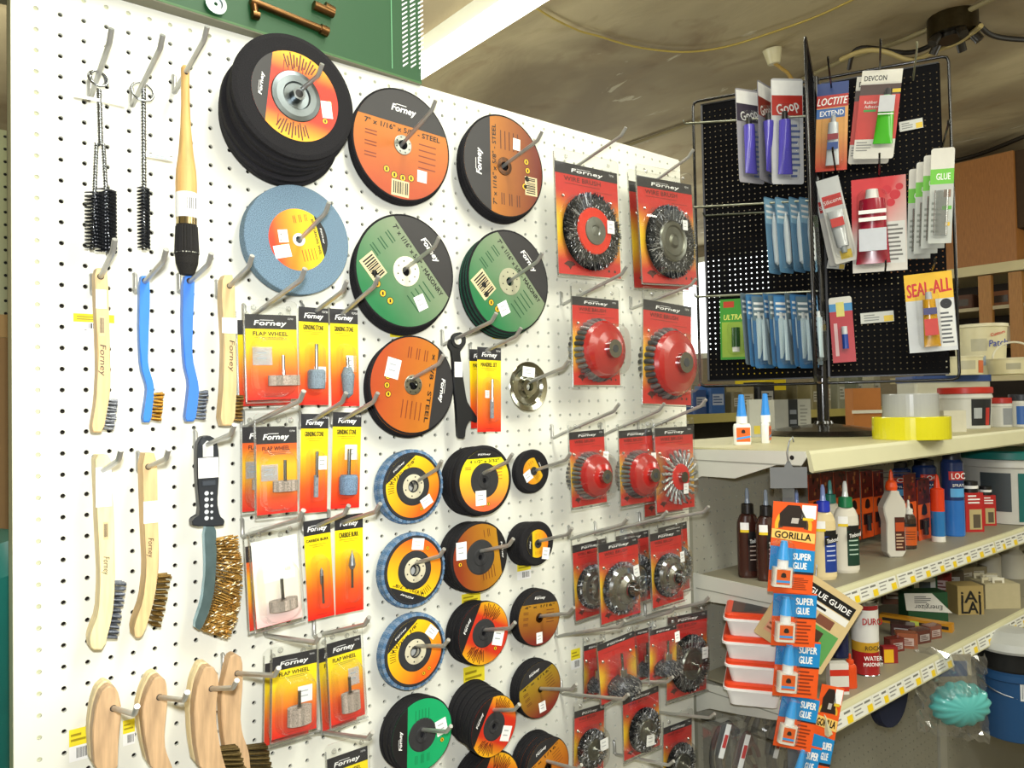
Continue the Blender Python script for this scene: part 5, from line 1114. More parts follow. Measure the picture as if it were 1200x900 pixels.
glue_bottle('white wood glue bottle with a green cap', 993, 670, 564, 29, S2, hx('#d9d4c4'), hx('#177848'), hx('#e4e8e4'), (hx('#15382a'), hx('#b8d0c0')), txt='Titebond', group='wood glue bottles')
glue_bottle('glue bottle with teal cap between the blue and green capped ones', 975, 655, 563, 24, S2, hx('#cfcab8'), hx('#1d7a68'), hx('#4f9a98'), None, group='wood glue bottles', price=False)
# white angled bottle with orange cap
c, h, w = S(1047, 652, 550, 27, S2); R = w / 2
r = empty('glue_bottle', c, 'white curved glue bottle with an orange spout', 'glue bottle', 'wood glue bottles', (0, 0, FACE))
o = [(-R * .8, 0), (R * .8, 0), (R * .85, h * .3), (R * .8, h * .42), (R * 1.0, h * .52), (R * .95, h * .62), (R * .45, h * .72), (R * .4, h * .76), (-R * .3, h * .76), (-R * .5, h * .7), (-R * 1.0, h * .58), (-R * .95, h * .5), (-R * .75, h * .4), (-R * .8, h * .3)]
b = MB(); b.prism(chaikin(o), -R * .6, R * .6, hx('#cdc9bd'), 'gloss', bev=.12); b.build('bottle_body', r)
b = MB(); b.lathe([(R * .45, h * .76), (R * .5, h * .8), (R * .42, h * .85), (R * .2, h * .88), (R * .14, h * .97), (.01, h)], 16, col=hx('#e8521c'), mat='plastic'); b.build('spout', r)
b = MB(); b.rect(-R * .1, R * .75, h * .08, h * .46, -R * .6 - .03, hx('#4a2018')); b.rect(-R * .05, R * .7, h * .3, h * .4, -R * .6 - .04, hx('#b8481c')); b.lines(-R * .02, R * .68, h * .1, h * .28, 5, -R * .6 - .05, hx('#c0a080')); b.build('label', r)
glue_bottle('small glue bottle with black orange label and white nozzle', 1066, 643, 586, 17, S2, hx('#3a2a20'), hx('#e4e2d8'), hx('#e4e2d8'), (hx('#c8581c'), hx('#2a1a10')), price=False, group='wood glue bottles', labc=(-1, 1))
def spray(label, px, pb, pt, wpx, Y, rot=FACE, txt=True, cc=hx('#1c3468'), c2=hx('#2a70c0')):
    c, h, w = S(px, pb, pt, wpx, Y); R = w / 2; r = empty('spray_can', c, label, 'spray can', 'blue spray cans', (0, 0, rot))
    b = MB(); b.lathe([(.01, 0), (R * .96, 0), (R, .1), (R, h * .42)], 26, col=c2, mat='gloss'); b.lathe([(R, h * .42), (R, h * .86), (R * .8, h * .9)], 26, col=cc, mat='gloss'); b.build('can', r)
    b = MB(); b.lathe([(R * .82, h * .89), (R * .8, h * .97), (R * .6, h * .98), (R * .3, h), (.01, h)], 20, col=hx('#161c2c'), mat='plastic'); b.build('cap', r)
    b = MB(); front_label(b, R, h * .66, h * .76, -.8, .8, hx('#c8281c'), sy=1); b.text('LOC', h * .07, 0, h * .71, -R - .06, WHITE, 0, R * 1.3, bold=.02); b.text('SPRAY', h * .035, 0, h * .6, -R - .03, WHITE, 0, R * 1.1); front_label(b, R, h * .46, h * .56, -.7, .7, hx('#5aa8e0'), sy=1)
    b.build('label', r)
spray('tall blue spray can in front, right of the orange caulk tubes', 1118, 627, 528, 24, S2)
spray('blue spray can standing behind the orange caulk tubes', 1085, 612, 537, 26, S2)
spray('blue spray can behind the white bottle with the orange spout', 1049, 612, 540, 36, S2)
def caulk(label, px, pb, pt, wpx, Y, c1=hx('#e0401c'), c2=hx('#2c78b8')):
    c, h, w = S(px, pb, pt, wpx, Y); R = w / 2; r = empty('caulk_tube', c, label, 'glue tube', 'orange caulk tubes', (0, 0, FACE))
    b = MB(); b.lathe([(.01, 0), (R, 0), (R, h * .08)], 20, col=hx('#e4e2d8')); b.lathe([(R, h * .08), (R, h * .45)], 20, col=c2, mat='gloss'); b.lathe([(R, h * .45), (R, h * .78), (R * .6, h * .8), (.01, h * .8)], 20, col=c1, mat='gloss'); b.build('tube_body', r)
    b = MB(); b.lathe([(R * .5, h * .79), (R * .42, h * .86), (R * .25, h * .98), (.01, h)], 14, col=c1, mat='plastic'); b.build('nozzle', r)
caulk('orange topped glue tube with a blue foot', 1100, 634, 556, 15, S2)
caulk('orange glue tube left of the one with a blue foot', 1083, 628, 556, 14, S2, hx('#e0401c'), hx('#d0501c'))
# boxed bottles
def boxed(label, px, pb, pt, wpx, Y):
    c, h, w = S(px, pb, pt, wpx, Y); r = empty('boxed_glue', c, label, 'glue box', 'red boxed glue bottles', (0, 0, FACE))
    b = MB(); b.box(-w / 2, w / 2, -w * .4, w * .4, 0, h * .78, hx('#b42424'), 'print'); b.lines(-w * .35, w * .35, h * .55, h * .75, 3, -w * .4 - .02, WHITE); b.rect(-w * .3, w * .38, h * .05, h * .45, -w * .4 - .02, hx('#b8a878')); b.rect(-w * .1, w * .3, h * .08, h * .35, -w * .4 - .03, hx('#5a5040')); b.build('box', r)
    b = MB(); b.cyl((0, 0, h * .78), (0, 0, h), w * .4, hx('#1b1b1b'), 'plastic', 18); b.cyl((0, 0, h * .86), (0, 0, h * .92), w * .41, WHITE, 'plastic', 18); b.build('cap', r)
boxed('red boxed glue with black cap, left of two beside the blue spray can', 1138, 622, 564, 21, S2)
boxed('red boxed glue with black cap, right of two beside the blue spray can', 1156, 615, 570, 16, S2)
c, h, w = S(1170, 607, 580, 16, S2)
r = empty('glass_jar', c, 'little dark jar with a clear box behind the red boxed glues', 'jar', rot=(0, 0, FACE)); b = MB(); b.lathe([(.01, 0), (w * .45, 0), (w * .45, h * .5), (w * .35, h * .6)], 18, col=hx('#3c3038'), mat='gloss'); b.build('jar_body', r); b = MB(); b.cyl((0, 0, h * .58), (0, 0, h * .8), w * .38, hx('#9aa0a4'), 'metal', 18); b.build('lid', r)
def pail(label, px, pb, pt, wpx, Y, col, lidc, lab=None, name='pail', cat='bucket', group=None, handle=True, taper=.9, txt=None, lidh=.12, rot=FACE, labcol=WHITE, c0=None):
    c, h, w = S(px, pb, pt, wpx, Y); c = c0 or c; R = w / 2; r = empty(name, c, label, cat, group, (0, 0, rot))
    b = MB(); b.lathe([(.01, 0), (R * taper * .97, 0), (R * taper, .08), (R * .97, h * (1 - lidh)), (.01, h * (1 - lidh))], 36, col=col, mat='plastic')
    b.lathe([(R * .99, h * (.97 - lidh)), (R * 1.0, h * (.9 - lidh)), (R * .97, h * (.89 - lidh))], 36, col=col, mat='plastic'); b.build('bucket_body', r)
    b = MB(); b.lathe([(R * .98, h * (1 - lidh)), (R * 1.02, h * (1 - lidh * .9)), (R * 1.02, h * .98), (R * .97, h), (R * .9, h * .985), (.01, h * .985)], 36, col=lidc, mat='plastic'); b.build('lid', r)
    if lab:
        b = MB(); n = 12
        for (a0, a1, z0, z1, cc) in lab:
            rr = lambda z: R * (taper + (.97 - taper) * z) + .03
            vs = [(rr(z) * math.sin(a0 + (a1 - a0) * k / n), -rr(z) * math.cos(a0 + (a1 - a0) * k / n), z * h * (1 - lidh)) for z in (z0, z1) for k in range(n + 1)]
            if lab.index((a0, a1, z0, z1, cc)) and not txt: b.build('label', r); b = MB()
            b.add(vs, [(k, k + 1, n + 2 + k, n + 1 + k) for k in range(n)], 'print', cc, True)
        for (s, th, x, z, rot_, w_, cc) in (txt or []): b.text(s, th * h, x * R, z * h, -R * 1.0 - .08, cc, rot_, w_ * R, shear=.15, bold=.02)
        b.build('label', r)
    if handle:
        b = MB(); b.tube([(R * 1.0 * math.cos(t), -R * 1.0 * math.sin(t) * .9 - .05, h * (.84 - lidh) - R * .35 * math.sin(t)) for t in [PI * k / 16 for k in range(17)]], .07, STEEL, 'metal', 6); b.build('wire_handle', r)
    return r
pail('large teal and white pail at the right end of the middle shelf', 1185, 608, 526, 108, S2, hx('#c4c4bc'), hx('#15706a'), [(-.42, 1.3, .05, .8, hx('#126460')), (-1.15, -.55, .2, .8, hx('#3c4448'))], handle=False, taper=.93)
# orange gorilla hang packs in the back row
def gor_emblem(b, x, z, s, y, col=hx('#1c1512')):      # plain dark arch badge
    pts = [(x + s * math.cos(t) * .55, z + s * math.sin(t) * .6) for t in [PI * k / 10 for k in range(11)]] + [(x - s * .62, z - s * .35), (x - s * .2, z - s * .5), (x + s * .2, z - s * .5), (x + s * .62, z - s * .35)]
    b.poly(pts, y, col)
gx = [(948, 962, 556, 634), (963, 977, 554, 632), (978, 992, 553, 630), (994, 1008, 552, 636), (1010, 1023, 552, 632), (1024, 1036, 552, 628), (1060, 1074, 556, 640), (1076, 1090, 562, 636)]
for i, (x0, x1, y0, y1) in enumerate(gx):
    q = [(x0, y0), (x1, y0 - 1), (x1, y1 - 4), (x0, y1)]; cc, w, h, a = fitquad(q, -3.2 if i < 6 else -6.2)
    nm = ['leftmost', 'second', 'third', 'fourth', 'fifth', 'sixth', 'seventh', 'last'][i]
    r = empty('glue_pack', cc, 'orange and black glue pack hanging over the middle shelf, %s from the left' % nm if i not in (0, 7) else 'orange and black glue pack hanging over the middle shelf, %s in its row' % nm, 'glue pack', 'orange glue packs in the middle shelf row')
    b = MB(); b.box(-w / 2, w / 2, 0, .04, -h / 2, h / 2, hx('#d8501c'), 'print'); b.rect(-w * .5, w * .5, h * .1, h * .5, -.01, hx('#5a1c14')); rg = random.Random(i)
    for k in range(10): x = rg.uniform(-.4, .3) * w; z = h * rg.uniform(.14, .46); b.rect(x, x + w * .14, z, z + h * .05, -.02, rg.choice((hx('#8a2a18'), hx('#22140f'), hx('#22140f'), hx('#a86a3a'))))
    gor_emblem(b, 0, h * .0, w * .38, -.02); b.rect(-w * .5, w * .5, -h * .13, h * .1, -.008, hx('#e8601c')); b.rect(-w * .4, w * .4, -h * .3, -h * .14, -.015, hx('#3a201a')); b.build('card', r)
    b = MB(); b.tube([(-w * .2, -.3, -h * .15), (-w * .2, -.35, -h * .38)], w * .1, hx('#26262a'), 'gloss', 8); b.build('glue_stick', r)
    b = MB(); b.tube([(0, 3.2 if i < 6 else 6.2, h * .48), (0, -.6, h * .52)], .06, STEEL, 'metal', 6); b.build('hang_wire', r)
# ================================================================== lower shelf
TUBR = -math.radians(58)
c0, h0, w0 = S(884, 815, 783, 66, S3)
for k in range(4):
    nm = ['bottom of the stack', 'second from the bottom', 'third from the bottom', 'topmost, with a dark printed lid'][k]
    hh = 1.76; r = empty('glue_tub', (c0[0] + (k % 2) * .12, c0[1] - hh * k, c0[2] - .1 * (k % 2)), 'white rectangular tub with an orange lid, ' + nm, 'tub', 'stacked white tubs with orange lids', (0, 0, TUBR))
    b = MB(); b.T = Matrix.Diagonal((1, 1, .92, 1)); o1 = rrect(3.5, 4.6, .4); o2 = rrect(4.1, 5.2, .45); n = len(o1)
    vs = [(a, d, 0) for a, d in o1] + [(a, d, 1.45) for a, d in o2]; b.add(vs, [(i, (i + 1) % n, n + (i + 1) % n, n + i) for i in range(n)], 'plastic', WHITE, True); b.add(vs, [tuple(range(n))[::-1], tuple(range(n, 2 * n))], 'plastic', WHITE)
    o3 = rrect(4.45, 5.55, .5); vs = [(a, d, 1.3) for a, d in o3] + [(a, d, 1.5) for a, d in o3]; b.add(vs, [(i, (i + 1) % n, n + (i + 1) % n, n + i) for i in range(n)] + [tuple(range(n))[::-1], tuple(range(n, 2 * n))], 'plastic', WHITE)
    b.build('tub_body', r)
    b = MB(); b.T = Matrix.Diagonal((1, 1, .92, 1)); vs = [(a * .96, d * .96, 1.5) for a, d in o3] + [(a * .96, d * .96, 1.78) for a, d in o3] + [(a * .88, d * .88, 1.9) for a, d in o3]
    b.add(vs, [(j * n + i, j * n + (i + 1) % n, (j + 1) * n + (i + 1) % n, (j + 1) * n + i) for j in (0, 1) for i in range(n)] + [tuple(range(2 * n, 3 * n))], 'plastic', hx('#e0441c')); b.build('lid', r)
    if k == 3:
        b = MB(); b.T = Matrix.Diagonal((1, 1, .92, 1)); b.add([(-1.6, -2.1, 1.92), (1.6, -2.1, 1.92), (1.6, 2.1, 1.92), (-1.6, 2.1, 1.92)], [(0, 1, 2, 3)], 'print', hx('#4a2c24')); b.add([(-.7, -1.7, 1.93), (.6, -1.4, 1.93), (.8, 1.2, 1.93), (-.6, 1.5, 1.93)], [(0, 1, 2, 3)], 'print', hx('#1c1a22')); b.build('lid_label', r)
c, h, w = S(1015, 788, 702, 30, S3); R = w / 2
r = empty('filler_can', c, 'white and red can of rock hard water putty on the lower shelf', 'can', rot=(0, 0, FACE))
b = MB(); b.lathe([(R, .05), (R, h * .32)], 28, col=hx('#a01c20'), mat='gloss'); b.lathe([(R, h * .32), (R, h * .45)], 28, col=hx('#c89a2c'), mat='gloss'); b.lathe([(R, h * .45), (R, h * .88)], 28, col=hx('#dcdcd6'), mat='gloss'); b.lathe([(R, h * .88), (R, h * .94)], 28, col=hx('#8a1c20'), mat='gloss'); b.build('can_body', r)
b = MB(); b.lathe([(R * 1.02, 0), (R * 1.03, .06), (R * 1.0, .1)], 28, col=STEEL, mat='chrome'); b.build('bottom_rim', r); b = MB(); b.lathe([(R, h * .94), (R * 1.03, h * .95), (R * 1.02, h * .98), (R * .85, h * .96), (R * .8, h), (.01, h)], 28, col=STEEL, mat='chrome'); b.build('lid', r)
b = MB(); b.text('DURO', h * .09, .1, h * .74, -R - .1, hx('#a01c20'), 0, R * 1.5, bold=.03); b.text('ROCK', h * .06, .1, h * .385, -R - .1, BLACK, 0, R * 1.2, bold=.01); b.text('WATER', h * .06, .1, h * .25, -R - .1, WHITE, 0, R * 1.4, bold=.01); b.text('MASONRY', h * .05, .1, h * .17, -R - .1, WHITE, 0, R * 1.5, bold=.01); b.build('label', r)
def sbox(name, label, px, pb, pt, wpx, Y, col, cat='box', rot=FACE, d=.5, deco=None, group=None, lift=0, mat='print'):
    c, h, w = S(px, pb, pt, wpx, Y); c = (c[0], c[1] - lift, c[2]); r = empty(name, c, label, cat, group, (0, 0, rot)); b = MB(); b.box(-w / 2, w / 2, -w * d / 2, w * d / 2, 0, h, col, mat); y = -w * d / 2 - .02
    b.build('carton', r)
    if deco: b = MB(); deco(b, w, h, y); b.build('print', r)
    return r
sbox('small_carton', 'small red carton with yellow front beside the filler can', 1042, 776, 757, 17, S3, hx('#8c1f22'), deco=lambda b, w, h, y: b.rect(-w * .45, w * .2, h * .05, h * .85, y, hx('#e0b020')))
glue_bottle('orange nozzle bottle just left of the filler can', 997, 806, 766, 15, S3, hx('#d84a1c'), hx('#d84a1c'), hx('#c84418'), None, price=False, cat='bottle', name='nozzle_bottle')
sbox('small_carton', 'white carton with red stripes behind the super glue strip', 982, 812, 776, 22, S3, hx('#d8d6cc'), deco=lambda b, w, h, y: (b.rect(-w * .5, w * .5, h * .6, h * .8, y, hx('#c8301c')), b.rect(-w * .5, w * .5, h * .1, h * .25, y, hx('#c8301c'))))
glue_bottle('dark blue bottle behind the glue guide booklet', 985, 770, 700, 20, S3, hx('#28305a'), hx('#20243c'), hx('#3a4468'), None, price=False, cat='bottle', name='glue_bottle')
# green boxes, booklet, cartons
sbox('lamp_carton', 'green carton with a white slanted label reading upside down', 1082, 726, 692, 46, S3, hx('#1c4a2c'), deco=lambda b, w, h, y: (b.poly([(-w * .55, h * .42), (w * .6, h * .3), (w * .1, h * .98), (-w * .6, h * 1.0)], y - .02, hx('#d4d4cc')), b.text('Energizer', h * .17, 0, h * .5, y - .05, BLACK, PI - .05, w * .7), b.lines(-w * .35, w * .1, h * .65, h * .9, 4, y - .05, hx('#555555'))))
sbox('lamp_carton', 'small green carton with a white framed window on the lower shelf', 1081, 704, 674, 30, S3, hx('#1f4a2e'), d=.4, deco=lambda b, w, h, y: (b.rect(-w * .42, w * .42, h * .15, h * .92, y, hx('#d0d2c8')), b.rect(-w * .22, w * .22, h * .3, h * .78, y - .02, hx('#4a5458'))))
sbox('display_carton', 'cardboard carton with bold black lettering on the lower shelf', 1131, 717, 684, 30, S3, hx('#a58f58'), d=.8, mat='paper', deco=lambda b, w, h, y: (b.text('iAi', h * .42, 0, h * .62, y, BLACK, 0, w * .75, bold=.06), b.text('LAJ', h * .42, 0, h * .25, y, BLACK, 0, w * .75, bold=.06)))
r = sbox('packet_carton', 'open cream carton of small packets at the right of the lower shelf', 1163, 708, 680, 40, S3, hx('#b3a986'), d=1.0, mat='paper')
c, h, w = S(1163, 708, 680, 40, S3)
rg = random.Random(9)
for k in range(9):
    x, y = rg.uniform(-.32, .32) * w, (k / 9 - .45) * w * .8; b = MB(); b.T = Matrix.Translation((x, y, h * .8)) @ Matrix.Rotation(rg.uniform(-.4, .4), 4, 'X') @ Matrix.Rotation(rg.uniform(-.2, .2), 4, 'Z'); b.box(-w * .16, w * .16, -.06, .06, 0, h * .42, rg.choice((hx('#c9c2a6'), hx('#b8b097'), hx('#d6d2c0'))), 'paper'); b.box(-w * .1, w * .1, -.07, -.06, h * .1, h * .3, hx('#8c8468'), 'paper')
    tag(b.build('small_packet', None, c, (0, 0, FACE)), 'cream paper packet standing in the open carton on the lower shelf', 'packet', 'cream packets in the open carton')
for i, (px, pb, pt, w_) in enumerate([(1160, 668, 634, 24), (1186, 668, 630, 26)]):
    c, h, w = S(px, pb + 8, pt, w_, S3); R = w / 2; r = empty('white_jar', c, 'white plastic bottle with a ribbed cap behind the open carton, %s one' % ('left', 'right')[i], 'bottle', 'white plastic bottles', (0, 0, FACE))
    b = MB(); b.lathe([(.01, 0), (R, 0), (R, h * .6), (R * .6, h * .72), (.01, h * .72)], 24, col=hx('#b9b6a8'), mat='plastic'); b.build('bottle_body', r); b = MB(); b.cyl((0, 0, h * .7), (0, 0, h), R * .62, hx('#c9c8c0'), 'plastic', 20); b.build('cap', r)
a, c = at_y(1032, 724, S3 - .3), at_y(1117, 737, S3 - .3)
dx, dz = c[0] - a[0], c[2] - a[2]; L = math.hypot(dx, dz)
r = empty('torpedo_level', (a[0], S3, a[2]), 'yellow bar level lying across the lower shelf', 'level', rot=(0, 0, math.atan2(dz, dx))); b = MB(); b.box(0, L, -.5, .5, 0, .8, hx('#c88a1c'), 'plastic'); b.box(.3, L - .3, -.55, -.5, .25, .55, hx('#2a2620'), 'plastic'); b.build('level_body', r); b = MB(); b.box(L * .44, L * .56, -.58, -.5, .2, .62, hx('#c8d860'), 'gloss'); b.build('vial', r)
cl = [(1048, 762, 16, 12, '#6c2a24', 'dark red'), (1062, 758, 18, 14, '#94543a', 'rusty orange'), (1078, 752, 18, 12, '#5a3028', 'brown'), (1092, 747, 16, 12, '#7c4a3c', 'tan'), (1058, 744, 20, 11, '#4a3230', 'dark'), (1046, 706, 22, 26, '#6a4a3a', 'large brown'), (1058, 690, 18, 20, '#4c3430', 'deep brown'), (1104, 700, 16, 24, '#7c2820', 'bright red'), (1112, 690, 22, 18, '#54483a', 'olive'), (1128, 684, 18, 16, '#7a6c50', 'khaki'), (1120, 672, 22, 10, '#6c6455', 'grey'), (1142, 678, 18, 12, '#8c8468', 'beige')]
for i, (px, pb, w_, h_, cc, nm) in enumerate(cl):
    c, h, w = S(px, pb, pb - h_ * 1.25, w_ * 1.3, S3); r = empty('hardware_packet', c, '%s plastic packet in the jumble on the lower shelf' % nm, 'packet', 'jumbled plastic packets on the lower shelf', (0, 0, FACE + rg.uniform(-.5, .5)))
    b = MB(); b.bbox_(-w / 2, w / 2, -w * .3, w * .3, 0, h, hx(cc), 'gloss', .2); b.build('packet', r)
    b = MB(); b.T = Matrix.Translation((0, -w * .3 - .03, 0)); b.rect(-w * .35, w * .3, h * .2, h * .7, 0, mixc(hx(cc), WHITE, .35)); b.lines(-w * .3, w * .25, h * .25, h * .65, 3, -.02, mixc(hx(cc), BLACK, .4)); b.build('print', r)
# ================================================================== top shelf
def smallglue(label, px, pb, pt, wpx, rot):
    c, h, w = S(px, pb, pt, wpx, S1); R = w / 2; r = empty('super_glue_bottle', c, label, 'glue bottle', 'small glue bottles on the top shelf', (0, 0, rot))
    b = MB(); o = rrect(w, w * .5, w * .2); n = len(o); vs = [(a * k, d * k, z * h) for k, z in ((.95, 0), (1, .02), (1, .36), (.9, .41), (.5, .43)) for a, d in o]; b.add(vs, [(j * n + i, j * n + (i + 1) % n, (j + 1) * n + (i + 1) % n, (j + 1) * n + i) for j in range(4) for i in range(n)] + [tuple(range(4 * n, 5 * n))], 'gloss', hx('#e8e8e2'), True); b.cyl((0, 0, h * .42), (0, 0, h * .56), R * .62, WHITE, 'plastic', 18); b.build('bottle_body', r)
    b = MB(); b.lathe([(R * .6, h * .56), (R * .55, h * .6), (R * .3, h * .99), (.01, h)], 14, col=hx('#2c8ae0'), mat='plastic'); b.build('cap', r)
    b = MB(); y = -w * .25 - .02; b.rect(-w * .4, w * .4, h * .06, h * .34, y, hx('#e8641c')); gor_emblem(b, 0, h * .26, w * .2, y - .01); b.poly([(-w * .4, h * .1), (w * .4, h * .14), (w * .4, h * .18), (-w * .4, h * .14)], y - .015, hx('#3a9ae0')); b.build('label', r)
smallglue('small white glue bottle with blue cone cap, label facing front', 870, 521, 462, 20, FACE)
smallglue('small white glue bottle with blue cone cap, turned sideways', 898, 519, 461, 18, FACE + 1.1)
def taperoll(label, px, pb, pt, wpx, col, mat='gloss', c0=None):
    c, h, w = S(px, pb, pt, wpx, S1); c = c0 or c; R = w / 2; r = empty('tape_roll', c, label, 'tape roll', 'tape rolls stacked on the top shelf')
    b = MB(); b.lathe([(R * .45, 0), (R, 0), (R * 1.005, h * .03), (R * 1.005, h * .97), (R, h), (R * .45, h), (R * .45, 0)], 48, col=col, mat=mat, smooth=False); b.build('tape', r)
    b = MB(); b.lathe([(R * .38, 0), (R * .45, 0), (R * .45, h), (R * .38, h), (R * .38, 0)], 32, col=hx('#a08c64'), mat='paper', smooth=False); b.build('core', r); return c, h
c, h = taperoll('wide yellow tape roll lying flat on the top shelf', 1068, 514, 488, 83, hx('#d4cc1c'))
taperoll('silver grey tape roll lying on top of the yellow roll', 1067, 511, 486, 56, hx('#a4a6a4'), c0=(c[0], c[1] - h, c[2]))
tub = lambda *a, **k: pail(*a, handle=False, name='plastic_tub', cat='tub', group='white tubs on the top shelf', **k)
tub('white tub with a red lid and black label on the top shelf', 1132, 502, 454, 56, S1, hx('#cfcfc6'), hx('#b82c20'), [(-.3, .75, .1, .85, hx('#1e2024')), (-.2, .15, .3, .6, hx('#a8adb0')), (.35, .6, .1, .6, hx('#b83028'))], taper=.88, lidh=.16)
tub('smaller white tub with a red lid and a dark label', 1175, 500, 466, 27, S1, hx('#c8c8c0'), hx('#a82820'), [(-.5, .3, .1, .8, hx('#888c90')), (.5, .9, .1, .8, hx('#5a2020'))], taper=.9, lidh=.2)
tub('blue labelled tub at the right edge of the top shelf', 1198, 500, 462, 26, S1, hx('#c8c8c0'), hx('#282c34'), [(-1, 1, .1, .8, hx('#2c5aa0'))], taper=.95, lidh=.2)
sbox('small_carton', 'plain cream carton beside the silver grey tape roll', 1116, 506, 481, 26, S1, hx('#c9c5b0'), mat='paper')
sbox('filter_carton', 'orange brown carton behind the tape rolls', 1012, 502, 455, 32, S1, hx('#a8682c'), mat='paper', d=.7, deco=lambda b, w, h, y: b.rect(-w * .6, w * .55, h * .38, h * .46, y - .3, hx('#d0cdbc')))
sbox('striped_carton', 'white carton with a broad black band behind the round rack base', 925, 506, 468, 42, S1, hx('#c6c5b4'), d=.6, mat='paper', deco=lambda b, w, h, y: (b.rect(-w * .12, w * .14, 0, h, y, hx('#1e2226')), b.rect(-w * .08, w * .1, h * .55, h * .68, y - .02, hx('#8c9094')), b.rect(-w * .08, w * .1, h * .25, h * .38, y - .02, hx('#8c9094')), b.lines(w * .2, w * .42, h * .1, h * .85, 7, y - .01, hx('#9a9a8c'))))
sbox('upright_carton', 'narrow grey carton between the two small glue bottles', 885, 512, 468, 15, S1, hx('#a9aaa0'), d=.7, mat='paper', deco=lambda b, w, h, y: b.rect(-w * .2, w * .3, h * .08, h * .3, y, hx('#c8b43c')))
# second layer: blue rimmed tray with patching tubs
c, h, w = S(1150, 494, 444, 84, S1); cT = (c[0] + 5, S1 - h * 1.0, c[2] + 3.5)
for (px, wd, nm) in ((1128, 40, 'left'), (1165, 46, 'right')):
    pass
b = MB()
r = empty('flat_tub', (c[0] + 4.5, S1, c[2] + 7.0), 'wide white tub with a blue rimmed lid behind the red lidded tub', 'tub', 'white tubs on the top shelf', (0, 0, FACE)); d_ = depth((c[0] + 4.5, S1, c[2] + 7.0)); W2 = 88 * d_ / FPX; H2 = 52 * d_ / FPX
b.bbox_(-W2 / 2, W2 / 2, -3, 3, 0, H2 * .86, hx('#c4c2b0'), 'plastic', .6); b.build('tub_body', r); b = MB(); b.bbox_(-W2 * .51, W2 * .51, -3.2, 3.2, H2 * .86, H2, hx('#2c4a8c'), 'plastic', .6); b.build('lid', r)
topY = S1 - H2; base2 = (c[0] + 4.5, topY, c[2] + 7.0)
def upper(label, px, wpx, hpx, **k):
    cc = at_plane(px, 440, base2[0], base2[2], .632, .775); cc = (cc[0], topY, cc[2]); pail(label, px, 100 + hpx, 100, wpx * 1.0, S1, hx('#d9d2ac'), hx('#ded8b8'), c0=cc, name='plastic_tub', cat='tub', group='white tubs on the top shelf', lidh=.07, **k)
def pail2(label, px, pt, wpx, lab, txt, Yb, dzz, handle, taper=.86, lidh=.06, lidc=hx('#ded8b8'), col=hx('#d9d2ac')):
    cc = at_plane(px, 440, base2[0] + .632 * dzz, base2[2] + .775 * dzz, .632, .775); d = depth((cc[0], Yb, cc[2])); yb = 0
    hor = 450 + 22.5 - .02 * (px - 600); pyb = hor + (Yb - CY) * FPX / d
    H_ = (pyb - pt) * d / FPX; R = wpx / 2 * d / FPX; r = empty('plastic_tub', (cc[0], Yb, cc[2]), label, 'tub', 'white tubs on the top shelf', (0, 0, FACE))
    b = MB(); b.lathe([(.01, 0), (R * taper, 0), (R * .98, H_ * (1 - lidh)), (.01, H_ * (1 - lidh))], 36, col=col, mat='plastic'); b.build('tub_body', r)
    b = MB(); b.lathe([(R * .98, H_ * (1 - lidh)), (R * 1.03, H_ * (1 - lidh)), (R * 1.03, H_), (.01, H_)], 36, col=lidc, mat='plastic'); b.build('lid', r)
    b = MB(); rr = lambda z: R * (taper + (.98 - taper) * z) + .03; n = 10
    for (a0, a1, z0, z1, cc_) in lab:
        vs = [(rr(z) * math.sin(a0 + (a1 - a0) * k / n), -rr(z) * math.cos(a0 + (a1 - a0) * k / n), z * H_ * (1 - lidh)) for z in (z0, z1) for k in range(n + 1)]; b.add(vs, [(k, k + 1, n + 2 + k, n + 1 + k) for k in range(n)], 'print', cc_, True)
    for (s, th, x, z, rot_, w_, cc_) in txt: b.text(s, th * H_, x * R, z * H_, -R * 1.02, cc_, rot_, w_ * R, shear=.15, bold=.03)
    b.build('label', r)
    if handle: b = MB(); b.tube([(R * math.cos(t), -R * .2, H_ + R * .75 * math.sin(t)) for t in [PI * k / 16 for k in range(17)]], .16, hx('#d8d4c0'), 'plastic', 6); b.build('bail_handle', r)
pail2('tall cream patching compound bucket at the back of the top shelf', 1150, 381, 56, [(-.9, -.3, .5, .75, hx('#b8b49a')), (-.8, -.35, .2, .4, hx('#9aa8b8'))], [('Patch', .13, .12, .62, .08, .75, hx('#1c3a9c')), ('Custom', .06, .1, .8, .25, .6, hx('#c82818'))], topY, 3.6, False)
pail2('low cream tub with handle right of the tall patching bucket', 1186, 420, 50, [(-.8, -.2, .3, .7, hx('#a8a48c'))], [], topY, -3.2, True, .93)
pail2('low cream tub with an orange label below the yellow glue pack', 1130, 418, 40, [(.3, .9, .1, .8, hx('#c8602c')), (-.8, .1, .3, .8, hx('#b8b49a'))], [], topY, -3.6, False, .95)
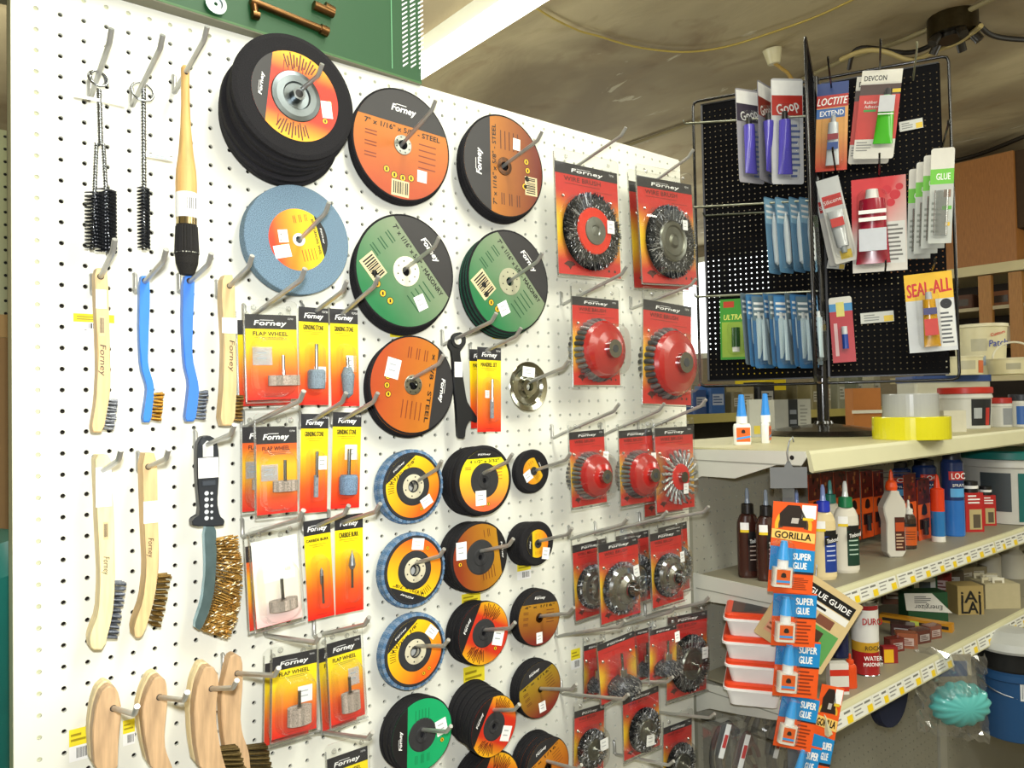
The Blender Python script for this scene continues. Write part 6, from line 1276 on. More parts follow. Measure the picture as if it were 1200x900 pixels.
# ================================================================== the black spinner rack
PXX, PZZ = 73.8, 2.0
UX, UZ = .435, -.900; NX, NZ = .900, .435
RA = math.atan2(UZ, UX)
RK = hx('#0d0d10')
r = empty('glue_rack', (PXX, S1, PZZ), 'black perforated spinner rack on a round base standing on the top shelf', 'display rack', rot=(0, 0, RA))
b = MB(); b.lathe([(.01, 0), (6.3, 0), (6.4, .15), (5.6, .55), (3.5, .9), (1.0, 1.2), (.9, 1.5), (.01, 1.5)], 48, col=hx('#1d1a14'), mat='gloss'); b.build('round_base', r)
b = MB(); b.cyl((0, 0, 1.2), (0, 0, 39.2), .62, RK, 'gloss', 18); b.build('pole', r)
ZB, ZT = 6.3, 38.4
def wing(d, x1, lab):
    b = MB(); xs = [1.1 + .6 * k for k in range(int((x1 - 1.6) / .6))]; zs = [ZB + .6 + .6 * k for k in range(int((ZT - ZB - .6) / .6))]
    M = Matrix.Rotation(d, 4, 'Z'); b.T = M
    pegpanel(b, xs, zs, .078, .06, RK, 'panel', .6, n=8)
    xe = xs[-1] + .3; b.rect(xe, x1 - .9, ZB, ZT, 0, RK, 'panel'); b.rect(.8, xe, ZB, zs[0] - .3, 0, RK, 'panel'); b.rect(.8, xe, zs[-1] + .3, ZT, 0, RK, 'panel')
    b.box(.6, .82, -.1, .14, ZB, ZT, RK, 'plastic'); b.box(.8, x1 - .9, -.08, .12, ZT, ZT + .15, RK, 'plastic'); b.box(.8, x1 - .9, -.08, .12, ZB - .15, ZB, RK, 'plastic')
    if lab == 'left': b.box(x1 - 1.1, x1 - .9, -.1, .12, ZB, ZT, hx('#55565c'), 'paint')
    o = b.build('perforated_panel', r)
    b = MB(); b.T = M; zt = ZT + (.6 if lab != 'front' else .6); b.tube([(.4, 0, zt), (x1 - .6, 0, zt), (x1 - .15, 0, zt - .15), (x1, 0, zt - .6), (x1, 0, ZB - .1), (x1 - .15, 0, ZB - .5), (x1 - .6, 0, ZB - .7), (.4, 0, ZB - .7)], .16, RK, 'gloss', 8); b.build('wire_frame', r)
wing(0, 13.0, 'right'); wing(PI, 13.2, 'left'); wing(-PI / 2, 11.6, 'front'); wing(PI / 2, 11.6, 'back')
def W_at(px, py, yl): return at_plane(px, py, PXX + NX * yl, PZZ + NZ * yl, NX, NZ)
def wing_q(q, yl):
    c = [W_at(x, y, yl) for x, y in q]; m = [sum(p[k] for p in c) / 4 for k in range(3)]
    L = [((p[0] - m[0]) * UX + (p[2] - m[2]) * UZ, m[1] - p[1]) for p in c]; TL, TR, BR_, BL = L; dd = lambda a, b_: math.hypot(a[0] - b_[0], a[1] - b_[1])
    w = (dd(TL, TR) + dd(BL, BR_)) / 2; h = (dd(TL, BL) + dd(TR, BR_)) / 2; a = (math.atan2(TR[1] - TL[1], TR[0] - TL[0]) + math.atan2(BR_[1] - BL[1], BR_[0] - BL[0])) / 2
    return tuple(m), w, h, a
def squeeze(b, x, y, z0, z1, r_, col, cap, mat='gloss', capup=True):      # squeeze tube: round shoulder, flat crimped end
    n = 18; rows = []; s = 1 if capup else -1; a_, c_ = (z0, z1) if capup else (z1, z0)
    for t in (0, .06, .3, .7, .95, 1):
        fx = r_ * (1.25 - .3 * t); fy = r_ * (.06 + .8 * min(1, t * 1.15))
        if t == 0: fx = r_ * 1.28
        rows += [(x + fx * math.cos(2 * PI * k / n), y + fy * math.sin(2 * PI * k / n), a_ + (c_ - a_) * .86 * t) for k in range(n)]
    b.add(rows, [(j * n + i, j * n + (i + 1) % n, (j + 1) * n + (i + 1) % n, (j + 1) * n + i) for j in range(5) for i in range(n)], mat, col, True); b.add(rows, [tuple(range(5 * n, 6 * n))], mat, col)
    b.cyl((x, y, a_ + (c_ - a_) * .86), (x, y, c_), r_ * .55, cap, 'plastic', 14, r2=r_ * .45)
GP = 'glue packs hanging on the black rack'
def rack_pack(label, q, yl, draw, hook=True, shellc=True, hl=None):
    c, w, h, a = wing_q(q, yl); r = empty('glue_pack', c, label, 'glue pack', GP, (0, -a, RA)); b = MB(); b.prism(rrect(w, h, .25), 0, .03, hx('#d8d6cc'), 'print'); draw(b, w, h); b.build('card', r)
    return r, w, h
def rack_hook(label, c, L=7.5, dirn=-1, col=RK, h=1.2, up=.1, base=None):     # straight wire out of the right hand wing
    b = MB(); b.tube([(0, 0, 0), (0, -L, up * L * .3), (0, -L - .3, up * L * .3 + .35)], .1, col, 'gloss', 7)
    tag(b.build('rack_hook', None, (c[0], c[1], c[2]), (0, 0, RA)), label, 'rack hook', 'wire hooks on the black rack')
def tube_part(r, x, y, z0, z1, rad, col, cap, band=None, lab='squeeze tube', capup=True):
    b = MB(); squeeze(b, x, y, z0, z1, rad, col, cap, capup=capup)
    if band: 
        for (f0, f1, cc) in band: b.box(x - rad * 1.0, x + rad * 1.0, y - rad * .92, y - rad * .86, z0 + (z1 - z0) * f0, z0 + (z1 - z0) * f1, cc, 'print')
    b.build('glue_tube', r)
def bub(r, x, z, w, h, d=.8):
    b = MB(); q = rrect(w, h, min(w, h) * .3); n = len(q); vs = [(a + x, -.03, c + z) for a, c in q] + [(a * .85 + x, -d, c * .93 + z) for a, c in q]
    b.add(vs, [tuple(range(n, 2 * n))[::-1]] + [(i, (i + 1) % n, n + (i + 1) % n, n + i) for i in range(n)], 'clear', WHITE); b.build('clear_bubble', r)
# right wing, facing the viewer
def d1(b, w, h):
    b.grad(-w / 2, w / 2, -h / 2, h / 2, -.01, lambda u, v: hx('#1c3a7c') if v > .8 else (mixc(hx('#c8341c'), hx('#e8a858'), min(1, v * 2.2)) if v < .9 else hx('#1c3a7c')), 2, 20)
    b.rect(-w * .5, w * .5, h * .22, h * .36, -.02, hx('#b8241c')); b.text('LOCTITE', h * .085, 0, h * .29, -.03, WHITE, 0, w * .92, shear=.2, bold=.03); b.rect(-w * .5, w * .4, h * .1, h * .21, -.02, hx('#3a6ab0')); b.text('EXTEND', h * .06, -.05, h * .155, -.03, WHITE, 0, w * .75, bold=.02)
r, w, h = rack_pack('orange and blue glue pack at the top left of the rack\'s right wing', [(955, 98), (993, 96), (994, 197), (958, 203)], -1.4, d1); tube_part(r, w * .05, -.45, -h * .45, h * .1, w * .17, hx('#ccd2d6'), hx('#b8bcc0'), [(.5, .62, hx('#8a2430')), (.3, .45, hx('#2c4a8c'))]); bub(r, .1, -h * .17, w * .75, h * .62)
def d2(b, w, h):
    b.rect(-w * .5, w * .5, h * .36, h * .5, -.01, hx('#e4e2d6')); b.rect(-w * .5, w * .5, h * .22, h * .34, -.01, hx('#4a3430')); b.rect(-w * .5, w * .5, -h * .28, h * .22, -.01, hx('#c8342c')); b.text('DEVCON', h * .06, -w * .15, h * .41, -.02, hx('#1c1c20'), 0, w * .55, bold=.02); b.text('Rubber', h * .035, -w * .2, h * .14, -.02, WHITE, 0, w * .32); b.text('Adhesive', h * .035, -w * .16, h * .09, -.02, WHITE, 0, w * .38); b.rect(-w * .36, -w * .05, h * .03, h * .055, -.02, hx('#38a040')); b.lines(-w * .45, -w * .05, -h * .42, -h * .3, 4, -.02, hx('#8c8c88')); b.rect(w * .3, w * .5, h * .24, h * .28, -.03, hx('#e0c030'))
r, w, h = rack_pack('white and red rubber adhesive pack with a green tube', [(1004, 83), (1052, 82), (1053, 184), (1006, 187)], -2.0, d2); tube_part(r, w * .2, -.5, -h * .35, h * .26, w * .19, hx('#4cb82c'), hx('#2c2c30'), [(.55, .85, hx('#c8cace')), (.5, .52, WHITE)])
rack_pack('white and red adhesive pack just behind the green tube pack', [(998, 90), (1046, 89), (1047, 190), (1000, 193)], -1.2, d2)
def d3(b, w, h): b.rect(-w * .5, w * .5, h * .1, h * .5, -.01, hx('#c9cccb')); b.rect(-w * .42, w * .42, h * .16, h * .3, -.02, hx('#c02c28')); b.text('Silicone', h * .05, 0, h * .23, -.03, WHITE, .1, w * .8); b.rect(-w * .2, w * .3, -h * .46, -h * .36, -.02, hx('#e0c030'))
r, w, h = rack_pack('clear silicone pack with a frosted tube left of the red glue pack', [(965, 211), (991, 203), (997, 305), (970, 312)], -2.7, d3); tube_part(r, 0, -.5, -h * .4, h * .1, w * .28, hx('#b4b8b8'), hx('#9aa0a0'), [(.6, .8, hx('#c03830'))], capup=False); bub(r, 0, -h * .1, w * .85, h * .75)
rack_pack('silicone pack tucked behind the frosted tube pack', [(960, 218), (985, 211), (990, 308), (965, 314)], -0.7, d3)
def d4(b, w, h):
    b.grad(-w / 2, w / 2, -h / 2, h / 2, -.01, lambda u, v: mixc(hx('#d8d4cc'), hx('#d02c34'), min(1, max(0, (v - .3) * 3 * (1.3 - u)))), 8, 12); b.rect(w * .12, w * .47, -h * .42, h * .02, -.02, hx('#d9dad6')); b.lines(w * .15, w * .45, -h * .4, 0, 9, -.03, hx('#70706c'))
    for (x, z, s) in ((.15, .36, .09), (.3, .3, .1), (.38, .38, .07), (.22, .22, .08)): b.ring(s * w * .6, s * w, -.02, hx('#f0c0b8'), n=16) if False else b.lathe([(.01, -.02), (s * w, -.02)], 16, 'y', (x * w, 0, z * h), hx('#c8182c'), 'print')
r, w, h = rack_pack('large red plumbing glue pack with a red tube, centre of the right wing', [(996, 210), (1060, 206), (1065, 314), (1001, 322)], -2.2, d4); tube_part(r, -w * .12, -.55, -h * .42, h * .36, w * .25, hx('#9c1c34'), hx('#d8d8d4'), [(.15, .45, hx('#c8ccd4')), (.55, .6, WHITE), (.65, .7, WHITE)]); bub(r, -w * .12, -h * .04, w * .58, h * .85, 1.0)
gn = ['front', 'second', 'third', 'rearmost']
for k in range(4):
    def d5(b, w, h):
        b.rect(-w * .5, w * .5, h * .12, h * .28, -.01, hx('#6cc03c')); b.text('GLUE', h * .07, w * .05, h * .2, -.02, WHITE, 0, w * .6, bold=.02); b.rect(-w * .5, w * .5, -h * .5, h * .12, -.01, hx('#b9bdb8')); b.rect(w * .1, w * .4, -h * .02, h * .06, -.02, hx('#8a6a58')); b.rect(w * .2, w * .4, -h * .32, -h * .28, -.02, hx('#e0b82c')); b.lines(-w * .4, w * .05, -h * .4, -h * .05, 6, -.02, hx('#8a9088')); b.rect(w * .05, w * .45, -h * .15, -h * .11, -.02, hx('#5ab03c'))
    dx = -8.5 * k; q = [(1088 + dx, 173 + 8 * k), (1117 + dx, 174 + 8 * k), (1117 + dx, 283 + 6 * k), (1091 + dx, 287 + 6 * k)]
    r, w, h = rack_pack('white and green glue pack at the right edge of the rack, %s in its row' % gn[k], q, -4.0 + .8 * k, d5)
    b = MB(); b.bbox_(-w * .3, w * .3, -.45, -.02, -h * .42, h * .05, WHITE, 'cloudy', .15); b.build('clear_pouch', r)
def d6(b, w, h):
    b.rect(-w * .5, w * .5, h * .16, h * .5, -.01, hx('#e8b81c')); b.text('SEAL-ALL', h * .17, 0, h * .31, -.02, hx('#c8201c'), .1, w * .92, shear=.1, bold=.07); b.rect(-w * .5, w * .5, -h * .5, h * .16, -.01, hx('#c9cdd0')); b.rect(w * .18, w * .48, -h * .45, h * .14, -.02, hx('#d8dad8')); b.lines(w * .2, w * .46, -h * .42, -.02, 8, -.03, hx('#505458')); b.lathe([(.01, -.03), (w * .12, -.03)], 18, 'y', (w * .33, 0, h * .09), BLACK, 'print')
r, w, h = rack_pack('yellow and red sealing glue pack, lowest on the right wing', [(1061, 322), (1119, 317), (1119, 409), (1064, 415)], -2.6, d6); tube_part(r, -w * .02, -.45, -h * .44, h * .25, w * .14, hx('#c8941c'), hx('#b8bcc0'), [(.2, .5, hx('#c03024')), (.58, .7, hx('#3c3c70'))]); bub(r, -w * .05, -h * .08, w * .5, h * .75)
def d7(b, w, h): b.rect(-w * .5, w * .5, -h * .5, h * .28, -.01, hx('#b0242c')); b.rect(-w * .5, w * .5, h * .28, h * .4, -.01, hx('#3c8ac0')); b.rect(-w * .2, w * .15, h * .2, h * .42, -.02, hx('#d8d070')); b.rect(-w * .35, -w * .2, -h * .4, h * .1, -.02, hx('#d8b0b0'))
r, w, h = rack_pack('small red glue pack low beside the rack pole', [(972, 349), (998, 347), (1003, 423), (975, 426)], -1.4, d7); b = MB(); b.cyl((w * .1, -.35, -h * .3), (w * .1, -.35, -h * .08), w * .14, hx('#28489c'), 'gloss', 14); b.cyl((w * .1, -.35, -h * .08), (w * .1, -.35, h * .04), w * .13, hx('#c8ccd0'), 'plastic', 14); b.build('glue_tube', r)
def shelf_tag(label, q, yl): 
    c, w, h, a = wing_q(q, yl); b = MB(); b.box(-w / 2, w / 2, 0, .05, -h / 2, h / 2, hx('#d4d6d0'), 'paper'); b.rect(w * .2, w * .48, -h * .45, h * .1, -.01, hx('#e0c030')); b.lines(-w * .4, w * .1, -h * .35, h * .35, 3, -.01, hx('#888c88')); tag(b.build('price_label', None, c, (0, -a, RA)), label, 'price label', 'price labels on the black rack')
shelf_tag('white and yellow price label right of the green tube pack', [(1054, 143), (1081, 138), (1082, 149), (1054, 155)], -.3)
shelf_tag('white and yellow price label under the red plumbing glue pack', [(1008, 367), (1047, 364), (1048, 376), (1009, 380)], -.3)
shelf_tag('price label under the frosted silicone tube pack', [(969, 305), (990, 306), (990, 316), (970, 314)], -.3)
for (px, py, lab, L) in [(975, 108, 'holding the orange and blue glue pack', 8), (1031, 90, 'holding the green tube pack', 8), (1070, 94, 'at the upper right of the rack, empty', 8), (980, 205, 'holding the silicone packs', 8), (1030, 212, 'holding the red plumbing glue pack', 8), (1103, 178, 'holding the green and white glue packs', 8), (1090, 322, 'holding the yellow sealing glue pack', 7), (1037, 322, 'empty, low on the right wing', 6)]:
    rack_hook('thin wire rack hook ' + lab, W_at(px, py, -.05), L, col=RK if lab != 'at the upper right of the rack, empty' else hx('#8a8a70'))
# left wing: green pack flat on the panel
def d8(b, w, h): b.rect(-w * .5, w * .5, -h * .5, h * .5, -.01, hx('#3f9a2c')); b.rect(-w * .45, w * .45, -h * .46, h * .12, -.02, hx('#9aba3c')); b.text('ULTRA FAST', h * .09, w * .08, h * .2, -.03, hx('#e8ec70'), 0, w * .95, shear=.15, bold=.03); b.rect(-w * .4, -w * .1, h * .36, h * .46, -.02, hx('#c84020'))
r, w, h = rack_pack('green and yellow fast glue pack flat on the rack\'s left wing', [(843, 351), (884, 349), (888, 420), (845, 422)], -1.0, d8); b = MB(); b.cyl((-w * .05, -.3, -h * .3), (-w * .05, -.3, h * .02), w * .12, hx('#2f5a2c'), 'gloss', 12); b.cyl((-w * .05, -.3, -h * .38), (-w * .05, -.3, -h * .3), w * .1, WHITE, 'plastic', 12); b.build('glue_stick', r); bub(r, -w * .05, -h * .15, w * .5, h * .55)
# packs on the hooks that leave the front wing towards the left, seen nearly edge on
def side_pack(label, px, ptop, pbot, yl, yaw, wid, cardc, tubec, kind, lean=0.0):
    c = W_at(px, ptop, yl); c2 = W_at(px, pbot, yl); h = c2[1] - c[1]; r = empty('glue_pack', (c[0], c[1], c[2]), label, 'glue pack', GP, (lean, 0, RA + PI / 2 + yaw))
    # local frame: card in the x-z plane, front towards -y
    b = MB(); w = wid; o = [(a, z - h / 2) for a, z in rrect(w, h, .25)]; b.prism(o, 0, .03, cardc[0], 'print')
    if len(cardc) > 1:
        b.rect(-w * .48, w * .48, -h * .35, -h * .02, -.012, cardc[1])
        if kind == 'goop': b.rect(-w * .48, w * .48, -h * .16, -h * .02, -.016, WHITE); b.text('Goop', h * .1, 0, -h * .27, -.02, WHITE, .3, w * .7, bold=.03); b.lines(w * .1, w * .42, -h * .95, -h * .42, 10, -.016, hx('#5a6a9c'))
        else: b.lines(-w * .4, w * .4, -h * .3, -h * .08, 3, -.016, WHITE)
    b.lines(-w * .4, w * .35, -h * .9, -h * .5, 6, .035, hx('#8a8e94')); b.build('card', r)
    b = MB()
    if kind == 'goop': squeeze(b, -w * .15, -.55, -h * .92, -h * .33, .62, tubec, BLACK)
    elif kind == 'stick': b.lathe([(.01, -h * .9), (.3, -h * .86), (.36, -h * .5), (.28, -h * .33), (.08, -h * .22), (.01, -h * .2)], 12, 'z', (0, -.35, 0), tubec, 'gloss')
    else: squeeze(b, 0, -.45, -h * .9, -h * .26, .42, tubec, hx('#e4e8ea'))
    b.build('glue_tube', r)
    b = MB(); q = rrect(w * .7, h * .72, .3); n = len(q); vs = [(a, -.03, z - h * .6) for a, z in q] + [(a * .75, -.85, z * .94 - h * .6) for a, z in q]
    b.add(vs, [tuple(range(n, 2 * n))[::-1]] + [(i, (i + 1) % n, n + (i + 1) % n, n + i) for i in range(n)], 'clear', WHITE); b.build('clear_bubble', r)
PUR = hx('#5a50c0')
side_pack('red and white card with a purple tube, nearest the front wing', 922, 92, 215, -7.2, -1.05, 3.4, (hx('#c9cacc'), hx('#b42c20')), PUR, 'goop', .04)
side_pack('purple glue tube pack seen edge on, middle of the upper hook', 896, 98, 214, -7.0, -.35, 3.2, (hx('#8c8a94'), hx('#8a3428')), PUR, 'goop', .0)
side_pack('purple glue tube pack at the end of the upper hook', 876, 105, 216, -7.0, -.75, 3.2, (hx('#a4a2a8'), hx('#3c3444')), PUR, 'goop', -.03)
for k, px in enumerate((902, 916, 931, 944)):
    side_pack('blue and silver pen shaped glue pack on the middle hook, %s from the left' % ['first', 'second', 'third', 'fourth'][k], px, 232, 322 - k, -7.0, -.45 - .1 * (k % 2), 2.2, (hx('#5c88a8'), hx('#8ab4cc')), hx('#d4dce0'), 'stick', -.05)
nm9 = ['first', 'second', 'third', 'fourth', 'fifth', 'sixth', 'seventh', 'eighth', 'ninth', 'tenth']
for k in range(10):
    px = 874 + k * 8.6; side_pack('blue and white glue pack on the lowest hook, %s from the left' % nm9[k], px, 344 + (k % 3), 428 + (k % 3) * 2, -7.0, -.35 - .22 * ((k * 7) % 3), 2.4, (hx('#3a6c9c') if k % 3 else hx('#6c7c88'), hx('#4c86b8') if k % 2 else hx('#68808c')), hx('#c8dce6'), 'tube', -.06)
def side_hook(label, x0, y0, x1, y1, yl, col=hx('#a8aa98')):
    a, c = W_at(x0, y0, yl), W_at(x1, y1, yl); b = MB(); b.tube([(0, 0, 0), ((c[0] - a[0]), (c[2] - a[2]), a[1] - c[1])], .12, col, 'metal', 7)
    b.tube([(0, 0, 0), (-.2, 0, .1), (-.3, 0, .35)], .1, col, 'metal', 6); tag(b.build('rack_hook', None, a), label, 'rack hook', 'wire hooks on the black rack')
side_hook('pale wire rack hook holding the purple tube packs', 803, 145, 944, 136, -7.0); side_hook('pale wire rack hook over the pen shaped packs', 813, 243, 950, 235, -7.0); side_hook('thin grey wire just under the one over the pen shaped packs', 826, 253, 950, 246, -5.0, hx('#5a5c50')); side_hook('pale wire rack hook holding the row of blue packs', 816, 348, 958, 341, -7.0)
# ================================================================== clip strip with super glue cards
SX, SZ = None, None
_p = ray(930, 600); _t = 56.6; SP = (CX + _p[0] * _t, CZ + _p[2] * _t)
FN = (RR[2][0] / math.hypot(RR[2][0], RR[2][2]), RR[2][2] / math.hypot(RR[2][0], RR[2][2]))
FR = (FN[1], -FN[0]); FA = math.atan2(FR[1], FR[0])
def F_at(px, py, dd): return at_plane(px, py, SP[0] + FN[0] * dd, SP[1] + FN[1] * dd, FN[0], FN[1])
def f_q(q, dd):
    c = [F_at(x, y, dd) for x, y in q]; m = [sum(p[k] for p in c) / 4 for k in range(3)]
    L = [((p[0] - m[0]) * FR[0] + (p[2] - m[2]) * FR[1], m[1] - p[1]) for p in c]; TL, TR, BR_, BL = L; ds = lambda a, b_: math.hypot(a[0] - b_[0], a[1] - b_[1])
    return tuple(m), (ds(TL, TR) + ds(BL, BR_)) / 2, (ds(TL, BL) + ds(TR, BR_)) / 2, (math.atan2(TR[1] - TL[1], TR[0] - TL[0]) + math.atan2(BR_[1] - BL[1], BR_[0] - BL[0])) / 2
c, w, h, a = f_q([(902, 548), (946, 547), (946, 572), (903, 572)], 0)
r = empty('clip_strip', c, 'grey plastic clip strip hanging from the top shelf corner', 'clip strip', rot=(0, -a, FA))
b = MB(); b.box(-w / 2, w / 2, 0, .06, -h / 2, h / 2, hx('#6c6e70'), 'plastic'); b.poly([(-w * .12, h * .5), (w * .12, h * .5), (.1, h * .8), (-.1, h * .8)], 0, hx('#6c6e70')); b.build('header', r)
b = MB(); b.box(-.45, .45, .1, .16, -h / 2 - 22, -h / 2, hx('#55585a'), 'plastic'); b.build('strip', r)
b = MB(); b.tube([(0, 0, h * .75), (-.1, -.05, h * 1.2), (.1, -.02, h * 1.75), (.35, 0, h * 1.95), (.45, 0.1, h * 1.7)], .06, STEEL, 'metal', 6); b.build('wire_loop', r)
b = MB(); b.box(-w * .4, w * .1, -.15, 0, -h * .95, -h * .5, hx('#9aa0a4'), 'clear'); b.build('clear_clip', r)
ORNG = hx('#e8581c'); SBL = hx('#1c88c8')
def sg_card(label, q, dd, big=False, bottle=True, zoff=0.0):
    c, w, h, a = f_q(q, dd); r = empty('super_glue_card', c, label, 'glue pack', 'super glue cards on the clip strip', (0, -a, FA))
    b = MB(); b.box(-w / 2, w / 2, 0, .04, -h / 2, h / 2, ORNG, 'print')
    if big: zt = -.02 * h; bh = h * .24
    else: zt = h * .47; bh = h * .42
    if big:
        cx, cz = -w * .02, h * .27
        for (r0, r1, cc) in ((w * .34, w * .42, hx('#e8b030')), (w * .24, w * .34, hx('#5a4030'))):
            b.T = Matrix.Translation((cx, 0, cz - h * .03)); b.ring(r0, r1, -.01, cc, n=30, a0=-.2, a1=PI + .2); b.T = Matrix.Identity(4)
        b.poly([(cx - w * .3, cz - h * .04), (cx - w * .33, cz + h * .1), (cx - w * .15, cz + h * .2), (cx + w * .12, cz + h * .2), (cx + w * .28, cz + h * .06), (cx + w * .3, cz - h * .04)], -.02, hx('#2a201c'))
        b.poly([(cx - w * .06, cz), (cx + w * .1, cz + .0), (cx + w * .12, cz + h * .06), (cx - w * .04, cz + h * .06)], -.026, hx('#b8b0a8'))
        b.poly([(-w * .5, h * .1), (w * .48, h * .06), (w * .48, h * .17), (-w * .5, h * .2)], -.03, hx('#f0c468')); b.text('GORILLA', h * .075, -w * .02, h * .133, -.045, hx('#1c1512'), -.04, w * .82, bold=.03)
        b.rect(w * .15, w * .47, h * .33, h * .48, -.02, WHITE); b.rect(w * .18, w * .42, h * .31, h * .34, -.025, hx('#e0c030'))
        gz = h * .04
    b.poly([(-w * .5, zt - bh), (w * .5, zt - bh), (w * .5, zt), (-w * .5, zt + (h * .03 if big else 0))], -.02, SBL)
    b.text('SUPER', bh * .3, w * .22, zt - bh * .3, -.035, WHITE, 0, w * .4, bold=.035); b.text('GLUE', bh * .3, w * .18, zt - bh * .72, -.035, WHITE, 0, w * .3, bold=.035)
    b.rect(0, w * .5, zt - bh - h * .025, zt - bh + .01, -.03, hx('#1c2430')); b.lines(w * .04, w * .42, -h * .46, zt - bh - h * .06, 7, -.02, hx('#8c3414')); b.build('card', r)
    if bottle:
        x = -w * .25; z0 = -h * .42 if big else -h * .38; H_ = h * .5 if big else h * .82
        b = MB(); b.bbox_(x - w * .22, x + w * .22, -.75, -.15, z0, z0 + H_ * .42, hx('#e4dccc'), 'gloss', .2); b.cyl((x, -.45, z0 + H_ * .4), (x, -.45, z0 + H_ * .62), w * .12, WHITE, 'plastic', 14); b.rect(x - w * .15, x + w * .15, z0 + H_ * .06, z0 + H_ * .38, -.77, hx('#e0601c')); gor_emblem(b, x, z0 + H_ * .26, w * .1, -.78); b.rect(x - w * .15, x + w * .15, z0 + H_ * .1, z0 + H_ * .15, -.78, hx('#3a9ae0')); b.build('glue_bottle', r)
        b = MB(); b.cyl((x, -.45, z0 + H_ * .6), (x, -.45, z0 + H_), w * .14, hx('#3aa0e8'), 'plastic', 14, r2=w * .07); b.build('blue_cap', r)
        b = MB(); q2 = rrect(w * .48, H_ * 1.02, w * .12); n = len(q2); vs = [(p_ + x, -.03, s_ + z0 + H_ * .5) for p_, s_ in q2] + [(p_ * .88 + x, -.95, s_ * .95 + z0 + H_ * .5) for p_, s_ in q2]
        b.add(vs, [tuple(range(n, 2 * n))[::-1]] + [(i, (i + 1) % n, n + (i + 1) % n, n + i) for i in range(n)], 'clear', WHITE); b.build('clear_bubble', r)
sg_card('large orange super glue card with a dark arched badge, top of the strip', [(905, 588), (957, 590), (953, 698), (901, 692)], -1.3, True)
sg_card('orange super glue card, second down the strip', [(905, 694), (956, 695), (956, 760), (905, 755)], -.9)
sg_card('orange super glue card, third down the strip', [(908, 749), (960, 752), (959, 820), (907, 814)], -.5)
sg_card('orange super glue card, fourth down the strip', [(911, 812), (957, 817), (954, 884), (912, 872)], -.2)
sg_card('orange super glue card, lowest on the strip, cut by the photo edge', [(924, 868), (956, 876), (954, 950), (922, 942)], .25)
sg_card('orange super glue card hanging apart at the right of the strip', [(951, 800), (977, 806), (980, 925), (953, 920)], .9, True, False)
c, w, h, a = f_q([(937, 663), (1007, 713), (962, 787), (885, 741)], 1.0)
a = -math.radians(34)
r = empty('glue_guide', c, 'tilted tan glue guide booklet behind the super glue strip', 'booklet', rot=(0, -a, FA))
b = MB(); w, h = 5.9, 6.0
b.prism(rrect(w, h, .15), 0, .12, hx('#cdb682'), 'paper'); b.rect(-w * .42, w * .44, h * .26, h * .42, -.01, BLACK); b.text('GLUE GUIDE', h * .07, w * .1, h * .34, -.02, WHITE, 0, w * .6, bold=.02); b.rect(-w * .42, w * .44, h * .16, h * .25, -.01, hx('#e4e4dc')); b.lines(-w * .4, w * .4, h * .17, h * .24, 1, -.015, BLACK)
b.rect(-w * .42, w * .05, -h * .4, h * .14, -.01, hx('#d8a080')); b.rect(w * .07, w * .44, -h * .42, h * .0, -.01, hx('#5a9c54')); b.rect(w * .07, w * .3, h * .02, h * .14, -.01, hx('#7a4a38')); b.rect(w * .1, w * .25, -h * .2, h * -.05, -.015, hx('#4a3024')); b.lines(-w * .4, 0, -h * .38, h * .1, 8, -.015, hx('#8a5a40')); b.build('booklet_cover', r)
b = MB(); b.tube([(-w * .2, .06, h * .48), (-w * .2 - .4, .2, h * .48 + .9)], .05, STEEL, 'metal', 5); b.build('hang_wire', r)
# ================================================================== under the lower shelf: bagged cables, pad, glove bag, bucket
def hang_hook(label, px, py, L, z0=.25): 
    c = at(px, py, z0); b = MB(); b.tube([(0, 0, 0), (0, -L, L * .04), (0, -L - .2, L * .04 + .5)], .12, hx('#6c6a60'), 'metal', 7); tag(b.build('rack_hook', None, c), label, 'shelf hook', 'long hooks under the lower shelf'); return c
hang_hook('long dark hook over the bagged cables, left one', 822, 842, 8); hang_hook('long dark hook over the bagged cables, right one', 868, 862, 8)
rg = random.Random(21)
cb = [(846, 868, '#26282c', 'black looped', (838, 850, 848, 880)), (868, 880, '#5a2620', 'dark red looped', (864, 862, 873, 888)), (884, 852, '#2a2c30', 'thick black looped', None), (908, 870, '#3c4044', 'charcoal looped', (902, 842, 912, 862)), (928, 882, '#23262c', 'coiled black', None)]
for i, (px, py, cc, nm, tg) in enumerate(cb):
    c = at(px, py - 22, -4.0 - .8 * (i % 2)); r = empty('bungee_cord', c, '%s cord in a clear bag under the lower shelf' % nm, 'cord', 'bagged cords under the lower shelf', (0, 0, -.3))
    b = MB()
    for k in range(3):
        ph = rg.uniform(0, 1); R1, R2 = rg.uniform(.8, 1.4), rg.uniform(1.5, 2.6)
        b.tube([(R1 * math.cos(t) + .2 * k, -.2 - .2 * k + .15 * math.sin(2 * t + ph), -2.3 + R2 * math.sin(t)) for t in [2 * PI * j / 26 + ph for j in range(24)]], .19, mixc(hx(cc), WHITE, .05 * k), 'cable', 8)
    b.build('cord_loop', r)
    if tg: b = MB(); b.T = Matrix.Rotation(.35, 4, 'Y'); b.box(-.5, -.05, -1.2, -1.15, -2.4, .2, hx('#d8dcdc'), 'paper'); b.rect(-.45, -.1, -1.6, -.6, -1.22, hx('#b84040')); b.build('paper_tag', r)
    b = MB(); q = rrect(3.4, 5.2, .4); n = len(q); vs = [(a, -.9, z - 2.4) for a, z in q] + [(a, .2, z - 2.4) for a, z in q]; b.add(vs, [tuple(range(n))] + [(i, (i + 1) % n, n + (i + 1) % n, n + i) for i in range(n)], 'bag', WHITE); b.build('clear_bag', r)
c = at(1047, 812, -8.2)
r = empty('round_pad', c, 'round navy blue pad hanging under the lower shelf', 'pad'); d_ = depth(c); R = 40 * d_ / FPX
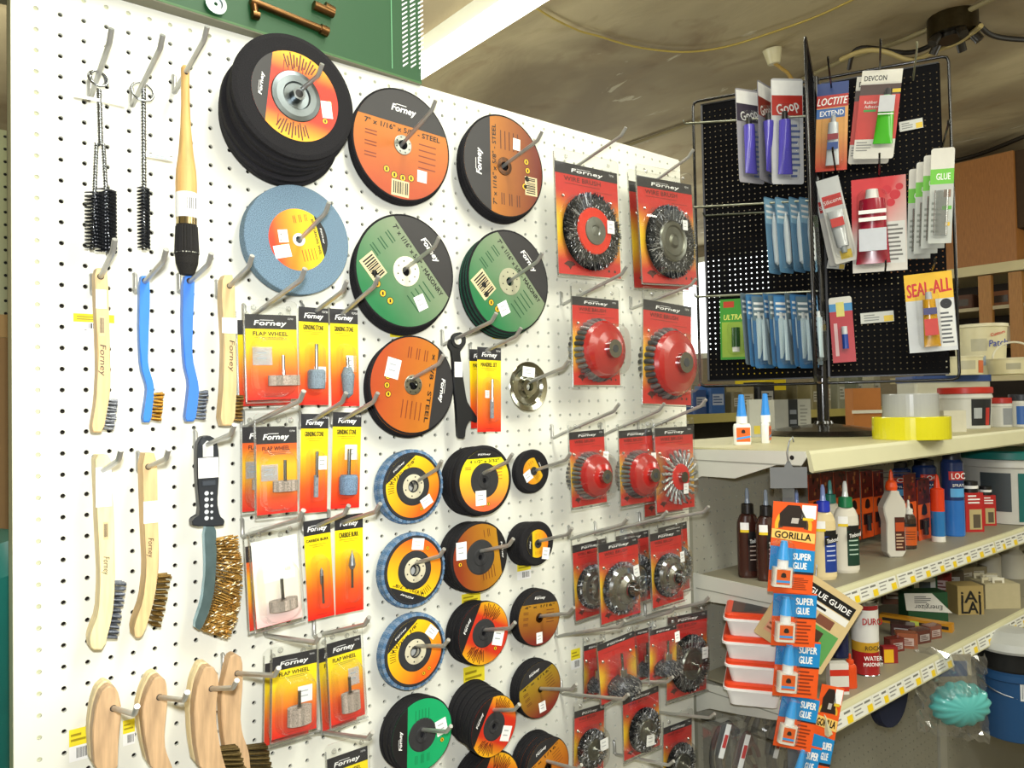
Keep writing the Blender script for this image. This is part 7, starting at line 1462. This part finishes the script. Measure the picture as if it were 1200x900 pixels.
b = MB(); b.lathe([(.2, 0), (R * .97, 0), (R, .3), (R, .8), (.2, .8)], 48, 'y', (0, 0, 0), hx('#141c38'), 'matte', smooth=False); b.build('pad_disc', r); b = MB(); b.lathe([(.01, -.05), (.4, -.05), (.45, .02)], 16, 'y', (0, 0, 0), hx('#0c1020'), 'plastic'); b.build('centre_hole', r)
c = at(1116, 812, -11.6)
r = empty('glove_bag', c, 'crinkled clear bag holding a teal ribbed rubber glove', 'bagged glove', rot=(0, 0, FACE))
b = MB()
nr_, na_ = 14, 60; vs = []
for j in range(nr_ + 1):
    f = j / nr_
    for k in range(na_):
        a = 2 * PI * k / na_; rr_ = 2.35 * math.sin(f * PI * .52) * (1 + .05 * math.sin(a * 14)) ; vs.append((rr_ * math.cos(a) * 1.15 + .5, -1.5 * math.cos(f * PI * .52) - .2, rr_ * math.sin(a) * .85 - .9))
b.add(vs, [(j * na_ + k, j * na_ + (k + 1) % na_, (j + 1) * na_ + (k + 1) % na_, (j + 1) * na_ + k) for j in range(nr_) for k in range(na_)], 'gloss', hx('#5cb4b0'), True)
b.build('rubber_glove', r)
b = MB(); nx_, nz_ = 16, 16; vs = []; rg = random.Random(4)
for j in range(nz_ + 1):
    for i in range(nx_ + 1): u, v = i / nx_, j / nz_; vs.append((-3.4 + 6.6 * u, -2.1 * math.sin(PI * u) * math.sin(PI * min(1, v + .25)) + rg.uniform(-.3, .3), 4.0 - 8.0 * v + rg.uniform(-.15, .15) - 1.2 * (u - .5)))
b.add(vs, [(j * (nx_ + 1) + i, j * (nx_ + 1) + i + 1, (j + 1) * (nx_ + 1) + i + 1, (j + 1) * (nx_ + 1) + i) for j in range(nz_) for i in range(nx_)], 'bag', WHITE); b.build('clear_bag', r)
b = MB(); b.box(-2.2, 2.0, .3, .34, .8, 3.4, hx('#8c8470'), 'paper'); b.rect(-1.8, 1.6, 1.4, 2.8, .28, hx('#4c5a78')); b.build('header_card', r)
BY = 53.3
pail('blue bucket with a black lid on the deep base shelf, lower right', 1188, 858, 757, 74, BY, hx('#1e4a78'), hx('#16181a'), [(-.35, .6, .62, .9, hx('#d8dcdc')), (-.3, .55, .65, .87, hx('#1c2c48')), (-.25, .4, .2, .5, hx('#6a9cc8'))], handle=True, taper=.92, lidh=.22, txt=[('A', .14, .1, .6, 0, .25, WHITE)])
c = at(1178, 728, -6); r = empty('upturned_basin', (c[0], c[1], c[2]), 'pale grey basin turned over on the black lid of the blue bucket', 'basin'); r.location = P(c[0], BY - 0, c[2])
c, h, w = S(1188, 858, 757, 74, BY); r.location = P(c[0], c[1] - h - .02, c[2]); b = MB(); R = w / 2; b.lathe([(.01, 0), (R * 1.15, 0), (R * 1.18, .25), (R * 1.1, .9), (R * .5, 1.6), (.01, 1.7)], 36, col=hx('#b0b2ae'), mat='plastic'); b.build('basin_body', r); b = MB(); b.cyl((-.8, -R * .85, .85), (-.8, -R * .85, 1.3), .15, BLACK, 'plastic', 8); b.build('plug', r)
# ================================================================== far side: background gondola, cabinet, shelves
BGX0, BGZ = 60, 50
r = empty('far_gondola', (BGX0, 21.9, BGZ), 'far olive shelving unit seen below the black rack, behind the top shelf', 'shelf')
b = MB(); b.box(0, 150, 0, 14, -.4, 0, hx('#a8a06c'), 'paint'); b.box(0, 150, -.3, 0, -1.7, .05, hx('#b0a45c'), 'paint'); b.build('upper_deck', r)
b = MB(); b.box(0, 150, 13, 14, -50, -.4, hx('#4a4636'), 'matte'); b.build('back_panel', r)
b = MB(); b.box(0, 150, -1, 14, -9.5, -9, hx('#8c8458'), 'paint'); b.box(0, 150, -1.3, -1, -10.5, -8.8, hx('#a0985c'), 'paint'); b.build('lower_deck', r)
b = MB(); b.box(0, .4, 0, 14, -56, -.4, hx('#5a563e'), 'paint'); b.build('end_panel', r)
it = [(812, 24, 28, '#1c3c74', 'dark blue'), (832, 30, 32, '#24508c', 'bright blue'), (855, 20, 24, '#6c6448', 'olive'), (868, 26, 30, '#857a58', 'khaki'), (890, 34, 34, '#22242a', 'black'), (948, 20, 30, '#7c7450', 'mustard'), (962, 14, 34, '#9c9478', 'pale'), (978, 16, 36, '#8a8a74', 'grey green'), (1000, 14, 40, '#6c705c', 'moss'), (1020, 18, 40, '#a8a48c', 'cream')]
for i, (px, w_, h_, cc, nm) in enumerate(it):
    c = at(px, 480, BGZ + 4); d = depth(c); w, h = w_ * d / FPX, h_ * d / FPX
    r = empty('stock_carton', (c[0], 21.9, BGZ + 4), '%s carton in the far row of goods below the rack' % nm, 'carton', 'far row of goods below the rack'); b = MB(); b.bbox_(-w / 2, w / 2, -2, 2, 0, h, hx(cc), 'print', .5); b.build('carton_box', r)
    b = MB(); b.rect(-w * .35, w * .35, h * .3, h * .7, -2.03, mixc(hx(cc), WHITE, .35)); b.lines(-w * .3, w * .3, h * .35, h * .65, 3, -2.05, mixc(hx(cc), BLACK, .4)); b.build('print', r)
c = at(893, 457, BGZ - 1); d = depth(c)
b = MB(); b.box(-4.2, 4.2, 0, .3, -.7, .7, hx('#a8241c'), 'print'); b.text('DICAL', .8, 0, 0, -.05, WHITE, 0, 5.4, bold=.04); tag(b.build('shelf_sign', None, (c[0], 21.9 - 5.4, BGZ + 11.69)), 'small red sign strip in the far row below the rack\'s left wing', 'sign')
for k in range(7):
    px = 824 + k * 10; c = at(px, 512, BGZ - 1); d = depth(c); h = 12 * d / FPX; cc = ['#1c1c1e', '#a09880', '#b8b0a0', '#a83020', '#c0b8a0', '#8c8870', '#a84030'][k]
    b = MB(); b.bbox_(-.8, .8, -.8, .8, 0, h, hx(cc), 'gloss', .2); b.lines(-.6, .6, h * .2, h * .8, 3, -.85, mixc(hx(cc), WHITE, .5)); tag(b.build('small_box', None, (c[0], 21.9 + 9.0, BGZ + 1.5)), ['black', 'tan', 'greyish cream', 'bright red', 'ivory', 'olive grey', 'brick red'][k] + ' small box low on the far shelving unit', 'box', 'small boxes low on the far unit')
# tall yellow drum seen left of the rack
c = at_x(819, 432, 150); b = MB(); b.box(-4, 4, -4, 4, -8, 8, hx('#d8c020'), 'plastic'); b.box(-3, 3, -4.1, -4, -3, 3, hx('#8a7a20'), 'print')
tag(b.build('yellow_carton', None, (c[0], 21.9 - 12.6, BGZ + 9)), 'yellow carton far back between the cup brush packs and the rack', 'carton')
# brown cabinet and shelving on the far wall
XC = 188
a_, b_c = at_x(1108, 198, XC), at_x(1187, 176, XC); bt = at_x(1187, 306, XC)
r = empty('wall_cabinet', (XC, bt[1], b_c[2]), 'big plain brown cabinet high on the wall at the right', 'cabinet')
L = a_[2] - b_c[2] + 14; Hc = bt[1] - b_c[1]
b = MB(); b.box(0, 22, 0, L, 0, Hc, hx('#94602c'), 'wood'); b.build('cabinet_body', r)
b = MB(); b.box(1, 20, -10, 0, Hc * .3, Hc, hx('#3c2a16'), 'matte'); b.build('side_cupboard', r)
b = MB(); b.box(-.6, 22, -26, L, -2.2, 0, hx('#c2b68c'), 'paint'); b.build('bottom_rail', r)
r = empty('timber_shelving', (XC, bt[1] + 2.4, b_c[2]), 'dark open shelving with wooden posts under the brown cabinet', 'shelving'); Z0 = b_c[2]
for (px) in (1154, 1190):
    p = at_x(px, 345, XC); b = MB(); b.box(0, 1.6, p[2] - Z0 - 1.3, p[2] - Z0 + 1.3, -24, 0, hx('#9c6c34'), 'wood'); b.build('post', r)
b = MB(); b.box(18, 19, -26, L, -30, 0, hx('#241a10'), 'matte'); b.build('back_panel', r)
for z in (-7, -15): b = MB(); b.box(0.5, 18, -26, L, z - .8, z, hx('#a89c7c'), 'paint'); b.build('shelf_board', r)
b = MB(); b.box(-1, 1, -26, L, -24, -22.6, hx('#c8bc94'), 'paint'); b.build('front_rail', r)
for k, (px, py) in enumerate(((1170, 375), (1130, 338), (1176, 340))):
    p = at_x(px, py, XC + 6); b = MB(); b.bbox_(-2, 2, -2.5, 2.5, 0, 3.6, hx(('#c8b89a', '#5a3a2a', '#7c4c2c')[k]), 'paper', .4); b.box(-2.02, -2, -1.5, 1.5, 1, 2.6, hx('#3a2c20'), 'print'); tag(b.build('shelf_bundle', None, (XC + 6, bt[1] + 2.4 + (15 if k == 0 else 7), p[2])), ('pale', 'dark brown', 'reddish')[k] + ' bundle on the timber shelving at the right', 'bundle')
hang_hook('long dark hook holding the bagged teal glove', 1108, 768, 12)
# backing board standing on the far unit, and the bottles and jars in front of it
tag((lambda b: (b.box(0, 150, 0, .6, 0, 6.0, hx('#6a6448'), 'matte'), b.build('backing_board', None, (BGX0, 21.9, BGZ + 12)))[1])(MB()), 'low olive backing board behind the far row of goods', 'board')
